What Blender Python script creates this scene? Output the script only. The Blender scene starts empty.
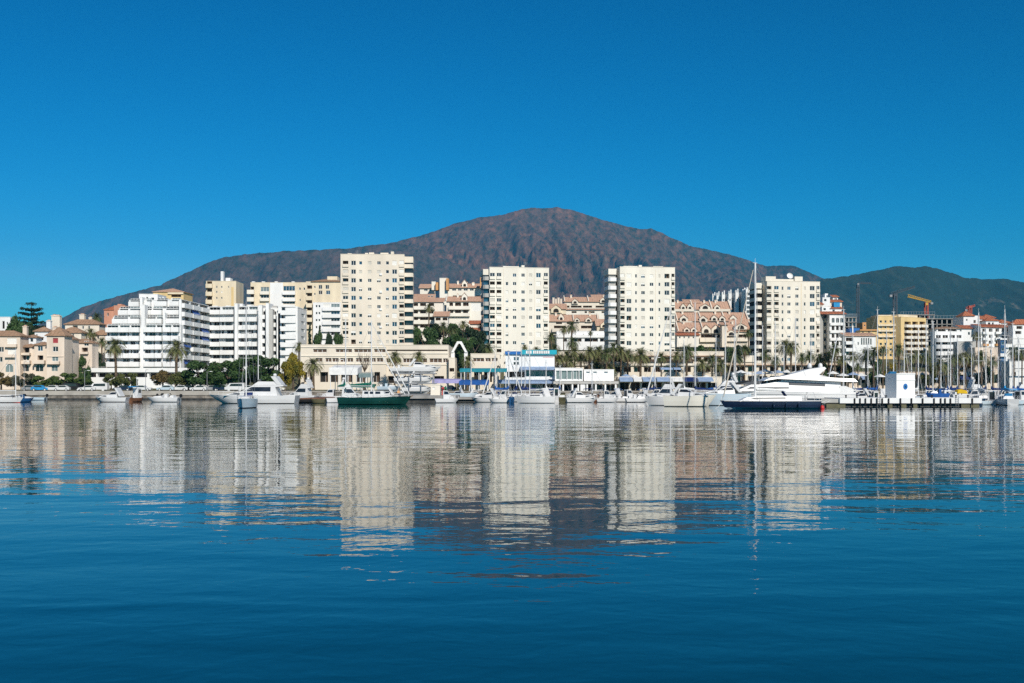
import bpy, math, random
from mathutils import Vector, Matrix, noise
random.seed(7)
R = math.radians
C = bpy.context.scene.collection
sc = bpy.context.scene
# ------------------------------------------------------------------ camera
F, HX, HY, CH = 1138.0, 512.0, 384.0, 3.5      # focal length in pixels, principal column, horizon row, camera height
cd = bpy.data.cameras.new('camera'); cam = bpy.data.objects.new('camera', cd); C.objects.link(cam)
cam.location = (0, 0, CH); cam.rotation_euler = (R(90), 0, 0)
cd.lens = 40.0; cd.sensor_width = 36.0; cd.shift_y = (HY - 341.5) / 1024.0
cd.clip_start = 0.5; cd.clip_end = 60000
sc.camera = cam
# ------------------------------------------------------------------ sky, sun, exposure
SUN_EL, SUN_AZ = 34.0, 160.0                   # azimuth clockwise from +Y: behind the camera, a little to the right
w = bpy.data.worlds.new('World'); sc.world = w; w.use_nodes = True
nt = w.node_tree; bg = nt.nodes['Background']
sky = nt.nodes.new('ShaderNodeTexSky'); sky.sky_type = 'NISHITA'; sky.sun_disc = False
sky.sun_elevation = R(SUN_EL); sky.sun_rotation = R(SUN_AZ)
sky.air_density = 1.0; sky.dust_density = 0.15; sky.ozone_density = 3.0; sky.altitude = 0
pol = nt.nodes.new('ShaderNodeMix'); pol.data_type = 'RGBA'; pol.blend_type = 'MULTIPLY'; pol.inputs[0].default_value = 1.0
pol.inputs[7].default_value = (1.0, 0.245, 0.335, 1)      # polarising filter on the lens: deep blue sky
gm = nt.nodes.new('ShaderNodeGamma'); gm.inputs[1].default_value = 1.5      # contrast of a polarised sky
nt.links.new(sky.outputs[0], gm.inputs[0]); sp = nt.nodes.new('ShaderNodeSeparateColor'); cb = nt.nodes.new('ShaderNodeCombineColor'); nt.links.new(gm.outputs[0], sp.inputs[0])
prev = sp.outputs[0]
for op, v in (('MULTIPLY', .1), ('POWER', 3.0), ('MULTIPLY', .5), ('MINIMUM', 1.15)):      # the filter holds red back except low over the horizon
    k = nt.nodes.new('ShaderNodeMath'); k.operation = op; k.inputs[1].default_value = v; nt.links.new(prev, k.inputs[0]); prev = k.outputs[0]
nt.links.new(prev, cb.inputs[0]); nt.links.new(sp.outputs[1], cb.inputs[1]); nt.links.new(sp.outputs[2], cb.inputs[2]); nt.links.new(cb.outputs[0], pol.inputs[6]); nt.links.new(pol.outputs[2], bg.inputs[0])
bg.inputs[1].default_value = 0.095
sl = bpy.data.lights.new('sun', 'SUN'); sl.energy = 4.9; sl.angle = R(0.5); sl.color = (1.0, 0.93, 0.83)
so = bpy.data.objects.new('sun', sl); C.objects.link(so)
sd = Vector((math.sin(R(SUN_AZ)) * math.cos(R(SUN_EL)), math.cos(R(SUN_AZ)) * math.cos(R(SUN_EL)), math.sin(R(SUN_EL))))
so.rotation_euler = (-sd).to_track_quat('-Z', 'Y').to_euler(); so.location = sd * 200
sc.view_settings.view_transform = 'Standard'; sc.view_settings.look = 'None'
sc.view_settings.exposure = 0.0; sc.view_settings.gamma = 1.0
sc.cycles.max_bounces = 6; sc.cycles.diffuse_bounces = 3; sc.cycles.glossy_bounces = 3
sc.cycles.volume_bounces = 0; sc.cycles.caustics_reflective = False; sc.cycles.caustics_refractive = False
sc.cycles.use_denoising = False

# ------------------------------------------------------------------ materials
MATS = {}
def mat(name, col, rough=0.7, var=0.12, scale=0.6, spec=0.3, col2=None, streak=False, metal=0.0, bump=0.0, detail=4):
    """procedural principled material: base colour broken up by noise (weathering), optional rain streaks and bump"""
    if name in MATS: return MATS[name]
    m = bpy.data.materials.new(name); m.use_nodes = True; n = m.node_tree.nodes; l = m.node_tree.links
    b = n['Principled BSDF']; b.inputs['Roughness'].default_value = rough
    b.inputs['Specular IOR Level'].default_value = spec; b.inputs['Metallic'].default_value = metal
    tc = n.new('ShaderNodeTexCoord'); mp = n.new('ShaderNodeMapping')
    geo = n.new('ShaderNodeNewGeometry')
    l.new(geo.outputs['Position'], mp.inputs[0])
    mp.inputs['Scale'].default_value = (1, 1, 0.25) if streak else (1, 1, 1)
    t = n.new('ShaderNodeTexNoise'); t.inputs['Scale'].default_value = scale; t.inputs['Detail'].default_value = detail
    l.new(mp.outputs[0], t.inputs['Vector'])
    rp = n.new('ShaderNodeValToRGB'); rp.color_ramp.elements[0].position = 0.32; rp.color_ramp.elements[1].position = 0.68
    c2 = col2 or tuple(c * (1 - 2 * var) for c in col)
    c1 = col if col2 else tuple(min(1, c * (1 + 0.35 * var)) for c in col)
    rp.color_ramp.elements[0].color = (*c2, 1); rp.color_ramp.elements[1].color = (*c1, 1)
    l.new(t.outputs['Fac'], rp.inputs[0]); l.new(rp.outputs[0], b.inputs['Base Color'])
    if bump:
        bp = n.new('ShaderNodeBump'); bp.inputs['Distance'].default_value = bump
        l.new(t.outputs['Fac'], bp.inputs['Height']); l.new(bp.outputs[0], b.inputs['Normal'])
    MATS[name] = m; return m
CREAM = mat('cream_render', (.76, .68, .56), .8, .07, .25, .2, streak=True)
CREAM2 = mat('pale_cream_render', (.78, .72, .61), .8, .07, .25, .2, streak=True)
IVORY = mat('ivory_render', (.80, .755, .655), .8, .06, .25, .2, streak=True)
WHITE = mat('white_render', (.82, .82, .80), .75, .06, .3, .2, streak=True)
PINKC = mat('pinkish_cream_render', (.76, .64, .52), .85, .10, .35, .2, streak=True)
YELL = mat('yellow_render', (.74, .55, .27), .8, .09, .3, .2, streak=True)
SAND = mat('sand_render', (.77, .66, .48), .8, .09, .3, .2, streak=True)
PINK = mat('salmon_render', (.60, .30, .20), .8, .10, .4, .2, streak=True)
ORANGE = mat('orange_render', (.62, .33, .14), .8, .10, .4, .2, streak=True)
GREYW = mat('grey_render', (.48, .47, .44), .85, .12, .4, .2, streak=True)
CONC = mat('raw_concrete', (.34, .33, .31), .9, .18, .4, .2, streak=True)
STONE = mat('quay_stone', (.27, .24, .20), .9, .30, .9, .2, bump=.05)
DSTONE = mat('dark_wet_stone', (.05, .05, .045), .6, .4, 1.2, .4, bump=.05)
TILE = mat('terracotta_tile', (.58, .38, .27), .85, .22, 1.4, .2, col2=(.42, .25, .17), bump=.04)
TILEB = mat('brown_tile', (.40, .25, .16), .85, .22, 1.4, .2, col2=(.26, .17, .11), bump=.04)
RTILE = mat('red_tile', (.48, .19, .10), .85, .2, 1.4, .2, col2=(.33, .10, .05), bump=.04)
GLASS = mat('window_glass', (.028, .032, .036), .12, .3, .8, .6)
BGLASS = mat('blue_window_glass', (.03, .09, .15), .10, .3, .5, .7)
PGLASS = mat('pale_glass', (.20, .25, .25), .12, .2, .6, .6)
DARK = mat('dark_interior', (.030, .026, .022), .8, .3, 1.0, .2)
BROWNI = mat('brown_blind', (.12, .08, .055), .8, .2, 1.0, .2)
FRAME = mat('white_frame', (.78, .78, .76), .5, .04, 1.0, .4)
SHUT = mat('white_shutter', (.80, .785, .73), .7, .05, 3.0, .3)
SHUTR = mat('red_shutter', (.36, .05, .06), .7, .1, 3.0, .3)
SHUTB = mat('blue_shutter', (.03, .10, .36), .6, .1, 3.0, .3)
GEL = mat('white_gelcoat', (.68, .68, .67), .3, .04, .4, .35)
GELB = mat('pale_blue_gelcoat', (.50, .60, .66), .25, .05, .4, .5)
GELC = mat('cream_gelcoat', (.72, .69, .60), .3, .04, .4, .5)
NAVY = mat('navy_gelcoat', (.010, .022, .055), .38, .2, .5, .5)
GREENH = mat('dark_green_gelcoat', (.006, .045, .035), .22, .2, .5, .5)
BLUEH = mat('blue_gelcoat', (.02, .09, .22), .3, .15, .5, .5)
OLIVE = mat('olive_paint', (.13, .12, .06), .5, .2, .7, .4)
TEAK = mat('teak', (.30, .19, .11), .7, .2, 2.0, .3)
WOOD = mat('brown_wood', (.22, .10, .05), .6, .25, 2.0, .3)
ALU = mat('mast_aluminium', (.74, .74, .73), .4, .05, 1.0, .5)
STEEL = mat('dull_steel', (.30, .31, .32), .45, .15, 1.0, .5, metal=.6)
BLACK = mat('black_rubber', (.012, .012, .013), .6, .2, 1.0, .3)
GREY = mat('mid_grey', (.28, .29, .30), .6, .15, 1.0, .3)
SAILW = mat('white_sailcloth', (.76, .76, .74), .8, .07, 1.0, .2)
COVB = mat('blue_canvas', (.02, .10, .34), .8, .15, 1.2, .2)
COVS = mat('sky_blue_canvas', (.04, .30, .60), .8, .15, 1.2, .2)
COVN = mat('navy_canvas', (.012, .03, .13), .8, .15, 1.2, .2)
COVG = mat('green_canvas', (.01, .13, .09), .8, .15, 1.2, .2)
COVY = mat('yellow_canvas', (.72, .46, .02), .8, .1, 1.2, .2)
COVP = mat('pale_blue_awning', (.28, .38, .55), .8, .12, 1.2, .2)
TEAL = mat('teal_sign_paint', (.012, .36, .46), .6, .06, .8, .3)
ROYAL = mat('royal_blue_paint', (.02, .14, .42), .6, .08, .8, .3)
LILAC = mat('lilac_canvas', (.38, .36, .62), .8, .1, 1.0, .2)
SHUTG = mat('beige_shutter', (.60, .57, .50), .7, .08, 3.0, .3)
RED = mat('red_paint', (.60, .03, .03), .45, .1, 1.0, .4)
GRNP = mat('green_paint', (.01, .25, .12), .5, .1, 1.0, .4)
CRANEY = mat('crane_yellow', (.55, .33, .04), .6, .1, 1.0, .3)
CRANER = mat('crane_red', (.38, .08, .05), .6, .1, 1.0, .3)
CRANED = mat('crane_dark', (.05, .07, .09), .6, .1, 1.0, .3)
BARK = mat('bark', (.13, .10, .075), .9, .3, 3.0, .1)
PBARK = mat('palm_bark', (.17, .125, .085), .95, .3, 4.0, .1)
SKIN = mat('skin', (.45, .26, .18), .6, .05, 2.0, .3)
def leafmat(name, a, b, scale=.5):
    m = mat(name, a, .65, .2, scale, .25, col2=b, detail=6); return m
L_FIC = leafmat('ficus_leaves', (.056, .105, .027), (.020, .044, .014), .9)
L_OLI = leafmat('olive_leaves', (.115, .125, .035), (.045, .060, .018), .9)
L_GRN = leafmat('green_leaves', (.10, .145, .032), (.036, .062, .016), .9)
L_YEL = leafmat('yellowing_leaves', (.26, .19, .015), (.09, .095, .015), .8)
L_BRN = leafmat('browning_leaves', (.17, .11, .035), (.07, .065, .025), .8)
L_GRY = leafmat('grey_green_leaves', (.12, .12, .075), (.05, .055, .03), .9)
L_DRK = leafmat('dark_pine_needles', (.025, .048, .018), (.009, .020, .010), .7)
L_PAL = leafmat('palm_fronds', (.215, .215, .085), (.090, .108, .040), .8)
L_PAD = leafmat('dry_palm_fronds', (.26, .19, .10), (.12, .09, .05), .9)
L_PLD = leafmat('dark_palm_fronds', (.135, .160, .056), (.052, .074, .030), .8)

# ------------------------------------------------------------------ pixel <-> place (used only to measure where things stand)
def X(px, D): return (px - HX) * D / F
def Z(py, D): return CH + (HY - py) * D / F
def Dw(py): return CH * F / (py - HY)          # distance of a point on the water seen at row py
PROFILE = [(250, 1.7), (300, 1.9), (325, 2.3), (345, 5), (380, 8), (450, 14), (500, 18), (600, 25), (800, 34), (1200, 42), (2500, 52), (3600, 58), (4600, -20)]
def gz(D):
    for (a, za), (b, zb) in zip(PROFILE, PROFILE[1:]):
        if D <= b: return za + (zb - za) * max(0, (D - a)) / (b - a)
    return PROFILE[-1][1]

# ------------------------------------------------------------------ mesh builder
class MB:
    def __init__(s): s.v = []; s.f = []; s.m = []; s.mats = []
    def mi(s, m):
        if m not in s.mats: s.mats.append(m)
        return s.mats.index(m)
    def poly(s, pts, m):
        i = len(s.v); s.v += [tuple(p) for p in pts]; s.f.append(tuple(range(i, i + len(pts)))); s.m.append(s.mi(m))
    def box(s, x0, x1, y0, y1, z0, z1, m):
        i = len(s.v); k = s.mi(m)
        s.v += [(x0, y0, z0), (x1, y0, z0), (x1, y1, z0), (x0, y1, z0), (x0, y0, z1), (x1, y0, z1), (x1, y1, z1), (x0, y1, z1)]
        for q in ((0, 1, 5, 4), (1, 2, 6, 5), (2, 3, 7, 6), (3, 0, 4, 7), (4, 5, 6, 7), (3, 2, 1, 0)):
            s.f.append(tuple(i + a for a in q)); s.m.append(k)
    def prism(s, pts, axis, a, b, m, taper=None):
        """2-D outline extruded along axis ('x','y','z'); pts are the two other coordinates"""
        def P(p, t):
            return {'x': (t, p[0], p[1]), 'y': (p[0], t, p[1]), 'z': (p[0], p[1], t)}[axis]
        q = taper or pts
        A = [P(p, a) for p in pts]; B = [P(p, b) for p in q]; n = len(pts)
        s.poly(A, m); s.poly(B[::-1], m)
        for i in range(n): s.poly([A[i], B[i], B[(i + 1) % n], A[(i + 1) % n]], m)
    def tube(s, p0, p1, r0, m, r1=None, n=6):
        p0 = Vector(p0); p1 = Vector(p1); r1 = r0 if r1 is None else r1
        d = (p1 - p0)
        if d.length < 1e-6: return
        d.normalize(); u = d.orthogonal().normalized(); w_ = d.cross(u); i = len(s.v); k = s.mi(m)
        for p, r in ((p0, r0), (p1, r1)):
            for j in range(n):
                a = 2 * math.pi * j / n; s.v.append(tuple(p + (u * math.cos(a) + w_ * math.sin(a)) * r))
        for j in range(n):
            s.f.append((i + j, i + (j + 1) % n, i + n + (j + 1) % n, i + n + j)); s.m.append(k)
        s.f.append(tuple(i + n - 1 - j for j in range(n))); s.m.append(k)
        s.f.append(tuple(i + n + j for j in range(n))); s.m.append(k)
    def path(s, pts, rs, m, n=6):
        for a, b, ra, rb in zip(pts, pts[1:], rs, rs[1:]): s.tube(a, b, ra, m, rb, n)
    def lathe(s, prof, m, n=12, c=(0, 0)):
        i = len(s.v); k = s.mi(m)
        for r, z in prof:
            for j in range(n):
                a = 2 * math.pi * j / n; s.v.append((c[0] + r * math.cos(a), c[1] + r * math.sin(a), z))
        for q in range(len(prof) - 1):
            for j in range(n):
                s.f.append((i + q * n + j, i + q * n + (j + 1) % n, i + (q + 1) * n + (j + 1) % n, i + (q + 1) * n + j)); s.m.append(k)
    def mesh(s, name):
        me = bpy.data.meshes.new(name); me.from_pydata(s.v, [], s.f)
        for m in s.mats: me.materials.append(m)
        me.polygons.foreach_set('material_index', s.m); me.update(); return me
    def build(s, name, parent=None, loc=(0, 0, 0), smooth=False):
        me = s.mesh(name)
        if smooth:
            me.polygons.foreach_set('use_smooth', [True] * len(me.polygons))
        return link(name, me, parent, Matrix.Translation(loc))
def link(name, me, parent=None, M=None):
    o = bpy.data.objects.new(name, me); C.objects.link(o)
    if parent is not None: o.parent = parent
    if M is not None: o.matrix_local = M
    return o
def thing(name, label, cat, loc=(0, 0, 0), rz=0, group=None, sc_=None):
    o = bpy.data.objects.new(name, None); C.objects.link(o); o.empty_display_size = .5
    o.location = loc; o.rotation_euler = (0, 0, rz)
    if sc_: o.scale = sc_
    tag(o, label, cat, group); return o
def tag(o, label, cat, group=None):
    o['label'] = label; o['category'] = cat
    if group: o['group'] = group
    return o
def struct(o, kind='structure'): o['kind'] = kind; return o
def kids(o): return list(o.children)
def dup(root, loc, rz, label, group=None, sc_=None, swap=None):
    """copy of a thing with copies of its parts and sub-parts; swap = {material: other} gives a recoloured mesh"""
    def cp(o):
        c = o.copy(); C.objects.link(c)
        if swap and o.type == 'MESH' and any(m in swap for m in o.data.materials):
            key = (o.data.name, tuple(sorted((a.name, b.name) for a, b in swap.items())))
            me = SW.get(key)
            if me is None:
                me = o.data.copy(); SW[key] = me
                for i, m in enumerate(me.materials):
                    if m in swap: me.materials[i] = swap[m]
            c.data = me
        return c
    r = cp(root); r.location = loc; r.rotation_euler = (0, 0, rz); r['label'] = label
    if group: r['group'] = group
    if sc_: r.scale = sc_
    for ch in kids(root):
        c = cp(ch); c.parent = r
        for g in kids(ch):
            d = cp(g); d.parent = c
    return r
SW = {}
# ------------------------------------------------------------------ water
def water():
    mb = MB(); mb.poly([(-2500, -400, 0), (2500, -400, 0), (2500, 262, 0), (-2500, 262, 0)], None)
    m = bpy.data.materials.new('harbour_water'); m.use_nodes = True; n = m.node_tree.nodes; l = m.node_tree.links
    b = n['Principled BSDF']; b.inputs['Base Color'].default_value = (.0005, .024, .033, 1); b.inputs['Roughness'].default_value = .02
    b.inputs['IOR'].default_value = 1.333
    g = n.new('ShaderNodeNewGeometry'); prev = None
    for (sx, sy, rot, scale, dist, det) in ((.40, 1.0, 8, .50, .0092, 1.5), (.75, 1.0, -16, 1.35, .0026, 2.0), (1.0, .9, 35, 3.2, .0008, 2.0), (.3, 1.0, 3, .11, .030, 1.0)):
        mp = n.new('ShaderNodeMapping'); mp.inputs['Scale'].default_value = (sx, sy, 1); mp.inputs['Rotation'].default_value = (0, 0, R(rot))
        l.new(g.outputs['Position'], mp.inputs[0])
        t = n.new('ShaderNodeTexNoise'); t.inputs['Scale'].default_value = scale; t.inputs['Detail'].default_value = det; t.inputs['Distortion'].default_value = .4
        l.new(mp.outputs[0], t.inputs['Vector'])
        bp = n.new('ShaderNodeBump'); bp.inputs['Distance'].default_value = dist * 3.0
        l.new(t.outputs['Fac'], bp.inputs['Height'])
        if prev: l.new(prev.outputs[0], bp.inputs['Normal'])
        prev = bp
    l.new(prev.outputs[0], b.inputs['Normal'])
    mb.mats = [m]; mb.m = [0]
    struct(mb.build('water'))
water()
# ------------------------------------------------------------------ land: one sheet rising from the quay to the foot of the mountains
LANDM = mat('dry_scrub_ground', (.17, .155, .085), .95, .3, .03, .1, col2=(.065, .075, .035), detail=8)
def land():
    mb = MB(); rows = [257, 270, 285, 300, 325, 345, 380, 420, 450, 500, 550, 600, 700, 800, 1000, 1200, 1800, 2500, 3600, 4600]
    cols = [i * 64 - 2240 for i in range(88)]; k = mb.mi(LANDM)
    for D in rows:
        for px in cols: mb.v.append((X(px, max(D, 257)), D, gz(D)))
    n = len(cols)
    for r in range(len(rows) - 1):
        for c in range(n - 1):
            i = r * n + c; mb.f.append((i, i + 1, i + n + 1, i + n)); mb.m.append(k)
    struct(mb.build('ground', smooth=True))
land()
PAVE = mat('pale_paving', (.42, .39, .34), .9, .12, .5, .2)
ASPH = mat('asphalt', (.055, .055, .058), .9, .15, .8, .2)
mb = MB(); mb.box(-600, 600, 257.3, 276, 1.2, 1.86, PAVE); struct(mb.build('promenade'))
mb = MB(); mb.box(-600, 600, 276.2, 292, 1.2, 1.75, ASPH); struct(mb.build('road'))
# ------------------------------------------------------------------ mountains
def lerp_tab(tab, x):
    if x <= tab[0][0]: return tab[0][1]
    for (a, ya), (b, yb) in zip(tab, tab[1:]):
        if x <= b: return ya + (yb - ya) * (x - a) / (b - a)
    return tab[-1][1]
SKY1 = [(-300, 372), (-60, 352), (20, 328), (55, 320), (66, 316), (80, 308), (110, 298), (135, 292), (160, 285), (185, 273), (205, 264), (225, 257), (245, 254), (270, 252.5), (290, 251), (320, 250), (350, 248), (380, 244), (400, 240.5), (420, 236), (440, 229), (460, 222), (480, 217.5), (500, 215), (520, 210), (530, 207.5), (545, 208.5), (558, 207), (575, 211), (600, 219), (625, 226), (640, 229), (652, 228.5), (668, 236), (690, 246), (720, 252), (745, 259), (765, 266), (790, 265), (805, 270), (822, 278), (860, 290), (920, 310), (1000, 335), (1300, 375)]
SKY2 = [(640, 378), (700, 350), (750, 318), (790, 292), (822, 280), (835, 278), (850, 275), (880, 270), (890, 267.5), (902, 266.5), (914, 268), (920, 267), (926, 266), (935, 267.5), (950, 273), (962, 277), (985, 279.5), (1003, 279), (1015, 281), (1040, 285), (1100, 292), (1200, 300), (1400, 330), (1700, 370)]
def mountmat(name, soil, soil2, scrub, pale, g):
    m = bpy.data.materials.new(name); m.use_nodes = True; n = m.node_tree.nodes; l = m.node_tree.links
    b = n['Principled BSDF']; b.inputs['Roughness'].default_value = .95; b.inputs['Specular IOR Level'].default_value = .1
    geo = n.new('ShaderNodeNewGeometry')
    mp = n.new('ShaderNodeMapping'); mp.inputs['Scale'].default_value = (1, .28, .7); l.new(geo.outputs['Position'], mp.inputs[0])
    def tex(scale, det, lo, hi):
        t = n.new('ShaderNodeTexNoise'); t.inputs['Scale'].default_value = scale; t.inputs['Detail'].default_value = det; t.inputs['Roughness'].default_value = .72
        l.new(mp.outputs[0], t.inputs['Vector'])
        r = n.new('ShaderNodeMapRange'); r.inputs[1].default_value = lo; r.inputs[2].default_value = hi; l.new(t.outputs['Fac'], r.inputs[0]); return r.outputs[0]
    def mix(f, a, b_):
        x = n.new('ShaderNodeMix'); x.data_type = 'RGBA'; l.new(f, x.inputs[0])
        for s_, v in ((6, a), (7, b_)):
            if isinstance(v, tuple): x.inputs[s_].default_value = (*v, 1)
            else: l.new(v, x.inputs[s_])
        return x.outputs[2]
    c = mix(tex(.0085, 12, .36, .64), soil, soil2)
    sx = n.new('ShaderNodeSeparateXYZ'); l.new(geo.outputs['Position'], sx.inputs[0]); mr = n.new('ShaderNodeMapRange'); mr.inputs[1].default_value = 300; mr.inputs[2].default_value = 2600; mr.inputs[3].default_value = 0; mr.inputs[4].default_value = .45; l.new(sx.outputs[0], mr.inputs[0])
    ad = n.new('ShaderNodeMath'); ad.use_clamp = True; l.new(tex(.024, 12, .42 + g, .66 + g), ad.inputs[0]); l.new(mr.outputs[0], ad.inputs[1])      # the right flank is wooded
    c = mix(ad.outputs[0], c, scrub)
    c = mix(tex(.0045, 9, .62, .72), c, pale)
    l.new(c, b.inputs['Base Color']); return m
M1 = mountmat('mountain_soil', (.250, .118, .070), (.120, .070, .050), (.030, .038, .026), (.26, .18, .13), -.03)
M2 = mountmat('wooded_hill_soil', (.070, .072, .040), (.050, .058, .034), (.022, .036, .022), (.20, .17, .12), -.08)
def mountain(name, tab, p0, p1, npx, D0, D1, z0, m, gully, seed, back):
    mb = MB(); k = mb.mi(m); nt_ = 210; off = Vector((seed, seed * 1.7, 0))
    for i in range(npx + 1):
        px = p0 + (p1 - p0) * i / npx
        ridge = Z(lerp_tab(tab, px), D1)
        for j in range(nt_ + 14):
            t = j / nt_
            D = D0 + t * (D1 - D0); x = X(px, D)
            p = Vector((x * .0036 + D * .0005, D * .00062, 0)) + off
            q = noise.ridged_multi_fractal(p, .62, 2.1, 7, 1.0, 2.0) * .5
            sw = noise.noise(Vector((x * .0006, D * .0004, seed))) * 500
            q2 = 1 - abs(noise.noise(Vector(((x + sw) * .00105 + (D - D1) * .00006 * (1 if x > 0 else -1), D * .00016, seed * 2)))) * 2.2
            f = noise.fractal(p * 9, .8, 2.0, 4)
            if t <= 1:
                base = z0 + (ridge - z0) * (t ** 1.25)
                env = min(1, t * 3) * (1 - t) ** .6
                z = base - gully * .9 * env * (1.0 - q2) - gully * env * (1.15 - q) * max(.15, min(1, (ridge - z0) / 600)) + 16 * f * env
                z += (noise.noise(Vector((px * .12, seed, 0))) * 7 + noise.noise(Vector((px * .5, seed, 3))) * 4) * t ** 6
            else:
                z = ridge - (t - 1) * (D1 - D0) * back
            mb.v.append((x, D, z))
    n = nt_ + 14
    for i in range(npx):
        for j in range(n - 1):
            a = i * n + j; mb.f.append((a, a + n, a + n + 1, a + 1)); mb.m.append(k)
    return struct(mb.build(name, smooth=True))
SKY0 = [p for p in SKY1 if p[0] <= 380] + [(395, 243), (412, 246.5), (430, 254), (455, 263), (480, 272), (520, 287), (560, 300), (620, 320), (720, 350)]
SKY1 = [(40, 372), (200, 320), (290, 276), (340, 259), (365, 250.5), (385, 244.5)] + [p for p in SKY1 if p[0] >= 400]
M0 = mountmat('shoulder_soil', (.150, .088, .066), (.085, .062, .050), (.026, .034, .024), (.20, .15, .11), -.03)
mountain('mountain', SKY0, -300, 720, 520, 3400, 7200, 30, M0, 420, 5.7, .35)
mountain('mountain', SKY1, 40, 1200, 740, 3500, 8600, 30, M1, 520, 3.1, .35)
mountain('hill', SKY2, 640, 1300, 300, 3300, 6200, 30, M2, 300, 8.4, .3)
# ------------------------------------------------------------------ facades
WINC = {}
def window_mesh(w, h, typ, dep, fm, gm):
    key = (round(w, 1), round(h, 1), typ, round(dep, 2), fm.name, gm.name)
    if key in WINC: return WINC[key], key
    mb = MB(); e = .09
    if typ in 'gd':
        y = dep - .02
        mb.box(.004, w - .004, y, y + .04, .004, h - .004, gm)
        if typ == 'g':
            for a, b in ((0, e), (w - e, w)): mb.box(a + .005, b - .005, y - .06, y - .003, .005, h - .005, fm)
            for a, b in ((0, e), (h - e, h)): mb.box(e, w - e, y - .06, y - .003, a + .006, b - .006, fm)
            if w > 1.0:
                k = max(1, int(w / 1.3))
                for i in range(k):
                    c = w * (i + 1) / (k + 1); mb.box(c - .05, c + .05, y - .055, y - .004, e, h - e, fm)
    elif typ == 's':
        S_ = fm if fm is SHUTG else SHUT; mb.box(.004, w - .004, .12, .17, .004, h - .004, S_)
        for i in range(int(h / .3)): mb.box(.01, w - .01, .105, .119, .05 + i * .3, .27 + i * .3, S_)
    elif typ == 'm':
        y = dep - .02; hh = h * .5
        mb.box(.004, w - .004, y, y + .04, .004, hh, gm); mb.box(.004, w - .004, .07, .12, hh + .002, h - .004, SHUT)
        mb.box(w / 2 - .05, w / 2 + .05, y - .06, y - .003, .01, hh - .01, fm)
    elif typ == 'a':                                        # arched window: glass with a white arched frame
        y = dep - .02; mb.box(.004, w - .004, y, y + .04, .004, h - .004, gm)
        for i in range(8):
            a0 = math.pi * i / 8; a1 = math.pi * (i + 1) / 8; r = w / 2
            P = lambda a: (w / 2 - r * math.cos(a), min(h - .01, h - r + r * math.sin(a)))
            (xa, za), (xb, zb) = P(a0), P(a1)
            mb.poly([(xa, y - .05, za), (xb, y - .05, zb), (xb, y - .05, h - .005), (xa, y - .05, h - .005)], fm)
        mb.box(w / 2 - .05, w / 2 + .05, y - .06, y - .003, .01, h - .2, fm)
    elif typ == 'o':                                        # open loggia: wall at the back, part of it a sliding door
        y = dep - .02; mb.box(.004, w - .004, y, y + .04, .004, h - .004, gm)
        mb.box(w * .62, w - .02, y - .05, y - .003, .01, h - .01, BROWNI)
        mb.box(w * .6, w * .62, y - .06, y - .003, .01, h - .01, fm)
    me = mb.mesh({'s': 'shutter'}.get(typ, 'window')); WINC[key] = me
    return me, key
BALC = {}
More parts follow.
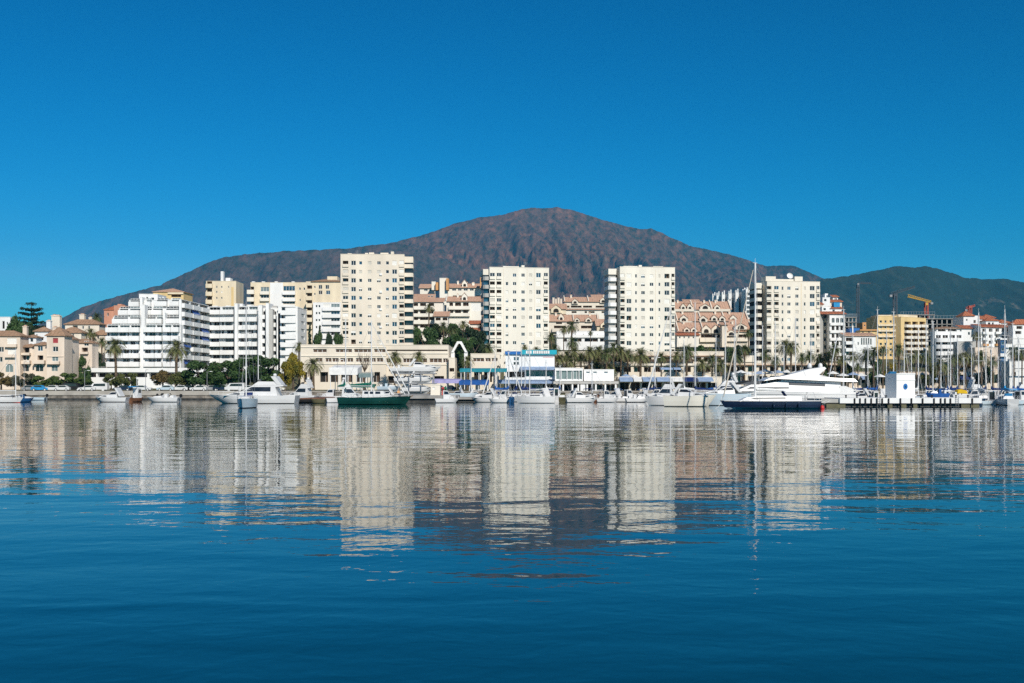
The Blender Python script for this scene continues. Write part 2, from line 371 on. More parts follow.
class Wing:
    """one straight front of a building: a at its left end, b at its right end (plan x, y), wall from z0 to z1, depth behind it"""
    def __init__(s, T, a, b, z0, z1, depth, m, parapet=0.5):
        s.T, s.a, s.b, s.z0, s.z1, s.dep, s.m = T, Vector(a), Vector(b), z0, z1, depth, m
        d = s.b - s.a; s.W = d.length; s.ang = math.atan2(d.y, d.x); L = T.location
        s.M = Matrix.Translation((a[0] - L.x, a[1] - L.y, z0 - L.z)) @ Matrix.Rotation(s.ang, 4, 'Z')
        s.holes = []; s.n = {}
    def u(s, px):
        k = (px - HX) / F; dx, dy = s.b - s.a
        t = (k * s.a.y - s.a.x) / (dx - k * dy); return t * s.W
    def D(s, u): return s.a.y + (s.b.y - s.a.y) * u / s.W
    def z(s, py, u): return Z(py, s.D(u)) - s.z0
    def put(s, me, x, y, z, name): return link(name, me, s.T, s.M @ Matrix.Translation((x, y, z)))
    def part(s, mb, name, smooth=False):
        me = mb.mesh(name)
        if smooth: me.polygons.foreach_set('use_smooth', [True] * len(me.polygons))
        return link(name, me, s.T, s.M)
    def win(s, x0, x1, z0, z1, typ='g', dep=.22, fm=None, gm=None, name=None):
        x0 = max(.02, x0); x1 = min(s.W - .02, x1)
        if x1 - x0 < .2 or z1 - z0 < .2: return
        q = s.holes
        for h in q:
            if x0 < h[1] and x1 > h[0] and z0 < h[3] and z1 > h[2]: return
        if typ == 'o': dep = max(dep, 1.3)
        q.append((x0, x1, z0, z1, dep))
        fm = fm or FRAME; gm = gm or GLASS
        me, key = window_mesh(x1 - x0, z1 - z0, typ, dep, fm, gm)
        nm = name or {'s': 'shutter', 'o': 'loggia'}.get(typ, 'window')
        o = link(nm, me, s.T, s.M @ Matrix.Translation((x0, 0, z0)) @ Matrix.Diagonal(((x1 - x0) / key[0], 1, (z1 - z0) / key[1], 1)))
        return o
    def pwin(s, px0, px1, py0, py1, typ='g', **kw):
        u0, u1 = s.u(px0), s.u(px1); um = (u0 + u1) / 2
        return s.win(u0, u1, s.z(py1, um), s.z(py0, um), typ, **kw)
    def balcony(s, x0, x1, z, h=1.1, out=1.3, m=None, rail=False):
        m = m or s.m; key = (round(x1 - x0, 1), round(h, 1), round(out, 1), m.name, rail)
        me = BALC.get(key)
        if me is None:
            mb = MB(); w_ = key[0]
            mb.box(0, w_, -out, -.003, -.18, 0, m)
            if rail:
                mb.box(0, w_, -out, -out + .05, h - .06, h, FRAME)
                for i in range(int(w_ / .35) + 1): mb.box(min(i * .35, w_ - .05), min(i * .35, w_ - .05) + .05, -out + .002, -out + .048, .002, h - .062, FRAME)
            else:
                mb.box(0, w_, -out, -out + .14, .003, h, m); mb.box(0, .12, -out + .143, -.004, .003, h, m); mb.box(w_ - .12, w_, -out + .143, -.004, .003, h, m)
            me = BALC[key] = mb.mesh('balcony')
        return s.put(me, x0, 0, z, 'balcony')
    def pbalcony(s, px0, px1, py0, py1, out=1.3, m=None, rail=False):
        u0, u1 = s.u(px0), s.u(px1); um = (u0 + u1) / 2
        return s.balcony(u0, u1, s.z(py1, um), s.z(py0, um) - s.z(py1, um), out, m, rail)
    def finish(s, name='wall', cap=True):
        W, H, D_ = s.W, s.z1 - s.z0, s.dep; mb = MB(); m = s.m
        xs = sorted({0, W, *[h[0] for h in s.holes], *[h[1] for h in s.holes]}); zs = sorted({0, H, *[max(0, h[2]) for h in s.holes], *[min(H, h[3]) for h in s.holes]})
        for za, zb in zip(zs, zs[1:]):
            run = None; zm = (za + zb) / 2
            for xa, xb in zip(xs, xs[1:]):
                xm = (xa + xb) / 2
                inside = any(h[0] < xm < h[1] and h[2] < zm < h[3] for h in s.holes)
                if inside:
                    if run is not None: mb.poly([(run, 0, za), (xa, 0, za), (xa, 0, zb), (run, 0, zb)], m); run = None
                elif run is None: run = xa
            if run is not None: mb.poly([(run, 0, za), (W, 0, za), (W, 0, zb), (run, 0, zb)], m)
        for x0, x1, z0, z1, dp in s.holes:
            z0 = max(0, z0); z1 = min(H, z1)
            mb.poly([(x0, 0, z0), (x0, dp, z0), (x0, dp, z1), (x0, 0, z1)], m); mb.poly([(x1, 0, z1), (x1, dp, z1), (x1, dp, z0), (x1, 0, z0)], m)
            mb.poly([(x0, 0, z0), (x1, 0, z0), (x1, dp, z0), (x0, dp, z0)], m); mb.poly([(x0, dp, z1), (x1, dp, z1), (x1, 0, z1), (x0, 0, z1)], m)
        mb.poly([(0, 0, 0), (0, 0, H), (0, D_, H), (0, D_, 0)], m); mb.poly([(W, 0, H), (W, 0, 0), (W, D_, 0), (W, D_, H)], m)
        mb.poly([(W, D_, 0), (0, D_, 0), (0, D_, H), (W, D_, H)], m)
        zr = H - .35 if cap else H
        mb.poly([(0, 0, zr), (W, 0, zr), (W, D_, zr), (0, D_, zr)], m)
        if cap: mb.box(-.05, W + .05, -.06, .2, H - .12, H + .05, m)
        return s.part(mb, name)
    def box(s, name, x0, x1, y0, y1, z0, z1, m):
        mb = MB(); mb.box(0, x1 - x0, 0, y1 - y0, 0, z1 - z0, m); return s.put(mb.mesh(name), x0, y0, z0, name)
    def pbox(s, name, px0, px1, y0, y1, py0, py1, m):
        u0, u1 = s.u(px0), s.u(px1); um = (u0 + u1) / 2
        return s.box(name, u0, u1, y0, y1, s.z(py1, um), s.z(py0, um), m)
    def hip(s, x0, x1, y0, y1, z, h, oh=.5, m=None, name='roof', inset=None):
        m = m or TILE; mb = MB(); a, b, c, d = x0 - oh, x1 + oh, y0 - oh, y1 + oh
        i = min((b - a) / 2 - .05, (d - c) / 2) if inset is None else inset; yc = (c + d) / 2
        r0, r1 = (a + i, yc, z + h), (b - i, yc, z + h)
        mb.poly([(a, c, z), (b, c, z), r1, r0], m); mb.poly([(b, d, z), (a, d, z), r0, r1], m)
        mb.poly([(a, d, z), (a, c, z), r0], m); mb.poly([(b, c, z), (b, d, z), r1], m)
        mb.box(a + .02, b - .02, c + .02, d - .02, z - .18, z - .004, m)
        # barrel-tile courses: low ribs running up the front slope
        n = int((b - a) / .9)
        for q in range(n):
            x = a + (q + .5) * (b - a) / n; t = min(1, max(0, (x - a) / max(i, .01)), (b - x) / max(i, .01))
            mb.tube((x, c, z + .02), (x, c + (yc - c) * t, z + h * t + .02), .07, m, n=4)
        return s.part(mb, name)
    def slope(s, x0, x1, y0, y1, z0, z1, m=None, name='roof', side=True):
        """single roof slope rising away from the front"""
        m = m or TILE; mb = MB()
        mb.poly([(x0, y0, z0), (x1, y0, z0), (x1, y1, z1), (x0, y1, z1)], m); mb.poly([(x0, y0, z0 - .2), (x0, y1, z1 - .2), (x1, y1, z1 - .2), (x1, y0, z0 - .2)], m)
        mb.poly([(x0, y0, z0 - .2), (x1, y0, z0 - .2), (x1, y0, z0), (x0, y0, z0)], m)
        mb.poly([(x0, y0, z0), (x0, y1, z1), (x0, y1, z1 - 1.5), (x0, y0, z0 - .2)], s.m); mb.poly([(x1, y0, z0), (x1, y0, z0 - .2), (x1, y1, z1 - 1.5), (x1, y1, z1)], s.m)
        n = int((x1 - x0) / 1.1)
        for q in range(n):
            x = x0 + (q + .5) * (x1 - x0) / n; mb.tube((x, y0, z0 + .02), (x, y1, z1 + .02), .08, m, n=4)
        return s.part(mb, name)
    def gable(s, xc, w_, y, z, h, ydeep, m, arch=True, rm=None):
        """small gabled front standing on a roof: wall with a dark opening, two tiled slopes"""
        mb = MB(); hw = w_ / 2; rm = rm or TILE; e = h * .5
        out = [(xc - hw, z), (xc + hw, z), (xc + hw, z + e), (xc, z + h), (xc - hw, z + e)]
        mb.prism(out, 'y', y, y + ydeep, m)
        g = s.part(mb, 'gable')
        mr = MB()
        for sg in (-1, 1):
            x0_, x1_ = xc + sg * (hw + .3), xc
            z0_, z1_ = z + e - .12, z + h + .04
            mr.poly([(x0_, y - .3, z0_), (x1_, y - .3, z1_), (x1_, y + ydeep, z1_), (x0_, y + ydeep, z0_)], rm)
            mr.poly([(x0_, y - .3, z0_ + .16), (x1_, y - .3, z1_ + .16), (x1_, y + ydeep, z1_ + .16), (x0_, y + ydeep, z0_ + .16)], rm)
            mr.poly([(x0_, y - .3, z0_), (x1_, y - .3, z1_), (x1_, y - .3, z1_ + .16), (x0_, y - .3, z0_ + .16)], rm)
        r = mr.build('gable_roof', g)
        if arch:
            ma = MB(); aw = w_ * .27; ah = e * .95; pts = [(xc - aw, z + .15), (xc + aw, z + .15), (xc + aw, z + ah * .6)]
            pts += [(xc + aw * math.cos(a), z + ah * .6 + aw * .8 * math.sin(a)) for a in (R(45), R(90), R(135))] + [(xc - aw, z + ah * .6)]
            ma.prism(pts, 'y', y - .03, y + .02, DARK); ma.build('opening', g)
        return g
def chimney(wg, x, y, z, h, w_=1.0, m=None):
    mb = MB(); m = m or wg.m; mb.box(-w_ / 2, w_ / 2, -w_ / 2, w_ / 2, 0, h, m); mb.box(-w_ / 2 - .12, w_ / 2 + .12, -w_ / 2 - .12, w_ / 2 + .12, h + .003, h + .2, m)
    mb.box(-w_ * .3, w_ * .3, -w_ * .3, w_ * .3, h + .203, h + .5, TILE)
    return wg.put(mb.mesh('chimney'), x, y, z, 'chimney')
# ------------------------------------------------------------------ plants
def rnd_dir():
    while True:
        v = Vector((random.uniform(-1, 1), random.uniform(-1, 1), random.uniform(-1, 1)))
        if .05 < v.length < 1: return v.normalized()
def leaf_cloud(mb, m, lobes, n, size):
    """leaf-sized faces through a set of lobes (centre, radii), denser near each lobe's skin"""
    k = mb.mi(m); tot = sum(r[0] * r[2] for _, r in lobes)
    for c, r in lobes:
        for _ in range(int(n * r[0] * r[2] / tot)):
            d = rnd_dir(); q = random.random() ** .33
            if d.z < -.3 and random.random() < .5: d.z *= -1
            bumpy = .82 + .25 * noise.noise(Vector(d) * 2.2 + Vector(c))
            p = Vector((c[0] + d.x * r[0] * q * bumpy, c[1] + d.y * r[1] * q * bumpy, c[2] + d.z * r[2] * q * bumpy))
            nrm = (d + rnd_dir() * .9).normalized(); u = nrm.orthogonal().normalized(); v = nrm.cross(u)
            s = size * random.uniform(.6, 1.3); a = random.uniform(0, 6.28); u, v = u * math.cos(a) + v * math.sin(a), v * math.cos(a) - u * math.sin(a)
            i = len(mb.v); mb.v += [tuple(p - u * s), tuple(p - v * s * .45), tuple(p + u * s), tuple(p + v * s * .45)]
            mb.f.append((i, i + 1, i + 2, i + 3)); mb.m.append(k)
def limbs(mb, h, r, spread, m, n=5):
    mb.path([(0, 0, -.3), (.05, .03, h * .22), (.0, .08, h * .42)], [r * 1.35, r, r * .85], m, 8)
    for i in range(n):
        a = 6.28 * i / n + random.uniform(-.4, .4); q = random.uniform(.5, .85)
        e = (spread * q * math.cos(a), spread * q * math.sin(a), h * random.uniform(.62, .85))
        mid = (e[0] * .4, e[1] * .4, h * .55)
        mb.path([(0, .08, h * random.uniform(.3, .42)), mid, e], [r * .6, r * .42, r * .15], m, 6)
def broadleaf(label, m, loc, H, Wd, var, group=None, name='broadleaf_tree', low=.22):
    key = (var, m.name, low); me = TREES.get(key)
    if me is None:
        random.seed(var * 31 + 5); tr = MB(); limbs(tr, 1.0 * 8, .28, 3.2, BARK)
        cr = MB(); lobes = []
        for i in range(9):
            a = 6.28 * i / 9 + random.uniform(-.3, .3); q = random.uniform(1.4, 2.9)
            lobes.append(((q * math.cos(a), q * math.sin(a), 8 * (low + .22 + random.uniform(0, .28))), (random.uniform(1.1, 1.7), random.uniform(1.1, 1.7), random.uniform(1.0, 1.7))))
        for i in range(5): lobes.append(((random.uniform(-1.6, 1.6), random.uniform(-1.6, 1.6), 8 * random.uniform(.62, .82)), (random.uniform(1.0, 1.5),) * 2 + (random.uniform(.9, 1.4),)))
        leaf_cloud(cr, m, lobes, 5200, .30)
        me = TREES[key] = (tr.mesh('trunk'), cr.mesh('crown'))
    T = thing(name, label, 'tree', loc, random.uniform(0, 6.28), group, (Wd / 6.6, Wd / 6.6, H / 7.7))
    link('trunk', me[0], T); link('crown', me[1], T); return T
TREES = {}
def cypress(label, loc, H, Wd, group=None):
    me = TREES.get('cyp')
    if me is None:
        tr = MB(); tr.path([(0, 0, -.3), (0, 0, 4), (0, 0, 9)], [.3, .22, .05], BARK, 7); cr = MB()
        leaf_cloud(cr, L_DRK, [((random.uniform(-.2, .2), random.uniform(-.2, .2), z), (max(.3, 1.25 * (1 - (z - 1.5) / 9.5)),) * 2 + (1.2,)) for z in [x * .7 + 1.2 for x in range(13)]], 2600, .22)
        me = TREES['cyp'] = (tr.mesh('trunk'), cr.mesh('crown'))
    T = thing('cypress_tree', label, 'tree', loc, 0, group, (Wd / 2.5, Wd / 2.5, H / 10.5)); link('trunk', me[0], T); link('crown', me[1], T); return T
def norfolk_pine(label, loc, H):
    T = thing('norfolk_pine', label, 'tree', loc); tr = MB(); tr.path([(0, 0, -.3), (0, 0, H * .5), (0, 0, H)], [.4, .28, .06], BARK, 8)
    cr = MB()
    for k in range(10):
        z = H * (.24 + .07 * k) + random.uniform(-.4, .4); L = (H * .27) * (1 - .06 * k)
        L0 = L
        if k >= 8: L0 = L = H * (.30 - .06 * (k - 8)) * .55
        for i in range(9):
            if random.random() < .33: continue
            L = L0 * random.uniform(.55, 1.2); a = 6.28 * i / 9 + k * .5 + random.uniform(-.3, .3); e = (L * math.cos(a), L * math.sin(a), z + L * .22)
            tr.path([(0, 0, z), e], [.09, .03], BARK, 4)
            for t in (.35, .55, .75, .95): leaf_cloud(cr, L_DRK, [((e[0] * t, e[1] * t, z + L * .22 * t + .1), (1.05, 1.05, .62))], 40, .30)
    leaf_cloud(cr, L_DRK, [((0, 0, H * .97), (2.3, 2.3, .8)), ((.8, .3, H * .62), (2.0, 1.6, 1.5)), ((-1.6, .2, H * .5), (2.2, 1.8, 1.4)), ((0, 0, H * .88), (1.0, 1.0, .8))], 700, .3)
    tr.build('trunk', T); cr.build('crown', T); return T
def palm_meshes(kind):
    """date palm about 9 m tall, crown radius 3 m; fan = shorter stiff fronds"""
    random.seed(hash(kind) % 1 + len(kind) * 13 + ord(kind[-1])); tr = MB(); cr = MB(); H = 9.0
    green = {'a': L_PAL, 'b': L_PAL, 'c': L_PLD, 'd': L_PLD}[kind[0]]
    lean = {'a': .25, 'b': -.3, 'c': .1, 'd': -.1}[kind[0]]
    pts = [(lean * (t ** 2), 0, H * t * .94 - .3) for t in (0, .12, .35, .6, .85, 1)]
    tr.path(pts, [.42, .31, .26, .25, .27, .36], PBARK, 8)
    for t in range(14): z = .5 + t * .55; tr.tube((lean * (z / 9) ** 2, 0, z), (lean * (z / 9) ** 2, 0, z + .12), .31, PBARK, .27, 8)
    top = Vector((lean, 0, H * .94 - .3)); n = 54
    for i in range(n):
        f = i / n; el = 1.35 - 2.15 * f ** 1.1; a = i * 2.39996 + random.uniform(-.2, .2)
        L = random.uniform(2.7, 3.5) * (.8 if f < .15 else 1); m = L_PAD if f > .86 else green
        p = top.copy(); d = Vector((math.cos(a) * math.cos(el), math.sin(a) * math.cos(el), math.sin(el))); seg = 7; prevl = None
        side = Vector((-math.sin(a), math.cos(a), 0)); k = cr.mi(m)
        for s_ in range(seg):
            nd = (d + Vector((0, 0, -.15 - .04 * s_))).normalized(); q = p + nd * (L / seg)
            wd = .62 * math.sin(math.pi * (.12 + .85 * (s_ + .5) / seg)) + .06
            up = side.cross(nd).normalized()
            for sg in (-1, 1):
                for h_ in (0, .5):
                    b0 = p + (q - p) * h_; b1 = p + (q - p) * (h_ + .36)
                    tip = b0 + (q - p) * .9 + side * sg * wd - up * (-.16) * -1 * wd
                    j = len(cr.v); cr.v += [tuple(b0), tuple(b1), tuple(tip)]; cr.f.append((j, j + 1, j + 2)); cr.m.append(k)
            p, d = q, nd
    leaf_cloud(cr, L_PAD, [(tuple(top - Vector((0, 0, .5))), (.6, .6, .8))], 60, .3)
    return tr.mesh('trunk'), cr.mesh('crown')
PALMS = {}
def palm(label, px, top, D, wpx=None, kind='a', base=None, group=None, name='palm_tree'):
    if kind not in PALMS: PALMS[kind] = palm_meshes(kind)
    me = PALMS[kind]; z0 = gz(D) if base is None else base
    H = Z(top, D) - z0; s = H / 10.4; ws = s if wpx is None else (wpx * D / F) / 4.7
    T = thing(name, label, 'palm tree', (X(px, D), D, z0), random.uniform(0, 6.28), group)
    # trunk is stretched to the height, the crown keeps its proportions
    crown_h = 1.9 * ws; th = H - crown_h; sz = th / 8.2
    link('trunk', me[0], T, Matrix.Diagonal((ws, ws, sz, 1)))
    link('crown', me[1], T, Matrix.Translation((0, 0, 8.16 * sz - 8.16 * ws)) @ Matrix.Diagonal((ws, ws, ws, 1)))
    return T
def shrub(label, loc, H, Wd, m, var=1, group=None, name='garden_shrub'):
    key = ('shrub', m.name, var); me = TREES.get(key)
    if me is None:
        random.seed(var * 7 + 3); cr = MB(); st = MB()
        for i in range(6): a = i * 1.05; st.path([(0, 0, 0), (.5 * math.cos(a), .5 * math.sin(a), 1.0)], [.06, .02], BARK, 4)
        leaf_cloud(cr, m, [((random.uniform(-.6, .6), random.uniform(-.6, .6), random.uniform(.5, 1.3)), (.7, .7, .6)) for _ in range(7)], 900, .15)
        me = TREES[key] = (st.mesh('stem'), cr.mesh('foliage'))
    T = thing(name, label, 'shrub', loc, random.uniform(0, 6), group, (Wd / 2.4, Wd / 2.4, H / 2.0)); link('stem', me[0], T); link('foliage', me[1], T); return T
# ------------------------------------------------------------------ boats (bow towards +x, waterline at z = 0)
def hull(T, L, B, Fb, m, rake=.9, sheer=.35, stern=.8, deck=None, boot=None, bulwark=0.0, fine=1.9, transom=.25, bh=.10):
    mb = MB(); N = 18; rows = []
    for i in range(N + 1):
        s = i / N
        b = B / 2 * (1 - max(0, (s - .42) / .58) ** fine) * (stern + (1 - stern) * min(1, s / .42) ** .7)
        b = max(b, .03); f = Fb * (1 + sheer * max(0, s - .25) ** 1.6 + .08 * (1 - s))
        row = []
        for (hz, bw) in ((-.45, .10), (-.12, .62 - .25 * s), (bh, .95 - .11 * s), (f * .5, .985 - .035 * s), (f, 1.0)):
            k = max(0, hz) / f
            x = -L / 2 + L * s - (rake * (1 - k) * max(0, (s - .55) / .45) ** 1.5) + transom * (1 - k) * max(0, 1 - s / .12)
            row.append((x, b * bw, hz))
        rows.append(row)
    k0 = mb.mi(m); kb = mb.mi(boot or m); npt = 5
    for row in rows: mb.v += row
    base = len(mb.v)
    for row in rows: mb.v += [(x, -y, z) for x, y, z in row]
    for i in range(N):
        for j in range(npt - 1):
            mm = kb if j <= 1 else k0
            a = i * npt + j; mb.f.append((a, a + 1, a + npt + 1, a + npt)); mb.m.append(mm)
            a += base; mb.f.append((a, a + npt, a + npt + 1, a + 1)); mb.m.append(mm)
    mb.f.append(tuple(range(npt)) + tuple(base + j for j in reversed(range(npt)))); mb.m.append(k0)
    h = mb.build('hull', T, smooth=False)
    dk = MB(); dd = .08 if not bulwark else bulwark; edge = [(r[-1][0], r[-1][1] - .03, r[-1][2] - dd) for r in rows]
    for a, b in zip(edge, edge[1:]): dk.poly([(a[0], -a[1], a[2]), (b[0], -b[1], b[2]), b, a], deck or GEL)
    dk.build('deck', T)
    T['_L'] = L
    def dz(x):
        s = min(1, max(0, (x + L / 2) / L)); return Fb * (1 + sheer * max(0, s - .25) ** 1.6 + .08 * (1 - s)) - dd
    return dz
def cabin(T, pts, b0, b1, m, name='cabin', win=None, wm=None):
    """cabin from a side outline (x, z): half width b0 at the bottom, b1 at the top; win = side outline of the glazing"""
    mb = MB(); zlo = min(p[1] for p in pts); zhi = max(p[1] for p in pts)
    def hw(z): return b0 + (b1 - b0) * (z - zlo) / max(.01, zhi - zlo)
    A = [(x, -hw(z), z) for x, z in pts]; Bq = [(x, hw(z), z) for x, z in pts]; n = len(pts)
    mb.poly(A, m); mb.poly(Bq[::-1], m)
    for i in range(n): mb.poly([A[i], Bq[i], Bq[(i + 1) % n], A[(i + 1) % n]], m)
    c = mb.build(name, T)
    for wn in (win or []):
        for sg in (-1, 1):
            g = MB()
            o = [(x, sg * (hw(z) + .035), z) for x, z in wn]; i_ = [(x, sg * (hw(z) - .02), z) for x, z in wn]
            g.poly(o if sg < 0 else o[::-1], wm or GLASS)
            for a in range(len(wn)): b_ = (a + 1) % len(wn); g.poly([o[a], o[b_], i_[b_], i_[a]], wm or GLASS)
            g.build('window', c)
    return c
def windscreen(T, x, z, w_, h, slope, m=None):
    mb = MB(); mb.prism([(x, z), (x + .06, z), (x + .06 - slope, z + h), (x - slope, z + h)], 'y', -w_, w_, m or GLASS)
    return mb.build('windscreen', T)
def railing(T, pts, h=.65, m=None):
    mb = MB(); m = m or ALU
    for sg in (-1, 1):
        q = [(x, sg * y, z) for x, y, z in pts]
        for a, b in zip(q, q[1:]): mb.tube((a[0], a[1], a[2] + h), (b[0], b[1], b[2] + h), .022, m, n=4); mb.tube((a[0], a[1], a[2] + h * .5), (b[0], b[1], b[2] + h * .5), .014, m, n=4)
        for a in q: mb.tube(a, (a[0], a[1], a[2] + h), .022, m, n=4)
    return mb.build('railing', T)
def mast(T, x, z0, top, r=.09, spread=True, m=None, name='mast'):
    mb = MB(); m = m or ALU; mb.tube((x, 0, z0), (x, 0, top), r, m, r * .8, 8)
    mb.tube((x - .3, 0, top), (x + .35, 0, top + .05), .03, m, n=4); mb.tube((x, 0, top), (x, 0, top + .7), .018, m, n=4)
    o = mb.build(name, T)
    if spread:
        sp = MB()
        for t, w_ in ((.42, .95), (.70, .75)):
            z = z0 + (top - z0) * t
            for sg in (-1, 1): sp.tube((x, 0, z), (x - .15, sg * w_, z + .05), .035, m, .02, 5)
        sp.build('spreader', o)
    return o
def rig(T, x, z0, top, bow, stern, b, dz):
    mb = MB()
    mb.tube((x, 0, top), (bow, 0, dz(bow) + .1), .02, STEEL, n=4); mb.tube((x, 0, top), (stern, 0, dz(stern) + .1), .02, STEEL, n=4)
    for sg in (-1, 1):
        z = z0 + (top - z0) * .70
        mb.tube((x, 0, top), (x - .15, sg * .75, z), .017, STEEL, n=4); mb.tube((x - .15, sg * .75, z), (x - .3, sg * b, dz(x)), .017, STEEL, n=4)
        mb.tube((x, 0, z0 + (top - z0) * .42), (x + .6, sg * b, dz(x)), .017, STEEL, n=4)
    return mb.build('rigging', T)
def boom(T, x, z, L, cover, m=None):
    mb = MB(); mb.tube((x, 0, z), (x - L, 0, z + .05), .07, m or ALU, n=6); o = mb.build('boom', T)
    if cover is not None:
        sb = MB(); n = 7; sb.path([(x - .05, 0, z + .9), (x - .12, 0, z + .32), (x - L * .3, 0, z + .30), (x - L * .7, 0, z + .22), (x - L * .98, 0, z + .12)], [.10, .26, .24, .18, .08], cover, n); sb.build('sail_cover', o)
    return o
def furled(T, a, b, m=None, r=.13):
    a = Vector(a); b = Vector(b); mb = MB(); p = [a + (b - a) * t for t in (.03, .1, .5, .9, .97)]
    mb.path(p, [.05, r, r * .85, r * .45, .04], m or SAILW, 6); return mb.build('furled_sail', T)
def fender(T, x, y, z, m=None):
    mb = MB(); prof = [(.02, 0), (.12, .06), (.14, .2), (.14, .5), (.12, .64), (.02, .7)]; mb.lathe(prof, m or NAVY, 8); mb.tube((0, 0, .7), (0, 0, 1.1), .012, STEEL, n=4)
    return mb.build('fender', T, (x, y, z))
def outboard(T, x, z, m=None):
    mb = MB(); m = m or BLACK
    mb.prism([(x - .55, z + .35), (x - .1, z + .3), (x - .05, z + .75), (x - .2, z + .95), (x - .5, z + .9)], 'y', -.2, .2, m)
    mb.prism([(x - .38, z - .75), (x - .15, z - .75), (x - .13, z + .298), (x - .36, z + .298)], 'y', -.08, .08, STEEL); mb.box(x - .14, x + .1, -.15, .15, z, z + .3, STEEL)
    return mb.build('outboard_motor', T)
def bimini(T, x0, x1, z0, z1, b, m):
    mb = MB(); n = 6
    pr = [(x0 + (x1 - x0) * i / n, z1 + .16 * math.sin(math.pi * i / n)) for i in range(n + 1)]
    out = pr + [(x, z - .05) for x, z in reversed(pr)]; mb.prism(out, 'y', -b, b, m); o = mb.build('canopy', T)
    f = MB()
    for x in (x0 + .05, x1 - .05):
        for sg in (-1, 1): f.tube(((x0 + x1) / 2, sg * b * .97, z0), (x, sg * b * .97, z1 - .06), .02, ALU, n=4)
    f.build('canopy_frame', o); return o
def place(px, D, head): return (X(px, D), D, 0), R(head)
def sailboat(label, px, D, L, head, masth, hm=None, cover=None, B=None, fb=None, jib=None, boot=None, bim=None, group='sailing boats moored in the harbour', name='sailing_boat', mx=.08, detail=True, z=0):
    loc, rz = place(px, D, head); loc = (loc[0], loc[1], z); T = thing(name, label, 'sailboat', loc, rz, group)
    B = B or L * .31; fb = fb or .55 + L * .045; hm = hm or GEL
    dz = hull(T, L, B, fb, hm, rake=L * .085, sheer=.22, stern=.62, boot=boot)
    x = L * mx; zd = dz(x)
    cabin(T, [(-L * .20, zd), (L * .27, dz(L * .27)), (L * .21, zd + .38), (x, zd + .5), (-L * .17, zd + .55)], B * .30, B * .24, GEL, 'coachroof', [[(-L * .12, zd + .18), (x * .9, zd + .18), (x * .8, zd + .38), (-L * .12, zd + .40)]])
    mast(T, x, zd + .4, masth); boom(T, x, zd + 1.35, L * .38, cover)
    if detail:
        rig(T, x, zd, masth - .2, L * .47, -L * .47, B * .44, dz)
        railing(T, [(L * s, B * .47 * w_, dz(L * s)) for s, w_ in ((-.47, .7), (-.25, .9), (0, 1.0), (.22, .8), (.40, .42), (.485, .06))], .6)
        windscreen(T, -L * .17, zd + .55, B * .22, .45, .3, cover or COVN)
    if jib: furled(T, (L * .47, 0, dz(L * .47)), (x, 0, masth - .3), jib)
    if bim: bimini(T, -L * .46, -L * .24, zd + .2, zd + 1.95, B * .36, bim)
    return T
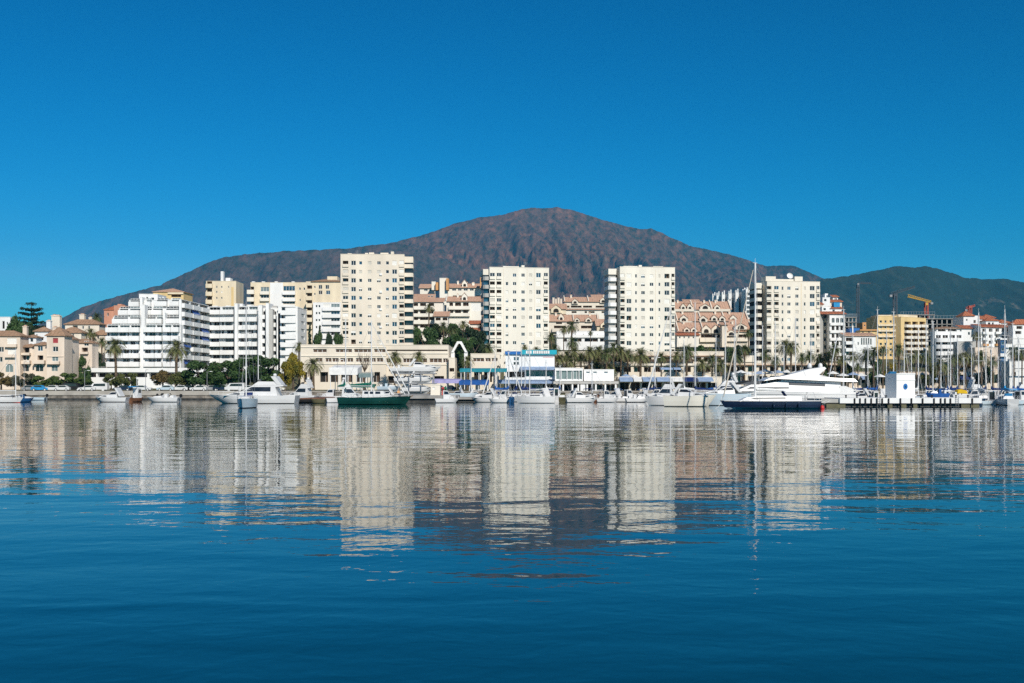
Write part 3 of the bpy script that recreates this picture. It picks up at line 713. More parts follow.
def motorboat(label, px, D, L, head, kind='sport', hm=None, fb=None, cov=None, boot=None, group='motor boats moored in the harbour', name='motor_boat', z=0, out=False, deck=None, B=None):
    loc, rz = place(px, D, head); T = thing(name, label, 'motorboat', (loc[0], loc[1], z), rz, group)
    B = B or (L * .30 + .4); fb = fb or (.45 + L * .06); hm = hm or GEL
    dz = hull(T, L, B, fb, hm, rake=L * .16, sheer=.30, stern=.90, boot=boot, fine=2.4, deck=deck); q = dz(0)
    if kind == 'open':
        cabin(T, [(-L * .02, q), (L * .30, dz(L * .3)), (L * .24, q + .30), (L * .04, q + .42)], B * .36, B * .28, GEL, 'foredeck'); windscreen(T, L * .06, q + .40, B * .30, .5, .35)
        mb = MB(); mb.box(-L * .16, -L * .06, -.5, .5, q, q + .75, hm); mb.box(-L * .36, -L * .28, -B * .34, B * .34, q, q + .5, SAILW); mb.build('seat', T)
    elif kind == 'dinghy':
        mb = MB(); mb.box(-L * .2, -L * .08, -B * .42, B * .42, q - .02, q + .06, TEAK); mb.box(L * .08, L * .18, -B * .38, B * .38, q - .02, q + .06, TEAK); mb.build('bench', T)
    elif kind == 'cabin':
        cabin(T, [(-L * .16, q), (L * .28, dz(L * .28)), (L * .22, q + .55), (L * .1, q + .75), (L * .03, q + 1.55), (-L * .16, q + 1.62)], B * .36, B * .28, GEL, 'cabin',
              [[(-L * .13, q + .88), (L * .07, q + .88), (L * .02, q + 1.42), (-L * .13, q + 1.46)]]); mb = MB(); mb.box(-L * .16 - .05, -L * .16 - .003, -B * .2, B * .2, q + .1, q + 1.4, GLASS); mb.build('door', T); mb = MB(); mb.prism([(L * .094, q + .86), (L * .094 + .05, q + .86), (L * .04 + .05, q + 1.45), (L * .04, q + 1.45)], 'y', -B * .25, B * .25, GLASS); mb.build('windscreen', T); railing(T, [(L * .1, B * .44, dz(L * .1)), (L * .3, B * .36, dz(L * .3)), (L * .46, B * .1, dz(L * .46))], .55)
    elif kind == 'sport':
        cabin(T, [(-L * .22, q), (L * .36, dz(L * .36)), (L * .26, q + .42), (L * .06, q + .62), (-L * .04, q + 1.15), (-L * .20, q + 1.2)], B * .40, B * .30, GEL, 'cabin',
              [[(-L * .05, q + .66), (L * .045, q + .66), (-L * .05, q + 1.06), (-L * .17, q + 1.08), (-L * .19, q + .7)], [(L * .10, q + .22), (L * .26, q + .26), (L * .16, q + .40), (L * .10, q + .42)]])
        mb = MB(); mb.prism([(-L * .34, q + .3), (-L * .28, q + .3), (-L * .14, q + 1.9), (-L * .2, q + 1.95)], 'y', -B * .44, B * .44, GEL); mb.build('radar_arch', T)
        railing(T, [(L * .1, B * .45, dz(L * .1)), (L * .3, B * .38, dz(L * .3)), (L * .46, B * .1, dz(L * .46))], .55)
    elif kind == 'fly':
        cabin(T, [(-L * .30, q), (L * .30, dz(L * .3)), (L * .22, q + .5), (L * .10, q + .8), (-L * .02, q + 1.9), (-L * .36, q + 1.95), (-L * .36, q + 1.75), (-L * .27, q + 1.6)], B * .40, B * .33, GEL, 'cabin',
              [[(-L * .22, q + .8), (L * .08, q + .82), (-L * .01, q + 1.6), (-L * .22, q + 1.6)], [(L * .12, q + .25), (L * .24, q + .28), (L * .18, q + .48), (L * .12, q + .55)]])
        cabin(T, [(-L * .34, q + 1.96), (-L * .02, q + 1.93), (-L * .08, q + 2.6), (-L * .3, q + 2.55)], B * .34, B * .30, GEL, 'flybridge'); windscreen(T, -L * .07, q + 2.6, B * .27, .4, .25)
        mb = MB(); mb.prism([(-L * .34, q + 2.0), (-L * .29, q + 2.0), (-L * .22, q + 3.5), (-L * .27, q + 3.55)], 'y', -B * .34, B * .34, GEL); mb.lathe([(.02, q + 3.56), (.3, q + 3.6), (.34, q + 3.75), (.25, q + 3.98), (.02, q + 4.05)], GEL, 10, (-L * .245, 0)); mb.build('radar_arch', T)
        railing(T, [(0, B * .46, q), (L * .2, B * .43, dz(L * .2)), (L * .36, B * .32, dz(L * .36)), (L * .48, B * .06, dz(L * .48))], .7)
        for xx in (-.1, .12): fender(T, L * xx, -B * .49, .1)
    elif kind == 'wheelhouse':
        cabin(T, [(-L * .05, q), (L * .22, q), (L * .20, q + 1.9), (-L * .05, q + 1.95)], B * .30, B * .27, GEL, 'wheelhouse', [[(0, q + 1.05), (L * .17, q + 1.05), (L * .165, q + 1.7), (0, q + 1.7)]])
        mb = MB(); mb.tube((L * .05, 0, q + 1.9), (L * .05, 0, q + 4.2), .05, ALU); mb.build('signal_mast', T)
    if cov is not None: bimini(T, -L * .34, L * .02, q + .2, q + (1.75 if kind != 'wheelhouse' else 2.2), B * .38, cov)
    if out: outboard(T, -L / 2, fb * .75)
    return T
# ------------------------------------------------------------------ cars
def car_proto(label, m, loc, rz, van=False):
    T = thing('parked_van' if van else 'parked_car', label, 'van' if van else 'car', loc, rz, 'vehicles parked along the waterfront'); mb = MB()
    if van: pr = [(-2.4, .35), (2.35, .35), (2.4, .95), (1.75, 1.15), (1.15, 1.95), (-2.3, 2.05), (-2.42, 1.1)]
    else: pr = [(-2.1, .32), (2.1, .32), (2.15, .68), (1.95, .84), (.95, .93), (.3, 1.42), (-1.05, 1.45), (-1.75, .98), (-2.12, .9)]
    mb.prism(pr, 'y', -.86, .86, m); b = mb.build('body', T)
    g = MB(); wn = [(-1.9, 1.2), (1.2, 1.2), (.85, 1.8), (-1.9, 1.85)] if van else [(-1.55, .97), (.82, .96), (.25, 1.36), (-1.02, 1.38)]
    for sg in (-1, 1):
        g = MB(); g.prism(wn, 'y', sg * .86, sg * .875, GLASS); g.build('window', b)
    for x in (-1.35, 1.35):
        for sg in (-1, 1):
            wh = MB(); wh.tube((x, sg * .70, .33), (x, sg * .885, .33), .33, BLACK, n=12); wh.tube((x, sg * .80, .33), (x, sg * .893, .33), .19, ALU, n=8); wh.build('wheel', T)
    for sg in (-1, 1):
        l = MB(); xx = 2.12 if not van else 2.38; l.box(xx - .05, xx + .03, sg * .62 - .16, sg * .62 + .16, .66, .8, FRAME); l.build('headlight', T)
    return T
# ------------------------------------------------------------------ apartment towers
def tower(label, a, b, pytop, rows, cols, m, bays, clutter, seed, depth=15, group='cream apartment towers behind the marina', name='apartment_tower'):
    rg = random.Random(seed); Da = a[1]; z0 = gz(Da) - .6
    T = thing(name, label, 'apartment tower', ((a[0] + b[0]) / 2, (a[1] + b[1]) / 2, z0), 0, group)
    W = Wing(T, a, b, z0, Z(pytop, Da), depth, m)
    for r in rows:
        for px, wd, kind in cols:
            h = {'B': 4.5, 'L': 4.6, 'S': 3.3, 'N': 3.4}[kind]; q = rg.random()
            if kind == 'S' and q < .06: continue
            if kind == 'L': t = 'o' if q < .62 else ('s' if q < .85 else 'g')
            elif kind == 'B': t = 'g' if q < .52 else ('s' if q < .74 else ('m' if q < .84 else 'o'))
            elif kind == 'N': t = 'g' if q < .7 else 's'
            else: t = 'g' if q < .58 else ('s' if q < .78 else 'm')
            gm = rg.choice([GLASS, GLASS, DARK, BROWNI]) if t == 'o' else rg.choice([GLASS, GLASS, GLASS, BGLASS])
            W.pwin(px - wd / 2, px + wd / 2, r - h / 2, r + h / 2, t, gm=gm, fm=SHUTG if t == 's' and rg.random() < .6 else None)
            if kind == 'L': W.pbalcony(px - wd / 2 - .2, px + wd / 2 + .2, r + 1.1, r + h / 2 + 1.2, .35, m)
    W.finish()
    # thin floor bands and drip lines that a rendered facade carries
    H = W.z1 - W.z0
    for px, wd, mm in clutter.get('stripes', []): W.pbox('stripe', px - wd / 2, px + wd / 2, -.05, -.003, pytop + 2, 395, mm)
    for px, w_, py, dep in clutter.get('roof', []): W.pbox('rooftop_housing', px - w_ / 2, px + w_ / 2, 2, 2 + dep, py, pytop - .5, m)
    for px, py in clutter.get('aerial', []):
        mb = MB(); u = W.u(px); zt = W.z(py, u); mb.tube((u, 3, H), (u, 3, zt), .06, STEEL, n=5); mb.tube((u - .7, 3, zt - .3), (u + .7, 3, zt - .3), .04, STEEL, n=4); mb.tube((u - .5, 3, zt - .7), (u + .5, 3, zt - .7), .04, STEEL, n=4); W.part(mb, 'aerial')
    for px in clutter.get('ac', []):
        for r in rows[1::2]:
            u = W.u(px); mb = MB(); mb.box(0, .8, -.38, -.004, 0, .6, FRAME); W.put(mb.mesh('air_conditioner'), u, 0, W.z(r + 3.6, u), 'air_conditioner')
    for (px0, px1, off, gm, bm, prot) in bays:          # stacks of rounded balconies at a corner; narrow inner ones paint a shaded gap
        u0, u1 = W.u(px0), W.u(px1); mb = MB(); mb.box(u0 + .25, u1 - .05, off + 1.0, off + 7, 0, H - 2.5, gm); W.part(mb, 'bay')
        mb = MB(); mb.box(u0 - .05, u1 - .003, off + .2, off + 7.2, H - 2.5, H - .6, m); W.part(mb, 'bay_cap')
        for r in rows:
            z = W.z(r + 4.3, (u0 + u1) / 2); bm_ = MB(); w_ = u1 - u0; cut = min(.6, w_ * .3)
            o = [(cut, 0), (w_ - .01, 0), (w_ - .01, 6.6), (0, 6.6), (0, cut)] if prot == 'l' else [(.01, 0), (w_ - cut, 0), (w_, cut), (w_, 6.6), (.01, 6.6)]
            bm_.prism(o, 'z', -.15, 1.1, bm); W.put(bm_.mesh('balcony'), u0, off, z, 'balcony')
    return T, W
def rowsf(p0, n, s): return [p0 + s * i for i in range(n)]
tower('cream tower with rounded right-hand balconies, broadest and tallest of the four towers', (X(340.5, 360), 360), (X(404.3, 361), 361), 254, rowsf(263, 10, 8.75),
      [(345.5, 5.6, 'L'), (353.4, 4.6, 'B'), (360.5, 3, 'S'), (369.6, 3.6, 'S'), (378.8, 3.6, 'S'), (387.3, 3, 'S'), (394.5, 4.8, 'B'), (401.6, 4.6, 'L')], CREAM,
      [(404.3, 413, .8, GLASS, CREAM, 'r')], {'roof': [(349, 4, 252.6, 4), (366, 3, 252.2, 4), (371, 5, 251.7, 5), (384, 8, 252, 6), (392, 3, 250.8, 3)], 'aerial': [(356.5, 249), (391, 249)], 'ac': [379.5]}, 11, 17)
tower('cream tower with blue-glazed left edge, beside the teal-signed clubhouse', (X(489.5, 374), 374), (X(549, 377), 377), 267, rowsf(275.2, 10, 8.45),
      [(492.4, 5, 'L'), (499, 4.8, 'L'), (507, 2.6, 'S'), (514.5, 3.4, 'S'), (523, 3.4, 'S'), (530.6, 3, 'S'), (538.4, 4.6, 'B'), (545.8, 4, 'L')], IVORY,
      [(483.6, 489.5, .8, BGLASS, GREYW, 'l')], {'stripes': [(503.4, .5, CREAM), (527.2, .4, CREAM), (534.5, .4, CREAM)], 'roof': [(512, 16, 265.6, 6), (524, 3, 264.6, 3)], 'aerial': [(527, 261), (505, 264)]}, 23)
tower('ivory tower with separate stack of curved balconies on its left edge', (X(620, 378), 378), (X(675, 381), 381), 266.5, rowsf(276, 10, 8.4),
      [(622.5, 4.4, 'L'), (629, 4.8, 'B'), (636, 1.8, 'N'), (643, 3.6, 'S'), (651.5, 3.6, 'S'), (659.4, 1.8, 'N'), (667, 5, 'B'), (673, 3, 'L')], IVORY,
      [(609.8, 617.6, 1.5, GREYW, WHITE, 'l'), (617.6, 620, 3.4, DARK, GREYW, 'l')], {'stripes': [(655.6, .5, CREAM)], 'roof': [(632, 14, 265.4, 5), (642, 3, 264.4, 3), (660, 10, 265.6, 5)], 'aerial': [(633, 263.5)]}, 37)  # narrow dark bay: shade of the gap put into colour
T4, W4 = tower('cream tower with gold vertical stripe and white satellite dish on its roof', (X(767, 398), 398), (X(820, 401), 401), 281, rowsf(288.3, 10, 7.9),
      [(769, 4.8, 'L'), (776.5, 4.6, 'L'), (782.6, 1.8, 'N'), (789, 3.2, 'S'), (797, 3.2, 'S'), (804.8, 1.8, 'N'), (812.3, 4.8, 'B'), (818, 3, 'L')], CREAM2,
      [(757, 762.6, .8, DARK, CREAM2, 'l'), (762.6, 767, 3.8, DARK, GREYW, 'l')], {'stripes': [(801.3, .7, SAND)], 'roof': [(773, 10, 275.8, 5), (801, 8, 276, 5), (787, 18, 278.6, 6)], 'aerial': [(785, 273.5)]}, 41)  # left bays dark and grey: side shade put into their colour
mb = MB(); u = W4.u(792.5); zc = W4.z(275.6, u)
mb.lathe([(.02, -.25), (.5, -.18), (.95, .12), (1.15, .42)], FRAME, 14); d = link('satellite_dish', mb.mesh('satellite_dish'), W4.T, W4.M @ Matrix.Translation((u, 2.5, zc)) @ Matrix.Rotation(R(65), 4, 'X'))
mb = MB(); mb.tube((u, 2.9, W4.z1 - W4.z0 - .3), (u, 2.9, zc), .09, STEEL); W4.part(mb, 'dish_mast')
# ------------------------------------------------------------------ the white stepped hotel
D1 = 346.0
HT = thing('hotel_building', 'large white stepped hotel of long balconies on the left', 'hotel', (X(205, 352), 352, 2), 0)
zb = 1.5
def hwing(pa, Da, pb, Db, pytop, dep, bays, bands, gap=.0, m=WHITE, bm=WHITE, out=1.35, glaz=None, bh=4.2):
    """bays = pixel ranges; bands = rows of the balcony parapets (top row of each)"""
    W = Wing(HT, (X(pa, Da), Da), (X(pb, Db), Db), zb, Z(pytop, Da), dep, m)
    for i, (b0, b1) in enumerate(bays):
        for j, py in enumerate(bands):
            if isinstance(py, tuple):
                if not (py[1] <= i <= py[2]): continue
                py = py[0]
            k = (W.D(W.u((b0 + b1) / 2)) / Da); py_ = HY - (HY - py) / k
            hh = bh / k
            gm = (glaz or [GLASS, PGLASS, GLASS, PGLASS])[(i * 3 + j * 5) % 4]; wb = b1 - b0; q = [.0, .42, .15, .3, .5][(i * 7 + j * 3) % 5]; ww = [.95, .5, .62, .7, .48][(i * 5 + j * 2) % 5]
            W.pwin(b0 + .4 + (wb - .8) * min(q, 1 - ww), b0 + .4 + (wb - .8) * min(1, q + ww), py_ - (8.7 / k - hh) + .9, py_ + hh - .2, 'g', gm=gm, dep=.3)
            if wb > 9 and ww < .7:
                qa = 0 if q > .25 else .78; W.pwin(b0 + .5 + (wb - 1) * qa, b0 + .5 + (wb - 1) * (qa + .16), py_ - (8.7 / k - hh) + .9, py_ + hh - .2, 'g', gm=DARK, dep=.3)
            W.pbalcony(b0 + .15, b1 - .15, py_, py_ + hh, out, bm)
    W.finish(); return W
rowsL = [(301.6, 2, 5), (310.6, 1, 5), (319.0, 1, 6)] + [327.6, 336.2, 344.8, 353.4, 362.0]
hwing(107, D1, 180.5, D1 - 2, 325, 3, [(107, 119), (119, 130), (130, 140.6), (145, 156), (156, 163), (164.5, 172), (172, 180)], [327.6, 336.2, 344.8, 353.4, 362.0])
hwing(113, D1 + 2.2, 181, D1 + .4, 317, 3, [(113.5, 129), (129, 140.6), (145, 156), (156, 163), (164.5, 180.5)], [319.0])
hwing(119, D1 + 4.4, 181, D1 + 2.6, 308.5, 3, [(119.5, 129), (129, 140.6), (146, 152), (152, 163), (165, 180.5)], [310.4])
hwing(129, D1 + 6.6, 181, D1 + 4.8, 300, 4, [(130, 140.6), (146, 152), (156, 168), (171, 180.5)], [301.8])
WP = Wing(HT, (X(139, 355), 355), (X(157.5, 355), 355), zb, Z(294, 355), 9, WHITE); WP.pwin(146, 148, 297, 301, 'g'); WP.pwin(151, 154, 297.5, 300, 'g'); WP.finish('penthouse_wall')
for px, w_, py0, py1, y in ((142.9, 3.6, 305, 372, -1.6), (164, 1.6, 313, 372, -1.5), (141, 2.4, 296, 306, 4)):
    W = Wing(HT, (X(px - w_ / 2, D1 + y), D1 + y), (X(px + w_ / 2, D1 + y), D1 + y), zb, Z(py0, D1), 3, WHITE); W.finish('pier_wall')
for px, w_, h in ((134, 2, 298.6), (160, 1.2, 297.5), (163, 1.2, 297), (167, 1.0, 298.5), (172, 1.6, 298), (176, 2, 298.8)):
    W = Wing(HT, (X(px - w_ / 2, 354), 354), (X(px + w_ / 2, 354), 354), Z(302, 354), Z(h, 354), 2, WHITE); W.finish('rooftop_housing')
# receding wing, turned to the right, with blue awnings
WS = Wing(HT, (X(181.2, D1 - .5), D1 - .5), (X(208.5, 374), 374), zb, Z(299.5, D1), .7, WHITE)
for j, py in enumerate([303.2, 311.8, 320.4, 329, 337.6, 346.2, 354.8, 363.4]):
    for i, (b0, b1) in enumerate(((181.5, 190), (190.4, 199), (199.4, 208.2))):
        um = WS.u((b0 + b1) / 2); k = WS.D(um) / D1; p = HY - (HY - py) / k; hh = 3.9 / k
        WS.pwin(b0 + .5, b1 - .4, p - 4.4 / k, p + hh * .7, 'g', dep=.6, gm=[GLASS, BGLASS, DARK, GLASS][(i + j) % 4])
        if not (i == 0 and j > 4 and j % 2): WS.pbalcony(b0 + .2, b1 - .1, p, p + hh, .9, WHITE)
        if (i, j) in ((0, 5), (2, 3), (2, 4), (0, 7), (1, 1)):
            mb = MB(); x0, x1 = WS.u(b0 + .8), WS.u(b1 - 1.2); zt = WS.z(p - 4.2 / k, um); mb.prism([(-.95, zt - 1.5), (-.9, zt - 1.5), (-.01, zt), (-.01, zt - .05)], 'x', x0, x1, SHUTB); WS.part(mb, 'awning')
WS.finish()
rowsR = [317.6, 325.8, 334.0, 342.2, 350.4, 358.6, 366.8]
hwing(208.4, 374, 262, 371, 307, 16, [(209, 221), (221.2, 234.8), (236.5, 248), (248.2, 258)], [310.2] + rowsR, bh=3.9)
for px, w_, py0, D in ((236, 3, 303.5, 369.6), (228, 4, 305.8, 378), (240, 5, 303.8, 380), (250, 3, 305, 380), (215, 5, 306, 378)):
    W = Wing(HT, (X(px - w_ / 2, D), D), (X(px + w_ / 2, D), D), zb if D < 372 else Z(309, D), Z(py0, D), 3, WHITE); W.finish('rooftop_housing')
# stair towers: tall thin white slabs with small balconies between; grey walls paint in the slabs' shaded sides
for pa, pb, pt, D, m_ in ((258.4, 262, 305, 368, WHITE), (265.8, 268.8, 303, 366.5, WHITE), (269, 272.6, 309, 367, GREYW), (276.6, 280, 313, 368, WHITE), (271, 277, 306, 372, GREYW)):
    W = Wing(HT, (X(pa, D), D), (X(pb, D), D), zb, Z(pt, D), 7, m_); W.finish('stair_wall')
WB = Wing(HT, (X(262, 370), 370), (X(278, 370), 370), zb, Z(308, 370), 8, WHITE)
for j, py in enumerate([315, 323, 331, 339, 347, 355]):
    for b0, b1 in ((262.3, 265.6), (272.7, 276.4)):
        WB.pwin(b0 + .2, b1 - .2, py - 3.6, py + 2, 'g', gm=GLASS, dep=.5); WB.pbalcony(b0, b1, py, py + 3.6, 1.6, WHITE)
WB.finish()
hwing(278, 368, 297.5, 368, 306.5, 14, [(281, 296.6)], [310.6] + [318.6, 326.6, 334.6, 342.6, 350.6], bh=4)
WE = Wing(HT, (X(297.6, 367), 367), (X(306.6, 379), 379), zb, Z(307.5, 367), 4, WHITE)
for j, py in enumerate([314, 321.5, 329, 336.5]):
    WE.pwin(301.2, 304.6, py, py + 3.2, 'g', gm=BGLASS)
WE.finish()
# ------------------------------------------------------------------ hotel terrace block at street level
TT = thing('terrace_building', 'low white terrace block with parked boats before it, below the hotel', 'building', (X(125, 322), 322, 1.6))
W = Wing(TT, (X(83, 322), 322), (X(222, 322), 322), 1.6, Z(368.4, 322), 14, WHITE)
for a, b in ((85, 96), (97.5, 108), (109.5, 119), (121, 133), (135, 147), (149, 160), (162, 174), (176, 188)): W.pwin(a, b, 373, 377.2, 'o', gm=DARK, dep=1.8)
W.finish(); W.box('parapet', -.4, W.W + .4, -.6, -.003, W.z(372.2, 0), W.z(368, 0), WHITE)
for a in (87, 93, 99, 105): W.pbox('sun_screen', a, a + 3.6, 1.5, 4.5, 366.6, 367.0, GREYW)
# ------------------------------------------------------------------ cream blocks behind the hotel
def block(name, label, pa, pb, D, pytop, m, depth, wins=(), Db=None, cat='apartment block', group=None, base=None, extra=None, cap=True):
    Db = Db or D; T = thing(name, label, cat, (X((pa + pb) / 2, D), D, (gz(D) if base is None else base) - .4), 0, group)
    W = Wing(T, (X(pa, D), D), (X(pb, Db), Db), T.location.z, Z(pytop, D), depth, m)
    for w_ in wins: W.pwin(*w_[:4], w_[4] if len(w_) > 4 else 'g', **(w_[5] if len(w_) > 5 else {}))
    if extra: extra(W)
    W.finish(cap=cap); return T, W
def ex(W):
    for j in range(4): W.pbalcony(206.4, 212.6, 284 + 8 * j, 287.6 + 8 * j, 1.4, SAND); W.pwin(207, 212, 280.4 + 8 * j, 284 + 8 * j, 'o', gm=BROWNI)
    W.pbox('chimney_stack', 219.4, 222, 2, 4, 270.8, 281, WHITE); W.pbox('rooftop_housing', 224.3, 229, 2, 6, 277.4, 281, WHITE)
    W.pbox('recess', 231.2, 233.6, -.02, .0, 287, 312, YELL)  # last box: flat darker yellow strip on the wall, no depth behind it
block('apartment_tower', 'slim sand-coloured tower with white chimney stack behind the hotel', 206, 236, 470, 281, SAND, 13,
      [(216, 217.4, 286, 288), (221, 222.4, 286, 288), (216, 217.4, 291, 293), (216, 217.4, 297, 299), (221, 222.4, 297, 299), (228, 229, 286, 288), (221, 222.4, 291, 293, 's')], extra=ex, cat='apartment tower')
def ex(W):
    for j in range(3):
        W.pbalcony(247.6, 254.6, 290 + 7.4 * j, 293.8 + 7.4 * j, 1.4, IVORY); W.pwin(248.4, 254, 286.6 + 7.4 * j, 290 + 7.4 * j, 'o', gm=BROWNI)
        W.pbalcony(282.6, 295.4, 291.4 + 6.6 * j, 294.4 + 6.6 * j, 1.0, WHITE); W.pbalcony(260.4, 269.4, 291.6 + 6.6 * j, 294.2 + 6.6 * j, 1.0, IVORY)
    W.pbox('white_panel', 270, 283, -.06, -.003, 282.6, 312, WHITE)
    for px in (252, 262, 275, 292): W.pbox('rooftop_housing', px - 1.4, px + 1.4, 2, 4, 281, 283, WHITE)
block('apartment_block', 'broad cream apartment block with white central panel and blue awning behind the hotel', 250.5, 306.5, 460, 282.4, SAND, 14,
      [(260.6, 269.2, 287, 291.4, 'g', dict(gm=PGLASS)), (260.6, 269.2, 294.6, 298, 'g'), (283.2, 295, 286, 290.8, 'g', dict(gm=BGLASS)), (283.2, 295, 295, 297.6), (283.2, 295, 301.4, 304), (299, 300.6, 287.6, 290), (303.4, 305, 287.6, 290), (278, 281.4, 293.4, 297.4), (299.4, 300.8, 299, 301)], extra=ex, cat='apartment block')
def ex(W):
    for j in range(6):
        W.pbalcony(306.4, 312.4, 289 + 7.2 * j, 292.6 + 7.2 * j, .9, SAND); W.pwin(307, 312, 285.4 + 7.2 * j, 289 + 7.2 * j, 'o', gm=BROWNI)
    V = Wing(W.T, (X(313, 438.6), 438.6), (X(341, 438.6), 438.6), W.z0, Z(302.4, 438.6), .9, WHITE)
    for j in range(5):
        V.pwin(323, 330, 303.8 + 7 * j, 307.2 + 7 * j, 's'); V.pwin(331, 339.6, 303.8 + 7 * j, 307.2 + 7 * j, 'g', gm=[PGLASS, BGLASS, GLASS, PGLASS, GLASS][j]); V.pbalcony(322.5, 340.6, 307.2 + 7 * j, 310.4 + 7 * j, .8, WHITE)
        V.pwin(315.6, 317.4, 305 + 7 * j, 307.4 + 7 * j); V.pwin(318.4, 320.2, 305 + 7 * j, 307.4 + 7 * j)
    V.finish('front_wall')
    W.hip(W.u(312.5), W.W, 0, 13, W.z(281.2, 0), 1.6, .6, TILEB)
    W.pbox('rooftop_housing', 326, 336, 3, 9, 275.6, 280.4, SAND)
block('apartment_block', 'sand and white block with tiled roof, left of the broadest tower', 305.8, 341, 440, 281.4, SAND, 14,
      [(318.6, 322, 285, 289), (325.4, 329, 285, 289), (318.6, 322.4, 290.6, 294.4, 'g', dict(gm=DARK)), (326, 330, 290.6, 294.4, 'g', dict(gm=BGLASS)), (314, 315.4, 286, 288), (314, 315.4, 293, 295)], extra=ex, cap=False)
W_ = block('apartment_block', 'ochre house with tiled roof rising behind the hotel penthouse', 153, 183.5, 430, 291.6, YELL, 12, [(171, 181, 294.4, 297, 'o', dict(gm=BROWNI)), (175, 177, 298.4, 300.6)], cat='house', cap=False)[1]
W_.hip(0, W_.W, 0, 12, W_.z1 - W_.z0, 1.7, .4, TILE); W_.pbox('parapet', 168, 183.5, -.5, -.003, 292.4, 294.2, SAND)
W_ = block('town_house', 'salmon red house with two roof levels, left of the hotel top', 104, 113.8, 405, 309.6, PINK, 9, [(107, 108.6, 313, 316)], cat='house', cap=False)[1]
W_.hip(0, W_.W, 0, 9, W_.z1 - W_.z0, 1.5, .3, RTILE)
W2 = Wing(W_.T, (X(113.8, 403), 403), (X(125, 403), 403), W_.z0, Z(305.4, 403), 9, PINK); W2.pwin(121, 122.4, 309, 311.6, 'g'); W2.finish('annex_wall')
W2.pbox('annex_parapet', 115.5, 119.5, 2, 5, 303.6, 305.2, PINK)
# ------------------------------------------------------------------ cream village houses on the left
VG = 'cream village houses on the left shore'
def house(label, pa, pb, D, pyeave, m, depth, wins=(), roof=1.4, rm=None, extra=None, group=VG, Db=None, base=None, name='village_house', oh=.45, cat='house', inset=None):
    T = thing(name, label, cat, (X((pa + pb) / 2, D), D, (gz(D) if base is None else base) - .3), 0, group); Db = Db or D
    W = Wing(T, (X(pa, D), D), (X(pb, Db), Db), T.location.z, Z(pyeave, D), depth, m)
    for w_ in wins: W.pwin(*w_[:4], w_[4] if len(w_) > 4 else 'g', **(w_[5] if len(w_) > 5 else {}))
    if extra: extra(W)
    W.finish(cap=roof == 0)
    if roof: W.hip(0, W.W, 0, depth, W.z1 - W.z0, roof, oh, rm or TILEB, inset=inset)
    return W
def bal(W, *bs, m=None, out=.9, rail=False):
    for a, b, t, c in bs: W.pbalcony(a, b, t, c, out, m, rail)
house('cream house at the left edge with tall arched ground floor window', -16, 20, 306, 335.6, PINKC, 5.5,
      [(7, 16.5, 338, 344, 's'), (7.5, 15.5, 348.5, 354.5, 's'), (-1, 3.6, 347, 352, 'g'), (5.5, 13, 364, 372, 'a', dict(gm=PGLASS)), (-3, 2.5, 357, 362)], 1.5,
      extra=lambda W: (bal(W, (6, 17.5, 344.3, 346.5), (6, 16, 354.8, 356.8)), chimney(W, W.u(17.5), 5, W.z1 - W.z0, 2.6, 1.1)))
house('cream link house with two stacked balconies over a dark arch', 20, 34.2, 308, 346.6, PINKC, 5,
      [(23.2, 29.4, 347.4, 352.6, 'o', dict(gm=DARK)), (23, 29, 355.2, 360.4), (20.8, 28.8, 364.2, 371.2, 'a')], .9,
      extra=lambda W: (bal(W, (20.4, 31, 353, 354.6), (19.6, 31.4, 360.6, 363.4), m=PINKC, out=1.3)))
house('cream house with a paired blue-shuttered window above a dark arch', 34.2, 46.6, 307, 344.6, PINKC, 5,
      [(37.6, 42.6, 346.2, 351, 'g', dict(fm=FRAME, gm=BGLASS)), (37.4, 43.2, 355.4, 360, 'o', dict(gm=DARK)), (35.6, 43.2, 364, 371.2, 'a')], .9,
      extra=lambda W: bal(W, (34, 45.8, 360.4, 363.2), m=PINKC, out=1.3))
house('pinkish tower house with red shutters on its top window', 46.6, 64.2, 303, 335.4, PINKC, 5.5,
      [(52.8, 58, 338, 343, 'd', dict(gm=SHUTR, name='shutter')), (52.6, 58, 346.6, 351.6, 'g'), (51.8, 58.4, 356.2, 361.2, 'g', dict(gm=PGLASS)), (51.6, 57.6, 364.8, 371, 'a', dict(gm=PGLASS))], 2.4,
      extra=lambda W: (bal(W, (48.4, 60.4, 361.4, 363.6), m=PINKC, out=1.1), W.pbox('cornice', 47, 63.6, -.16, -.003, 356, 356.8, PINKC), chimney(W, W.u(49), 4, W.z1 - W.z0, 2.2, 1)))
house('narrow cream house with stacked loggias right of the red-shuttered tower house', 64.2, 72, 313, 339, PINKC, 5,
      [(65, 69, 340.4, 345.6, 'o', dict(gm=BROWNI)), (65, 69, 349, 353, 'o', dict(gm=DARK)), (65.2, 69.4, 357, 362, 'o', dict(gm=DARK))], 1.0,
      extra=lambda W: bal(W, (64.6, 71.4, 345.8, 347.4), (64.6, 71.4, 353.2, 355), out=.9))
house('cream house over a big black archway, reddish loggias above', 69.5, 92, 326, 342.6, PINKC, 5,
      [(84, 88.6, 341, 346), (71.4, 79, 348, 352.6, 'o', dict(gm=BROWNI)), (81.6, 87.8, 347.6, 351.8, 'o', dict(gm=BROWNI)), (69.8, 78.4, 355.6, 369.4, 'a', dict(gm=DARK, dep=1.2))], 1.2,
      extra=lambda W: (bal(W, (71, 79.4, 352.8, 354.2), (81, 88.6, 352, 353.4), m=PINKC)))
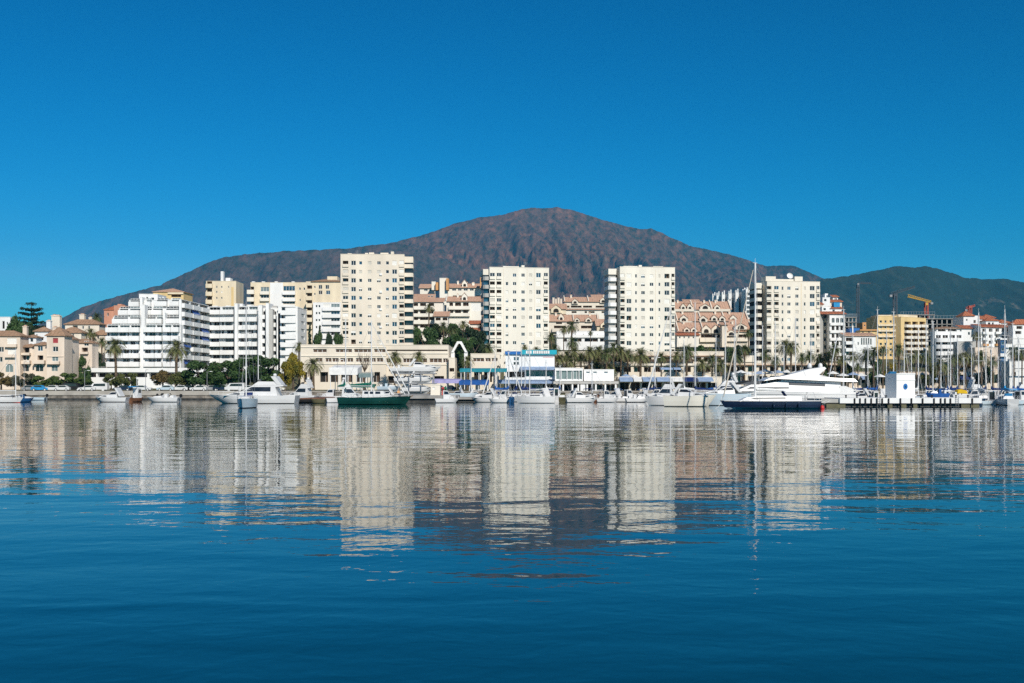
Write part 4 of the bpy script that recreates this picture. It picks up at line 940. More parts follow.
# upper row
house('white house with a dark doorway at the far left top', -8, 10.2, 352, 317, WHITE, 4, [(2, 4.6, 321, 329, 'g', dict(gm=DARK)), (6.4, 8, 322, 325)], 0)
house('white-walled house with tiled roof, below the norfolk pine', 34.6, 48, 330, 331, WHITE, 4, [(38.6, 43.4, 337, 340.6), (36, 37.4, 334, 336)], 1.4, extra=lambda W: chimney(W, W.u(43.5), 4, W.z1 - W.z0, 3, 1.2))
house('white gabled cottage beneath the dark tree', 26, 36, 324, 337, WHITE, 4, [(30, 33, 338.6, 342)], .8)
house('cream villa with a long tiled roof and twin chimneys under the mountain', 65, 99, 372, 324, CREAM, 6, [(72.6, 77.6, 325.6, 329, 'o', dict(gm=PGLASS)), (82, 84, 326, 329), (88, 90, 326, 329)], 1.7,
      extra=lambda W: (chimney(W, W.u(78), 4, W.z1 - W.z0, 3.2, 1.6), chimney(W, W.u(85), 5, W.z1 - W.z0, 2.2, 1.0)))
house('cream house with a round-topped chimney right behind the village tower house', 48, 62, 340, 330.5, CREAM, 4, [(58, 60, 332, 335)], 1.2, extra=lambda W: (chimney(W, W.u(50.5), 3, W.z1 - W.z0, 4.5, 1.4), chimney(W, W.u(54), 3, W.z1 - W.z0, 4.4, 1.6)))
house('tile-roofed cream house, half hidden by a palm crown', 59, 81, 345, 332.4, CREAM, 5, [(66, 68, 334, 337), (72, 74, 334, 337), (62, 64, 334.4, 336.6)], 1.7)
house('small tiled house in shade beside the hotel', 92, 107, 352, 334.6, CREAM, 4, [(104.6, 106.2, 334.6, 338, 'd', dict(gm=SHUTR, name='shutter')), (97, 99, 336, 339)], 1.6)
# ------------------------------------------------------------------ long cream commercial building along the boatyard
LB = thing('commercial_building', 'long low cream building with strip windows behind the boatyard', 'commercial building', (X(370, 305), 305, 1.9))
W = Wing(LB, (X(300.6, 304), 304), (X(386, 305), 305), 1.6, Z(344.6, 304), 30, CREAM)
for a, b in ((313, 326.6), (335.6, 352), (354, 372), (374, 385.4)): W.pwin(a, b, 349, 352.4, 'g', gm=BROWNI, dep=.4)
for a, b in ((315.4, 322.4), (325.4, 331.4), (332.2, 338.6), (340.2, 346.6), (347.2, 353), (355.8, 361.6), (363, 369), (370.6, 375.6), (376.8, 383)): W.pwin(a, b, 358, 362, 'g', gm=BROWNI, dep=.4)
for a, b in ((303.6, 307), (309.4, 312.4), (320, 328), (330, 338), (341, 352), (356, 366), (370, 380)): W.pwin(a, b, 372, 382, 'o', gm=DARK, dep=1.5)
W.finish()
for p in (347.2, 356, 364): W.pbox('floor_band', 301, 386, -.18, -.003, p - .5, p + .3, CREAM2)
W = Wing(LB, (X(386.2, 306), 306), (X(448.5, 306), 306), 1.6, Z(345, 306), 30, CREAM)
W.pwin(387, 447.5, 349.6, 351, 'd', gm=BROWNI, dep=.5)
for a, b in ((385.8, 390.6), (391.6, 401), (403, 412.8), (414, 427), (429.4, 441.8), (443, 447.8)): W.pwin(a, b, 358.4, 362.6, 'g', gm=BROWNI, dep=.4)
for a, b in ((389, 398), (402, 412), (416, 426), (430, 438)): W.pwin(a, b, 368.6, 371.4, 'o', gm=BROWNI, dep=1.0)
for a, b in ((388, 399), (403, 414), (418, 430), (434, 444)): W.pwin(a, b, 376, 383, 'o', gm=DARK, dep=1.5)
W.finish()
for p in (353.4, 364.6): W.pbox('floor_band', 386.4, 448, -.2, -.003, p - .4, p + .4, CREAM2)
W = Wing(LB, (X(448.8, 304), 304), (X(455, 304), 304), 1.6, Z(357.6, 304), 12, CREAM); W.pwin(449.4, 454.2, 368, 371.6, 'o', gm=BROWNI); W.finish('annex_wall')
# right-hand cream block with a swooping ramp
RB = thing('ramp_building', 'cream building with a swooping ramp wall beside the blue-trimmed clubhouse', 'building', (X(488, 304), 304, 1.9))
W = Wing(RB, (X(470.6, 304), 304), (X(500, 304), 304), 1.6, Z(353.6, 304), 18, CREAM)
for a, b in ((473, 484), (485.4, 490.6), (491.6, 497.6)): W.pwin(a, b, 358, 361.6, 'g', gm=BROWNI, dep=.4)
for a, b in ((474, 482), (484, 492)): W.pwin(a, b, 372, 382, 'o', gm=DARK)
W.finish()
mb = MB(); ct = [(476, 367.5), (484, 366.2), (492, 363.6), (500, 359), (507, 354.6), (509.5, 353.6)]; DD = 300
pts = [(X(p, DD), Z(q, DD)) for p, q in ct] + [(X(p, DD), Z(q + 4.4 + .35 * i, DD)) for i, (p, q) in reversed(list(enumerate(ct)))]
for a in range(len(ct) - 1):
    n_ = len(ct); q = [pts[a], pts[a + 1], pts[2 * n_ - 2 - a], pts[2 * n_ - 1 - a]]
    mb.prism([(x - RB.location.x, z - RB.location.z) for x, z in q], 'y', DD - 304 , DD - 304 + .5, CREAM2)
mb.build('ramp_wall', RB)
mb = MB()
for p in (480, 489, 498, 505): mb.box(X(p, 301) - RB.location.x - .25, X(p, 301) - RB.location.x + .25, -2.9, -2.4, -.3, Z(lerp_tab(ct, p) + 5, 301) - RB.location.z, CREAM)
mb.build('column', RB)
# white inverted-V frame
AF = thing('white_arch_frame', 'white inverted V frame rising over palms between two cream buildings', 'arch frame', (X(459.5, 310), 310, 2))
mb = MB(); zt = Z(341.5, 310) - 2; zl = Z(352.6, 310) - 2; hw_ = X(459.5 + 7.4, 310) - X(459.5, 310)
for sg in (-1, 1):
    mb.prism([(sg * (hw_ + .2), zl), (sg * (hw_ - .45), zl), (sg * .35, zt - .80), (0, zt - .55), (0, zt), (sg * .6, zt)][::sg], 'y', -1.5, 1.5, WHITE)
    mb.box(sg * hw_ - .45 - (.25 if sg > 0 else -.25), sg * hw_ + .45 - (.25 if sg > 0 else -.25), -1.2, 1.2, -.3, zl - .004, WHITE)
mb.build('frame', AF)
# ------------------------------------------------------------------ clubhouse with teal sign and blue awnings
CL = thing('clubhouse', 'white clubhouse with teal sign band on top and blue awnings', 'clubhouse', (X(532, 280), 280, 1.75))
W = Wing(CL, (X(505.5, 280), 280), (X(554.5, 280), 280), 1.6, Z(354.6, 280), 14, WHITE)
for a, b in ((513.4, 515.6), (516.6, 518.8)): W.pwin(a, b, 357, 360.6, 'g', gm=BGLASS); W.pwin(a, b, 362, 365, 'g', gm=GLASS)
W.pwin(507, 524.6, 371.6, 377.4, 'o', gm=DARK, dep=2); W.pwin(526, 553.4, 370.4, 376.4, 'g', gm=PGLASS, dep=1.0)
W.pwin(508, 530, 384.6, 390, 'o', gm=DARK, dep=2); W.pwin(531, 541, 384.4, 388, 'g', gm=GLASS); W.pwin(543, 553, 384.6, 390, 'o', gm=DARK, dep=2)
W.finish()
W.pbox('blue_band', 505, 520.6, -.5, -.003, 351.4, 354.4, ROYAL)
s = W.pbox('sign_band', 520.8, 556.6, -.7, -.003, 350, 354.5, TEAL)
mb = MB(); x = 0
for wd in (.55, .28, .5, .5, 0, .5, .5, .3, .55, .3, .45, .5, .5, .3, .5, .55, .3, .45):       # the lettering is too small to read: its blocks of strokes
    if wd: mb.box(x, x + wd * .85, -.04, -.004, .0, .72, FRAME)
    x += wd * .68 if wd else .45
    
me = mb.mesh('sign_lettering'); u0 = W.u(526); k = (W.u(549) - u0) / x
o = link('lettering', me, s, Matrix.Translation((u0 - W.u(520.8), -.0, .2)) @ Matrix.Diagonal((k, 1, 1, 1)))
W.pbox('red_stripe', 543, 553.6, -.03, -.003, 357, 357.4, RED)
def awning(W, pa, pb, py0, py1, out, m, name='awning', drop=.35):
    u0, u1 = W.u(pa), W.u(pb); z1, z0 = W.z(py0, u0), W.z(py1, u0); mb = MB()
    mb.poly([(u0, -.004, z1), (u1, -.004, z1), (u1, -out, z0 + drop), (u0, -out, z0 + drop)], m)
    mb.poly([(u0, -.004, z1 - .06), (u0, -out, z0 + drop - .06), (u1, -out, z0 + drop - .06), (u1, -.004, z1 - .06)], m)
    mb.box(u0, u1, -out - .03, -out, z0, z0 + drop, m)
    mb.poly([(u0, -.004, z1), (u0, -out, z0 + drop), (u0, -.004, z0 + drop)], m); mb.poly([(u1, -.004, z1), (u1, -.004, z0 + drop), (u1, -out, z0 + drop)], m)
    return W.part(mb, name)
awning(W, 520, 554.6, 366.6, 370, 2.2, COVP); awning(W, 498, 553, 379.6, 383.6, 3.0, COVP)
W.pbox('terrace_rail', 505, 554, -2.2, -2.1, 377.6, 379.2, WHITE)
# glass-fronted dining terrace and colonnade to its right
GP = thing('glass_pavilion', 'white flat-roofed pavilion with tall glass front over a colonnade', 'pavilion', (X(585, 276), 276, 1.75))
W = Wing(GP, (X(555, 276), 276), (X(583, 276), 276), Z(381, 276), Z(368, 276), 9, WHITE)
W.pwin(556, 582, 370.6, 379.4, 'g', gm=PGLASS, dep=.4); W.finish()
for p in (561.2, 567, 573, 579): W.pbox('mullion', p - .3, p + .3, -.1, .3, 370.4, 379.6, FRAME)
W = Wing(GP, (X(584, 277), 277), (X(614, 277), 277), Z(381, 277), Z(369.5, 277), 9, WHITE)
for a in (586, 593, 604): W.pwin(a, a + 4, 371.6, 373.2, 'g', gm=BGLASS)
W.finish('terrace_wall')
Wc = Wing(GP, (X(554.5, 274), 274), (X(617, 274), 274), 1.7, Z(384.6, 274), 10, GREYW)
for a, b in ((557, 563), (564.5, 570), (571.5, 577), (580, 584.6), (587, 593), (596, 602), (604, 610), (611, 616)): Wc.pwin(a, b, 385, 391.6, 'o', gm=DARK if a < 590 else GLASS, dep=1.8)
Wc.finish(); Wc.pbox('porch_roof', 553, 617.5, -3.2, 4, 381.4, 383.8, GREYW)
for p in (562.6, 571.8, 577.6, 586.4, 595, 604.4, 614.6): Wc.pbox('column', p - .75, p + .75, -3, -2.4, 383.9, 393, WHITE)
Wc.pbox('poster', 579.6, 584.4, -3.4, -3.3, 384.5, 393, FRAME)  # plain white door panel before the porch
# arcade of shops on the right of the pavilion, two storeys with terraces
AR = thing('shopping_arcade', 'long two-storey cream arcade with blue awnings behind the row of palms', 'arcade', (X(690, 290), 290, 1.8))
W = Wing(AR, (X(552, 300), 300), (X(724, 300), 300), 1.7, Z(351.4, 300), 14, CREAM)
for i in range(17):
    a = 554 + i * 10; W.pwin(a, a + 7.6, 357.4, 361.6, 'o', gm=BROWNI, dep=1.6)
for i in range(14):
    a = 584 + i * 10; W.pwin(a, a + 7, 367, 372, 'o', gm=[DARK, BROWNI, GLASS][i % 3], dep=1.6)
W.finish(); W.pbox('floor_band', 552, 724, -.5, -.003, 363.4, 365.6, CREAM2); W.pbox('eaves', 552, 724, -.4, -.003, 355.6, 356.4, TILEB); W.pbox('eaves', 640, 694, -.9, -.41, 359.4, 361.6, BROWNI)
W = Wing(AR, (X(618, 282), 282), (X(722, 282), 282), 1.7, Z(376.8, 282), 5, CREAM)
for i in range(9):
    a = 620 + i * 11; W.pwin(a, a + 9, 382.6, 391, 'o', gm=[DARK, WOOD, DARK, BROWNI][i % 4], dep=2)
W.finish(); 
for i, (a, b) in enumerate(((619, 632), (633, 641), (642, 655), (656, 669), (670, 682), (683, 696), (697, 712))): awning(W, a, b, 377, 381.6, 2.4, [COVP, SAILW, COVP, COVP, SAILW, COVN, COVP][i])
for i, (a, b) in enumerate(((660, 672), (673, 680))): awning(W, a, b, 367.4, 369.8, 1.6, COVP)
# continuing terrace walls and bars to the right
BR = thing('promenade_bar', 'cream one-storey bar with parasols on its terrace behind the white yachts', 'bar', (X(780, 300), 300, 1.8))
W = Wing(BR, (X(724, 302), 302), (X(846, 302), 302), 1.7, Z(363, 302), 12, CREAM)
for i in range(11):
    a = 726 + i * 11; W.pwin(a, a + 8.4, 366.4, 371.6, 'o', gm=[BROWNI, DARK, GLASS][i % 3], dep=1.5); W.pwin(a, a + 8.4, 376, 384, 'o', gm=[DARK, GLASS, BROWNI][i % 3], dep=1.5)
W.finish(); W.pbox('eaves', 724, 846, -.8, -.003, 364.6, 365.4, TILEB); W.pbox('white_balustrade', 733, 752, -5.5, -5.2, 356, 362.4, CREAM2)
BR2 = thing('market_hall', 'low cream market front in shade under palms, right side', 'shop', (X(930, 312), 312, 1.9))
W = Wing(BR2, (X(847, 312), 312), (X(1060, 312), 312), 1.8, Z(372, 312), 12, PINKC)
for i in range(15): a = 849 + i * 12; W.pwin(a, a + 9.5, 374.6, 383, 'o', gm=[DARK, GLASS, BROWNI, DARK][i % 4], dep=1.5)
W.finish(); 
for i, (a, b) in enumerate(((860, 872), (884, 897), (921, 935), (950, 958), (957, 968), (981, 990))): awning(W, a, b, 376, 379.6, 2.2, [COVP, COVN, COVP, COVN, COVN, COVN][i])
# ------------------------------------------------------------------ terraced complexes on the hillside
def tier(T, pa, pb, D, pyr, pye, pyb, m, rm=TILE, wins=(), gables=(), depth=8, bands=(), cap_side=True, chim=()):
    """one terrace: front wall with openings from pye down to pyb, roof slope up to pyr, gables = (px, width px, top row, foot row)"""
    W = Wing(T, (X(pa, D), D), (X(pb, D), D), min(Z(pyb, D), gz(D) + 40), Z(pye, D), depth, m)
    for w_ in wins: W.pwin(*w_[:4], w_[4] if len(w_) > 4 else 'o', **(dict(gm=BROWNI) if len(w_) < 6 else w_[5]))
    W.finish(cap=False); H = W.z1 - W.z0
    dy = 6.5
    W.slope(-.6, W.W + .6, -.7, dy, H + .05, H + (Z(pyr, D + dy) - Z(pye, D)), rm)
    rise = Z(pyr, D + dy) - Z(pye, D)
    if W.W > 14 and rise > 1.2:                       # cream party walls and small chimneys divide the long roof
        nw = int(W.W / 8.5)
        for i in range(nw + 1):
            x = W.W * i / nw; mb = MB(); mb.prism([(-.8, H + .2), (dy, H + rise + .1), (dy, H + rise + .75), (-.8, H + .75)], 'x', x - .22, x + .22, m); W.part(mb, 'party_wall')
            if i < nw: chimney(W, x + W.W / nw * (.3 + .4 * (i % 2)), dy - 1.2, H + rise * .75, 1.3, .8)
            if i < nw and not any(abs(W.u(g[0]) - x - W.W / nw / 2) < 4.5 for g in gables): W.gable(x + W.W / nw / 2, 2.3, .4, H + .35, min(3.2, rise * .95 + .9), 3.2, m, True, rm)
    for px, wd, pt, pf in gables:
        u = W.u(px); hw = wd * D / F; yy = -.9
        W.gable(u, hw, yy, W.z(pf, u), W.z(pt, u) - W.z(pf, u), 4.5, m, True, rm)
    for a, b, t, c in bands: W.pbalcony(a, b, t, c, 1.2, m)
    for px, pt in chim: chimney(W, W.u(px), 3.5, H + .6, max(.6, Z(pt, D) - Z(pye, D) - .8), 1.1, m)
    return W
HG = 'terraced apartment complexes on the hillside'
A = thing('hillside_complex', 'tile-roofed cream complex with orange chimney towers, between the broadest tower and the blue-edged tower', 'apartment complex', (X(447, 460), 460, gz(460) - 1), 0, HG)
def ws(l, t, b, typ='o', gm=BROWNI): return [(x0, x1, t, b, typ, dict(gm=gm)) for x0, x1 in l]
tier(A, 420, 434.5, 500, 284, 288, 300, IVORY, wins=ws([(424, 427.5), (429.6, 433.4)], 289.2, 291, 'g', GLASS), depth=6)
tier(A, 446.6, 482.6, 495, 283.6, 287.6, 300, IVORY, wins=ws([(452, 456), (458, 461.6), (463.6, 467.6), (469.8, 473.6)], 288.8, 290.8, 'g', GLASS) + ws([(452.8, 462), (476, 481)], 295.4, 297.4), depth=6, chim=[(466, 281.6), (473, 282)])
tier(A, 413.6, 433.4, 478, 294, 297.6, 306, CREAM, wins=ws([(428, 430), (431, 433)], 295.6, 297.4, 'g', GLASS), depth=6)
tier(A, 446.4, 482.4, 470, 296.4, 301.2, 330, IVORY, wins=ws([(449.4, 453), (455, 461), (463, 468.6)], 302.4, 306) + ws([(449.6, 453.2), (455, 461), (463, 468)], 309.8, 313) + ws([(471, 481.6)], 303, 311, 's'), gables=[], depth=8, bands=[(448.6, 470, 306.6, 309.2), (448.6, 470, 313.4, 316)])
tier(A, 412.6, 443, 455, 297.8, 301.6, 345, IVORY, wins=ws([(413.6, 418), (420, 426), (428.6, 434)], 303, 306) + ws([(413.8, 418), (420, 426), (428.6, 433.4)], 310, 313.4) + ws([(414, 418), (420, 428), (429, 434)], 317.2, 320) + ws([(414, 418), (420, 428), (429, 434)], 324.4, 327.6), depth=9,
     bands=[(412.8, 435, 306.4, 309.2), (412.8, 435, 313.8, 316.4), (412.8, 435, 320.6, 323.6), (412.8, 435, 328, 331)])
tier(A, 434.6, 448, 448, 311.4, 316, 345, IVORY, wins=ws([(435.6, 440.6), (442.6, 447.4)], 317.6, 320.4), depth=8)
tier(A, 470, 483, 440, 320.4, 323.6, 330, IVORY, RTILE, depth=6); tier(A, 469, 483, 432, 327.6, 331.6, 345, IVORY, RTILE, depth=6)
for pa, pb, pt, pb_, D, m_ in ((439.6, 447.4, 278, 305, 488, IVORY), (446, 448.6, 278.4, 290, 486, ORANGE), (435.6, 439.4, 282.4, 290, 490, ORANGE), (431.6, 435.6, 281.6, 290, 492, IVORY), (480, 483, 277.6, 288, 488, ORANGE)):
    W = Wing(A, (X(pa, D), D), (X(pb, D), D), Z(pb_, D), Z(pt, D), 5, m_); W.finish('stair_tower')
B = thing('hillside_complex', 'orange-roofed terraced complex between the blue-edged tower and the ivory tower', 'apartment complex', (X(580, 480), 480, gz(480) - 1), 0, HG)
tier(B, 564.5, 612, 545, 297, 301.6, 315, CREAM, TILE, ws([(566, 569.4), (571, 581.6), (583, 592), (595.6, 608)], 305.6, 307.6), [(575, 6, 298.8, 304), (603, 6, 297.4, 303)], bands=[(570, 582, 307.8, 311.4), (583, 610, 307.8, 311.4)])
tier(B, 592.6, 607, 552, 294.6, 298, 305, CREAM, TILE, ws([(596, 603)], 299, 300.4), depth=5); W = tier(B, 566, 612, 530, 308.6, 309.6, 320, IVORY, TILE, ws([(571.6, 576.6), (584.6, 587), (588.6, 594.6), (601.6, 608)], 311.2, 313), depth=5)
tier(B, 548.6, 566, 520, 303.6, 309, 322, SAND, TILE, ws([(562, 566)], 314, 315.6), [(556, 10, 305, 313)], depth=6)
tier(B, 549, 598, 500, 314.6, 321.2, 335, CREAM, TILE, ws([(554, 566), (581, 592)], 325.6, 328.4) + ws([(556, 562), (567, 572)], 322.2, 324), [(577, 5, 317.6, 322), (588.4, 6, 317.2, 322)], bands=[(552, 568, 328.4, 331.6), (579, 597, 328.6, 331.4)])
tier(B, 597, 612, 492, 319, 325.6, 335, SAND, TILE, ws([(599, 611)], 329.6, 332), [(604, 7, 321.6, 328)], depth=6)
W = Wing(B, (X(556.6, 470), 470), (X(612, 470), 470), Z(350, 470), Z(331, 470), 10, WHITE)
for a, b in ((563, 567), (571, 581.6), (584.6, 598), (600, 606), (607.6, 611)): W.pwin(a, b, 338.4, 341.6, 'o', gm=GLASS, dep=1.2)
for px in (559, 575, 583, 597): W.pwin(px, px + 1.2, 334, 335.4, 'g')
W.finish(); W.pbox('parapet', 556, 612.6, -.6, -.003, 334.6, 337.6, WHITE)
for i, px in enumerate((553.5, 556, 558.6, 561.2)):
    W = Wing(B, (X(px - 1, 560), 560), (X(px + 1, 560), 560), Z(306, 560), Z(297.6 + (i % 2) * 1.2, 560), 4, PINKC); W.finish('chimney_stack')
Cc = thing('hillside_complex', 'orange-roofed terraced complex in three steps of gables between the ivory tower and the gold-striped tower', 'apartment complex', (X(712, 480), 480, gz(480) - 1), 0, HG)
tier(Cc, 673.6, 730.6, 545, 301.4, 309.4, 320, CREAM, TILE, ws([(676, 694), (699, 712), (714, 729)], 311.4, 313), [(683, 5, 303.6, 309.6), (689.6, 5, 303.6, 309.6), (705, 10, 304, 309.6), (717, 6, 304.6, 309.8)], depth=7, bands=[(672.6, 694, 309.2, 311.2), (699, 730, 309.2, 311.2)])
tier(Cc, 685, 700, 550, 299.4, 303, 308, CREAM, TILE, depth=5)
tier(Cc, 677, 748, 515, 312.4, 321, 332, CREAM, TILE, ws([(682, 691)], 321.6, 323.6), [(683.6, 8, 315, 321.8), (703, 8, 315.6, 322), (714, 6, 315, 321), (722, 6, 315.6, 321), (733, 7, 315, 322)], depth=7, bands=[(681, 692, 321.4, 324.2)])
tier(Cc, 678, 752, 490, 322.4, 331.4, 347, CREAM, TILE, ws([(701, 721), (723, 735), (738, 747)], 334.4, 337.6), [(686.6, 6, 327, 332), (693.6, 6, 327, 332), (706, 9, 325, 333.4), (715.6, 9, 325, 333.4), (731, 10, 330, 336), (740.6, 12, 323.4, 329.6)], depth=8, bands=[(699.6, 722, 338, 341.6), (722.6, 748, 338, 341)])
tier(Cc, 677, 699, 482, 332.6, 335, 347, IVORY, RTILE, ws([(679, 680.6), (683.4, 685), (688, 689.6), (692.6, 694.2)], 336.6, 338.4, 'g', GLASS), depth=6)
tier(Cc, 732, 760, 505, 319.4, 328, 347, CREAM, TILE, ws([(736, 746)], 335, 337), [(741.6, 9, 325.2, 330.4)], depth=7)
tier(Cc, 722, 727, 484, 323.6, 324.6, 347, CREAM, TILE, depth=5)
# white saw-tooth slab
S = thing('apartment_block', 'white saw-tooth block with deep blue shaded side and roof fins', 'apartment block', (X(738, 620), 620, gz(620) - 1), 0)
for i, px in enumerate((712.5, 716.6, 722, 728.6, 735.6, 742.6)):
    D = 640 - i * 4; W = Wing(S, (X(px, D), D), (X(px + 3.2, D), D), S.location.z, Z(296.4 - i * 1.0, D), 9, WHITE)
    if i > 0: W.pwin(px + .8, px + 2.2, 299, 301, 'g')
    W.finish(); W.pbox('roof_fin', px + .2, px + 1.1, .5, 3, 293.6 - i * .9, 296.6 - i * 1.0, WHITE); W.pbox('roof_fin', px + 2.1, px + 3, .5, 3, 292.2 - i * .9, 296.6 - i * 1.0, WHITE)
    G = Wing(S, (X(px + 3.2, D + 5), D + 5), (X(px + 7.2, D + 5), D + 5), S.location.z, Z(299.6 - i * 1.2, D), 8, GREYW)  # grey wall with blue panes: the side's shade put into colour
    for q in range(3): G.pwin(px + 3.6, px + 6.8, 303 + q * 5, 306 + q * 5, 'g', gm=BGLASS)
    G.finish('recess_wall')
W = Wing(S, (X(746, 612), 612), (X(757, 612), 612), S.location.z, Z(289, 612), 9, WHITE)
for j in range(7): W.pwin(746.6, 749.6, 292.6 + 4.4 * j, 295.6 + 4.4 * j, 'g')
W.finish()
for px in (747, 749.4, 752): W.pbox('roof_fin', px, px + 1, .5, 3, 287.2, 289, WHITE)
# ------------------------------------------------------------------ right-hand town
RG = 'town buildings on the right'
E = thing('apartment_block', 'white block with red-tiled roof terraces and arched windows, right behind the gold-striped tower', 'apartment block', (X(832, 430), 430, gz(430) - 1), 0, RG)
W = Wing(E, (X(821, 432), 432), (X(829.6, 434), 434), E.location.z, Z(313, 432), 14, CREAM2)
for j in range(7): W.pbalcony(823.4, 829.4, 318.6 + 7.6 * j, 322 + 7.6 * j, .8, CREAM2); W.pwin(824, 829, 315 + 7.6 * j, 318.4 + 7.6 * j, 'g', gm=PGLASS)
W.finish(); W = Wing(E, (X(818.6, 426), 426), (X(823.2, 431), 431), E.location.z, Z(314, 426), 10, GREYW); W.finish('side_wall')  # grey wall: the shade of this gap is put into its colour
W = Wing(E, (X(829.6, 428), 428), (X(844.6, 428), 428), E.location.z, Z(313.6, 428), 14, WHITE)
for j in range(7):
    for a in (831.8, 836.2, 840.4): W.pwin(a, a + 2.8, 318 + 7.6 * j, 322.6 + 7.6 * j, 'a' if j in (0,) else 'o', gm=DARK if j else GLASS)
    W.pbalcony(830, 844.4, 323 + 7.6 * j, 325 + 7.6 * j, .6, WHITE)
W.finish(); W.slope(-4, W.W + .6, -.6, 4, W.z1 - W.z0, W.z1 - W.z0 + 1.1, RTILE)
for pa, pb, pt, pb_, D, m_, rm in ((822, 831, 306.4, 314, 436, WHITE, 0), (831, 841.6, 308, 313.6, 436, WHITE, RTILE), (822.6, 830, 297.4, 307, 444, WHITE, 0), (830, 842, 301.4, 310, 446, PINKC, RTILE), (816.6, 823, 304, 308, 440, PINKC, RTILE), (825, 828, 293.6, 298, 448, WHITE, 0), (833, 838, 296.6, 303, 452, WHITE, RTILE)):
    W = Wing(E, (X(pa, D), D), (X(pb, D), D), Z(pb_, D), Z(pt, D), 6, m_); W.pwin(pa + 1.4, pa + 4, pt + 1.6, pt + 4, 'g'); W.finish('penthouse_wall', cap=not rm)
    if rm: W.slope(-.4, W.W + .4, -.5, 4, W.z1 - W.z0, W.z1 - W.z0 + 1.0, rm)
W = Wing(E, (X(834, 437), 437), (X(840, 437), 437), Z(307, 437), Z(302.6, 437), 3, COVS); W.finish('blue_screen')
def ex(W):
    W.slope(-.3, W.W + .3, -.5, 6, W.z1 - W.z0, W.z1 - W.z0 + 1.3, TILE)
    bal(W, (845.4, 853.4, 341.4, 344), (845.4, 853.4, 348.2, 351), (845.4, 853.4, 355, 358), m=WHITE)
block('town_house', 'white terrace block with orange tiled eaves, below the blue scaffold', 845, 876, 392, 335.6, WHITE, 4,
      [(846, 852.6, 337.6, 341.2, 'o', dict(gm=BROWNI)), (846, 852.6, 344.4, 348, 'o', dict(gm=DARK)), (846, 852.6, 351.4, 355, 'o', dict(gm=GLASS))] + [(861 + 2.3 * i, 862.6 + 2.3 * i, 338 + .5 * (i > 3), 345, 'g') for i in range(5)] + [(857.6, 859, 342, 345)], extra=ex, cap=False, group=RG)
block('house', 'small ochre house with a flat orange roof edge among rooftops', 860, 877, 420, 330, YELL, 10, [(862, 864, 332, 334.4), (868, 870, 332, 334.4)], extra=lambda W: W.pbox('eaves', 859.6, 877, -.6, -.003, 329.4, 330.8, ORANGE), group=RG, cat='house')
block('house', 'orange house with white windows uphill of the ochre house', 862.6, 871, 470, 322.4, ORANGE, 8, [(864, 865.4, 324.6, 326.4), (867, 868.6, 324.6, 326.4)], group=RG, cat='house')
block('works_hoarding', 'bright blue site hoarding between roofs', 850, 859.6, 425, 328.2, ROYAL, 5, group=RG, cat='hoarding', extra=lambda W: W.pbox('post', 852, 853.2, -.3, -.05, 325.6, 333, FRAME))
def frame_building(label, pa, pb, D, pt, pb_, n, cols, m, group=RG):
    T = thing('unfinished_building', label, 'building site', (X((pa + pb) / 2, D), D, gz(D) - .5), 0, group); x0, x1 = X(pa, D) - T.location.x, X(pb, D) - T.location.x
    zt, zb_ = Z(pt, D) - T.location.z, Z(pb_, D) - T.location.z
    for i in range(n + 1):
        z = zb_ + (zt - zb_) * i / n; mb = MB(); mb.box(x0, x1, 0, 14, z - .3, z, m); mb.build('floor_slab', T)
    for i in range(cols):
        x = x0 + (x1 - x0 - .5) * i / (cols - 1); mb = MB()
        for y in (.5, 7, 13): mb.box(x, x + .5, y, y + .5, 0, zt - .31, m)
        mb.build('column_line', T)
    mb = MB(); mb.box(x0 + 1, x1 - 1, 8, 8.3, 0, zt - .35, DARK); mb.build('inner_wall', T); return T, x0, x1, zt
def fb(T, x0, x1, zt):
    mb = MB()
    for i in range(14): x = x0 + (x1 - x0) * i / 13; mb.tube((x, .2, zt), (x, .2, zt + 1.5), .07, STEEL, n=4)
    mb.tube((x0, .2, zt + 1.4), (x1, .2, zt + 1.4), .06, STEEL, n=4); mb.build('guard_rail', T)
fb(*frame_building('unfinished concrete frame, four open storeys, right of the yellow apartments', 922, 963, 560, 318.4, 346, 5, 9, CONC))
fb(*frame_building('grey unfinished frame with dark floors between white block and ochre house', 845, 857, 520, 317, 336, 4, 4, CONC))
fb(*frame_building('concrete top floors of a site behind the yellow apartments', 901, 935, 600, 314.4, 330, 3, 8, CONC))
# yellow apartments
Y = thing('apartment_block', 'yellow apartment block with white balconies and flat stepped roof', 'apartment block', (X(902, 440), 440, gz(440) - 1), 0, RG)
W = Wing(Y, (X(877.6, 440), 440), (X(901, 440), 440), Y.location.z, Z(316, 440), 14, YELL)
for j in range(8):
    p = 320.4 + 5.6 * j
    W.pwin(879.6, 882, p, p + 2.4, 'g'); W.pwin(884.6, 886.6, p, p + 2.4, 'g'); W.pwin(889.6, 892, p, p + 2.4, 'g'); W.pwin(895, 900, p, p + 3.4, 'o', gm=BROWNI)
    if j < 3: W.pbalcony(877.8, 894, p + 4, p + 5.2, .9, SAND)
    W.pbalcony(894.4, 900.6, p + 3.4, p + 5.2, 1.1, SAND)
W.finish(); W.pbox('roof_terrace', 879, 899, 2, 10, 314.6, 316, SAND)
W = Wing(Y, (X(901, 437), 437), (X(926, 446), 446), Y.location.z, Z(316.8, 437), 12, YELL)
for j in range(8):
    p = 322 + 5.7 * j
    for a, b in ((904.6, 911), (912.4, 918), (919.6, 925.4)): W.pwin(a, b, p - .4, p + 3.2, 'o', gm=[BROWNI, DARK, GLASS][j % 3]); W.pbalcony(a - .6, b + .3, p + 2.8, p + 5, 1.2, IVORY)
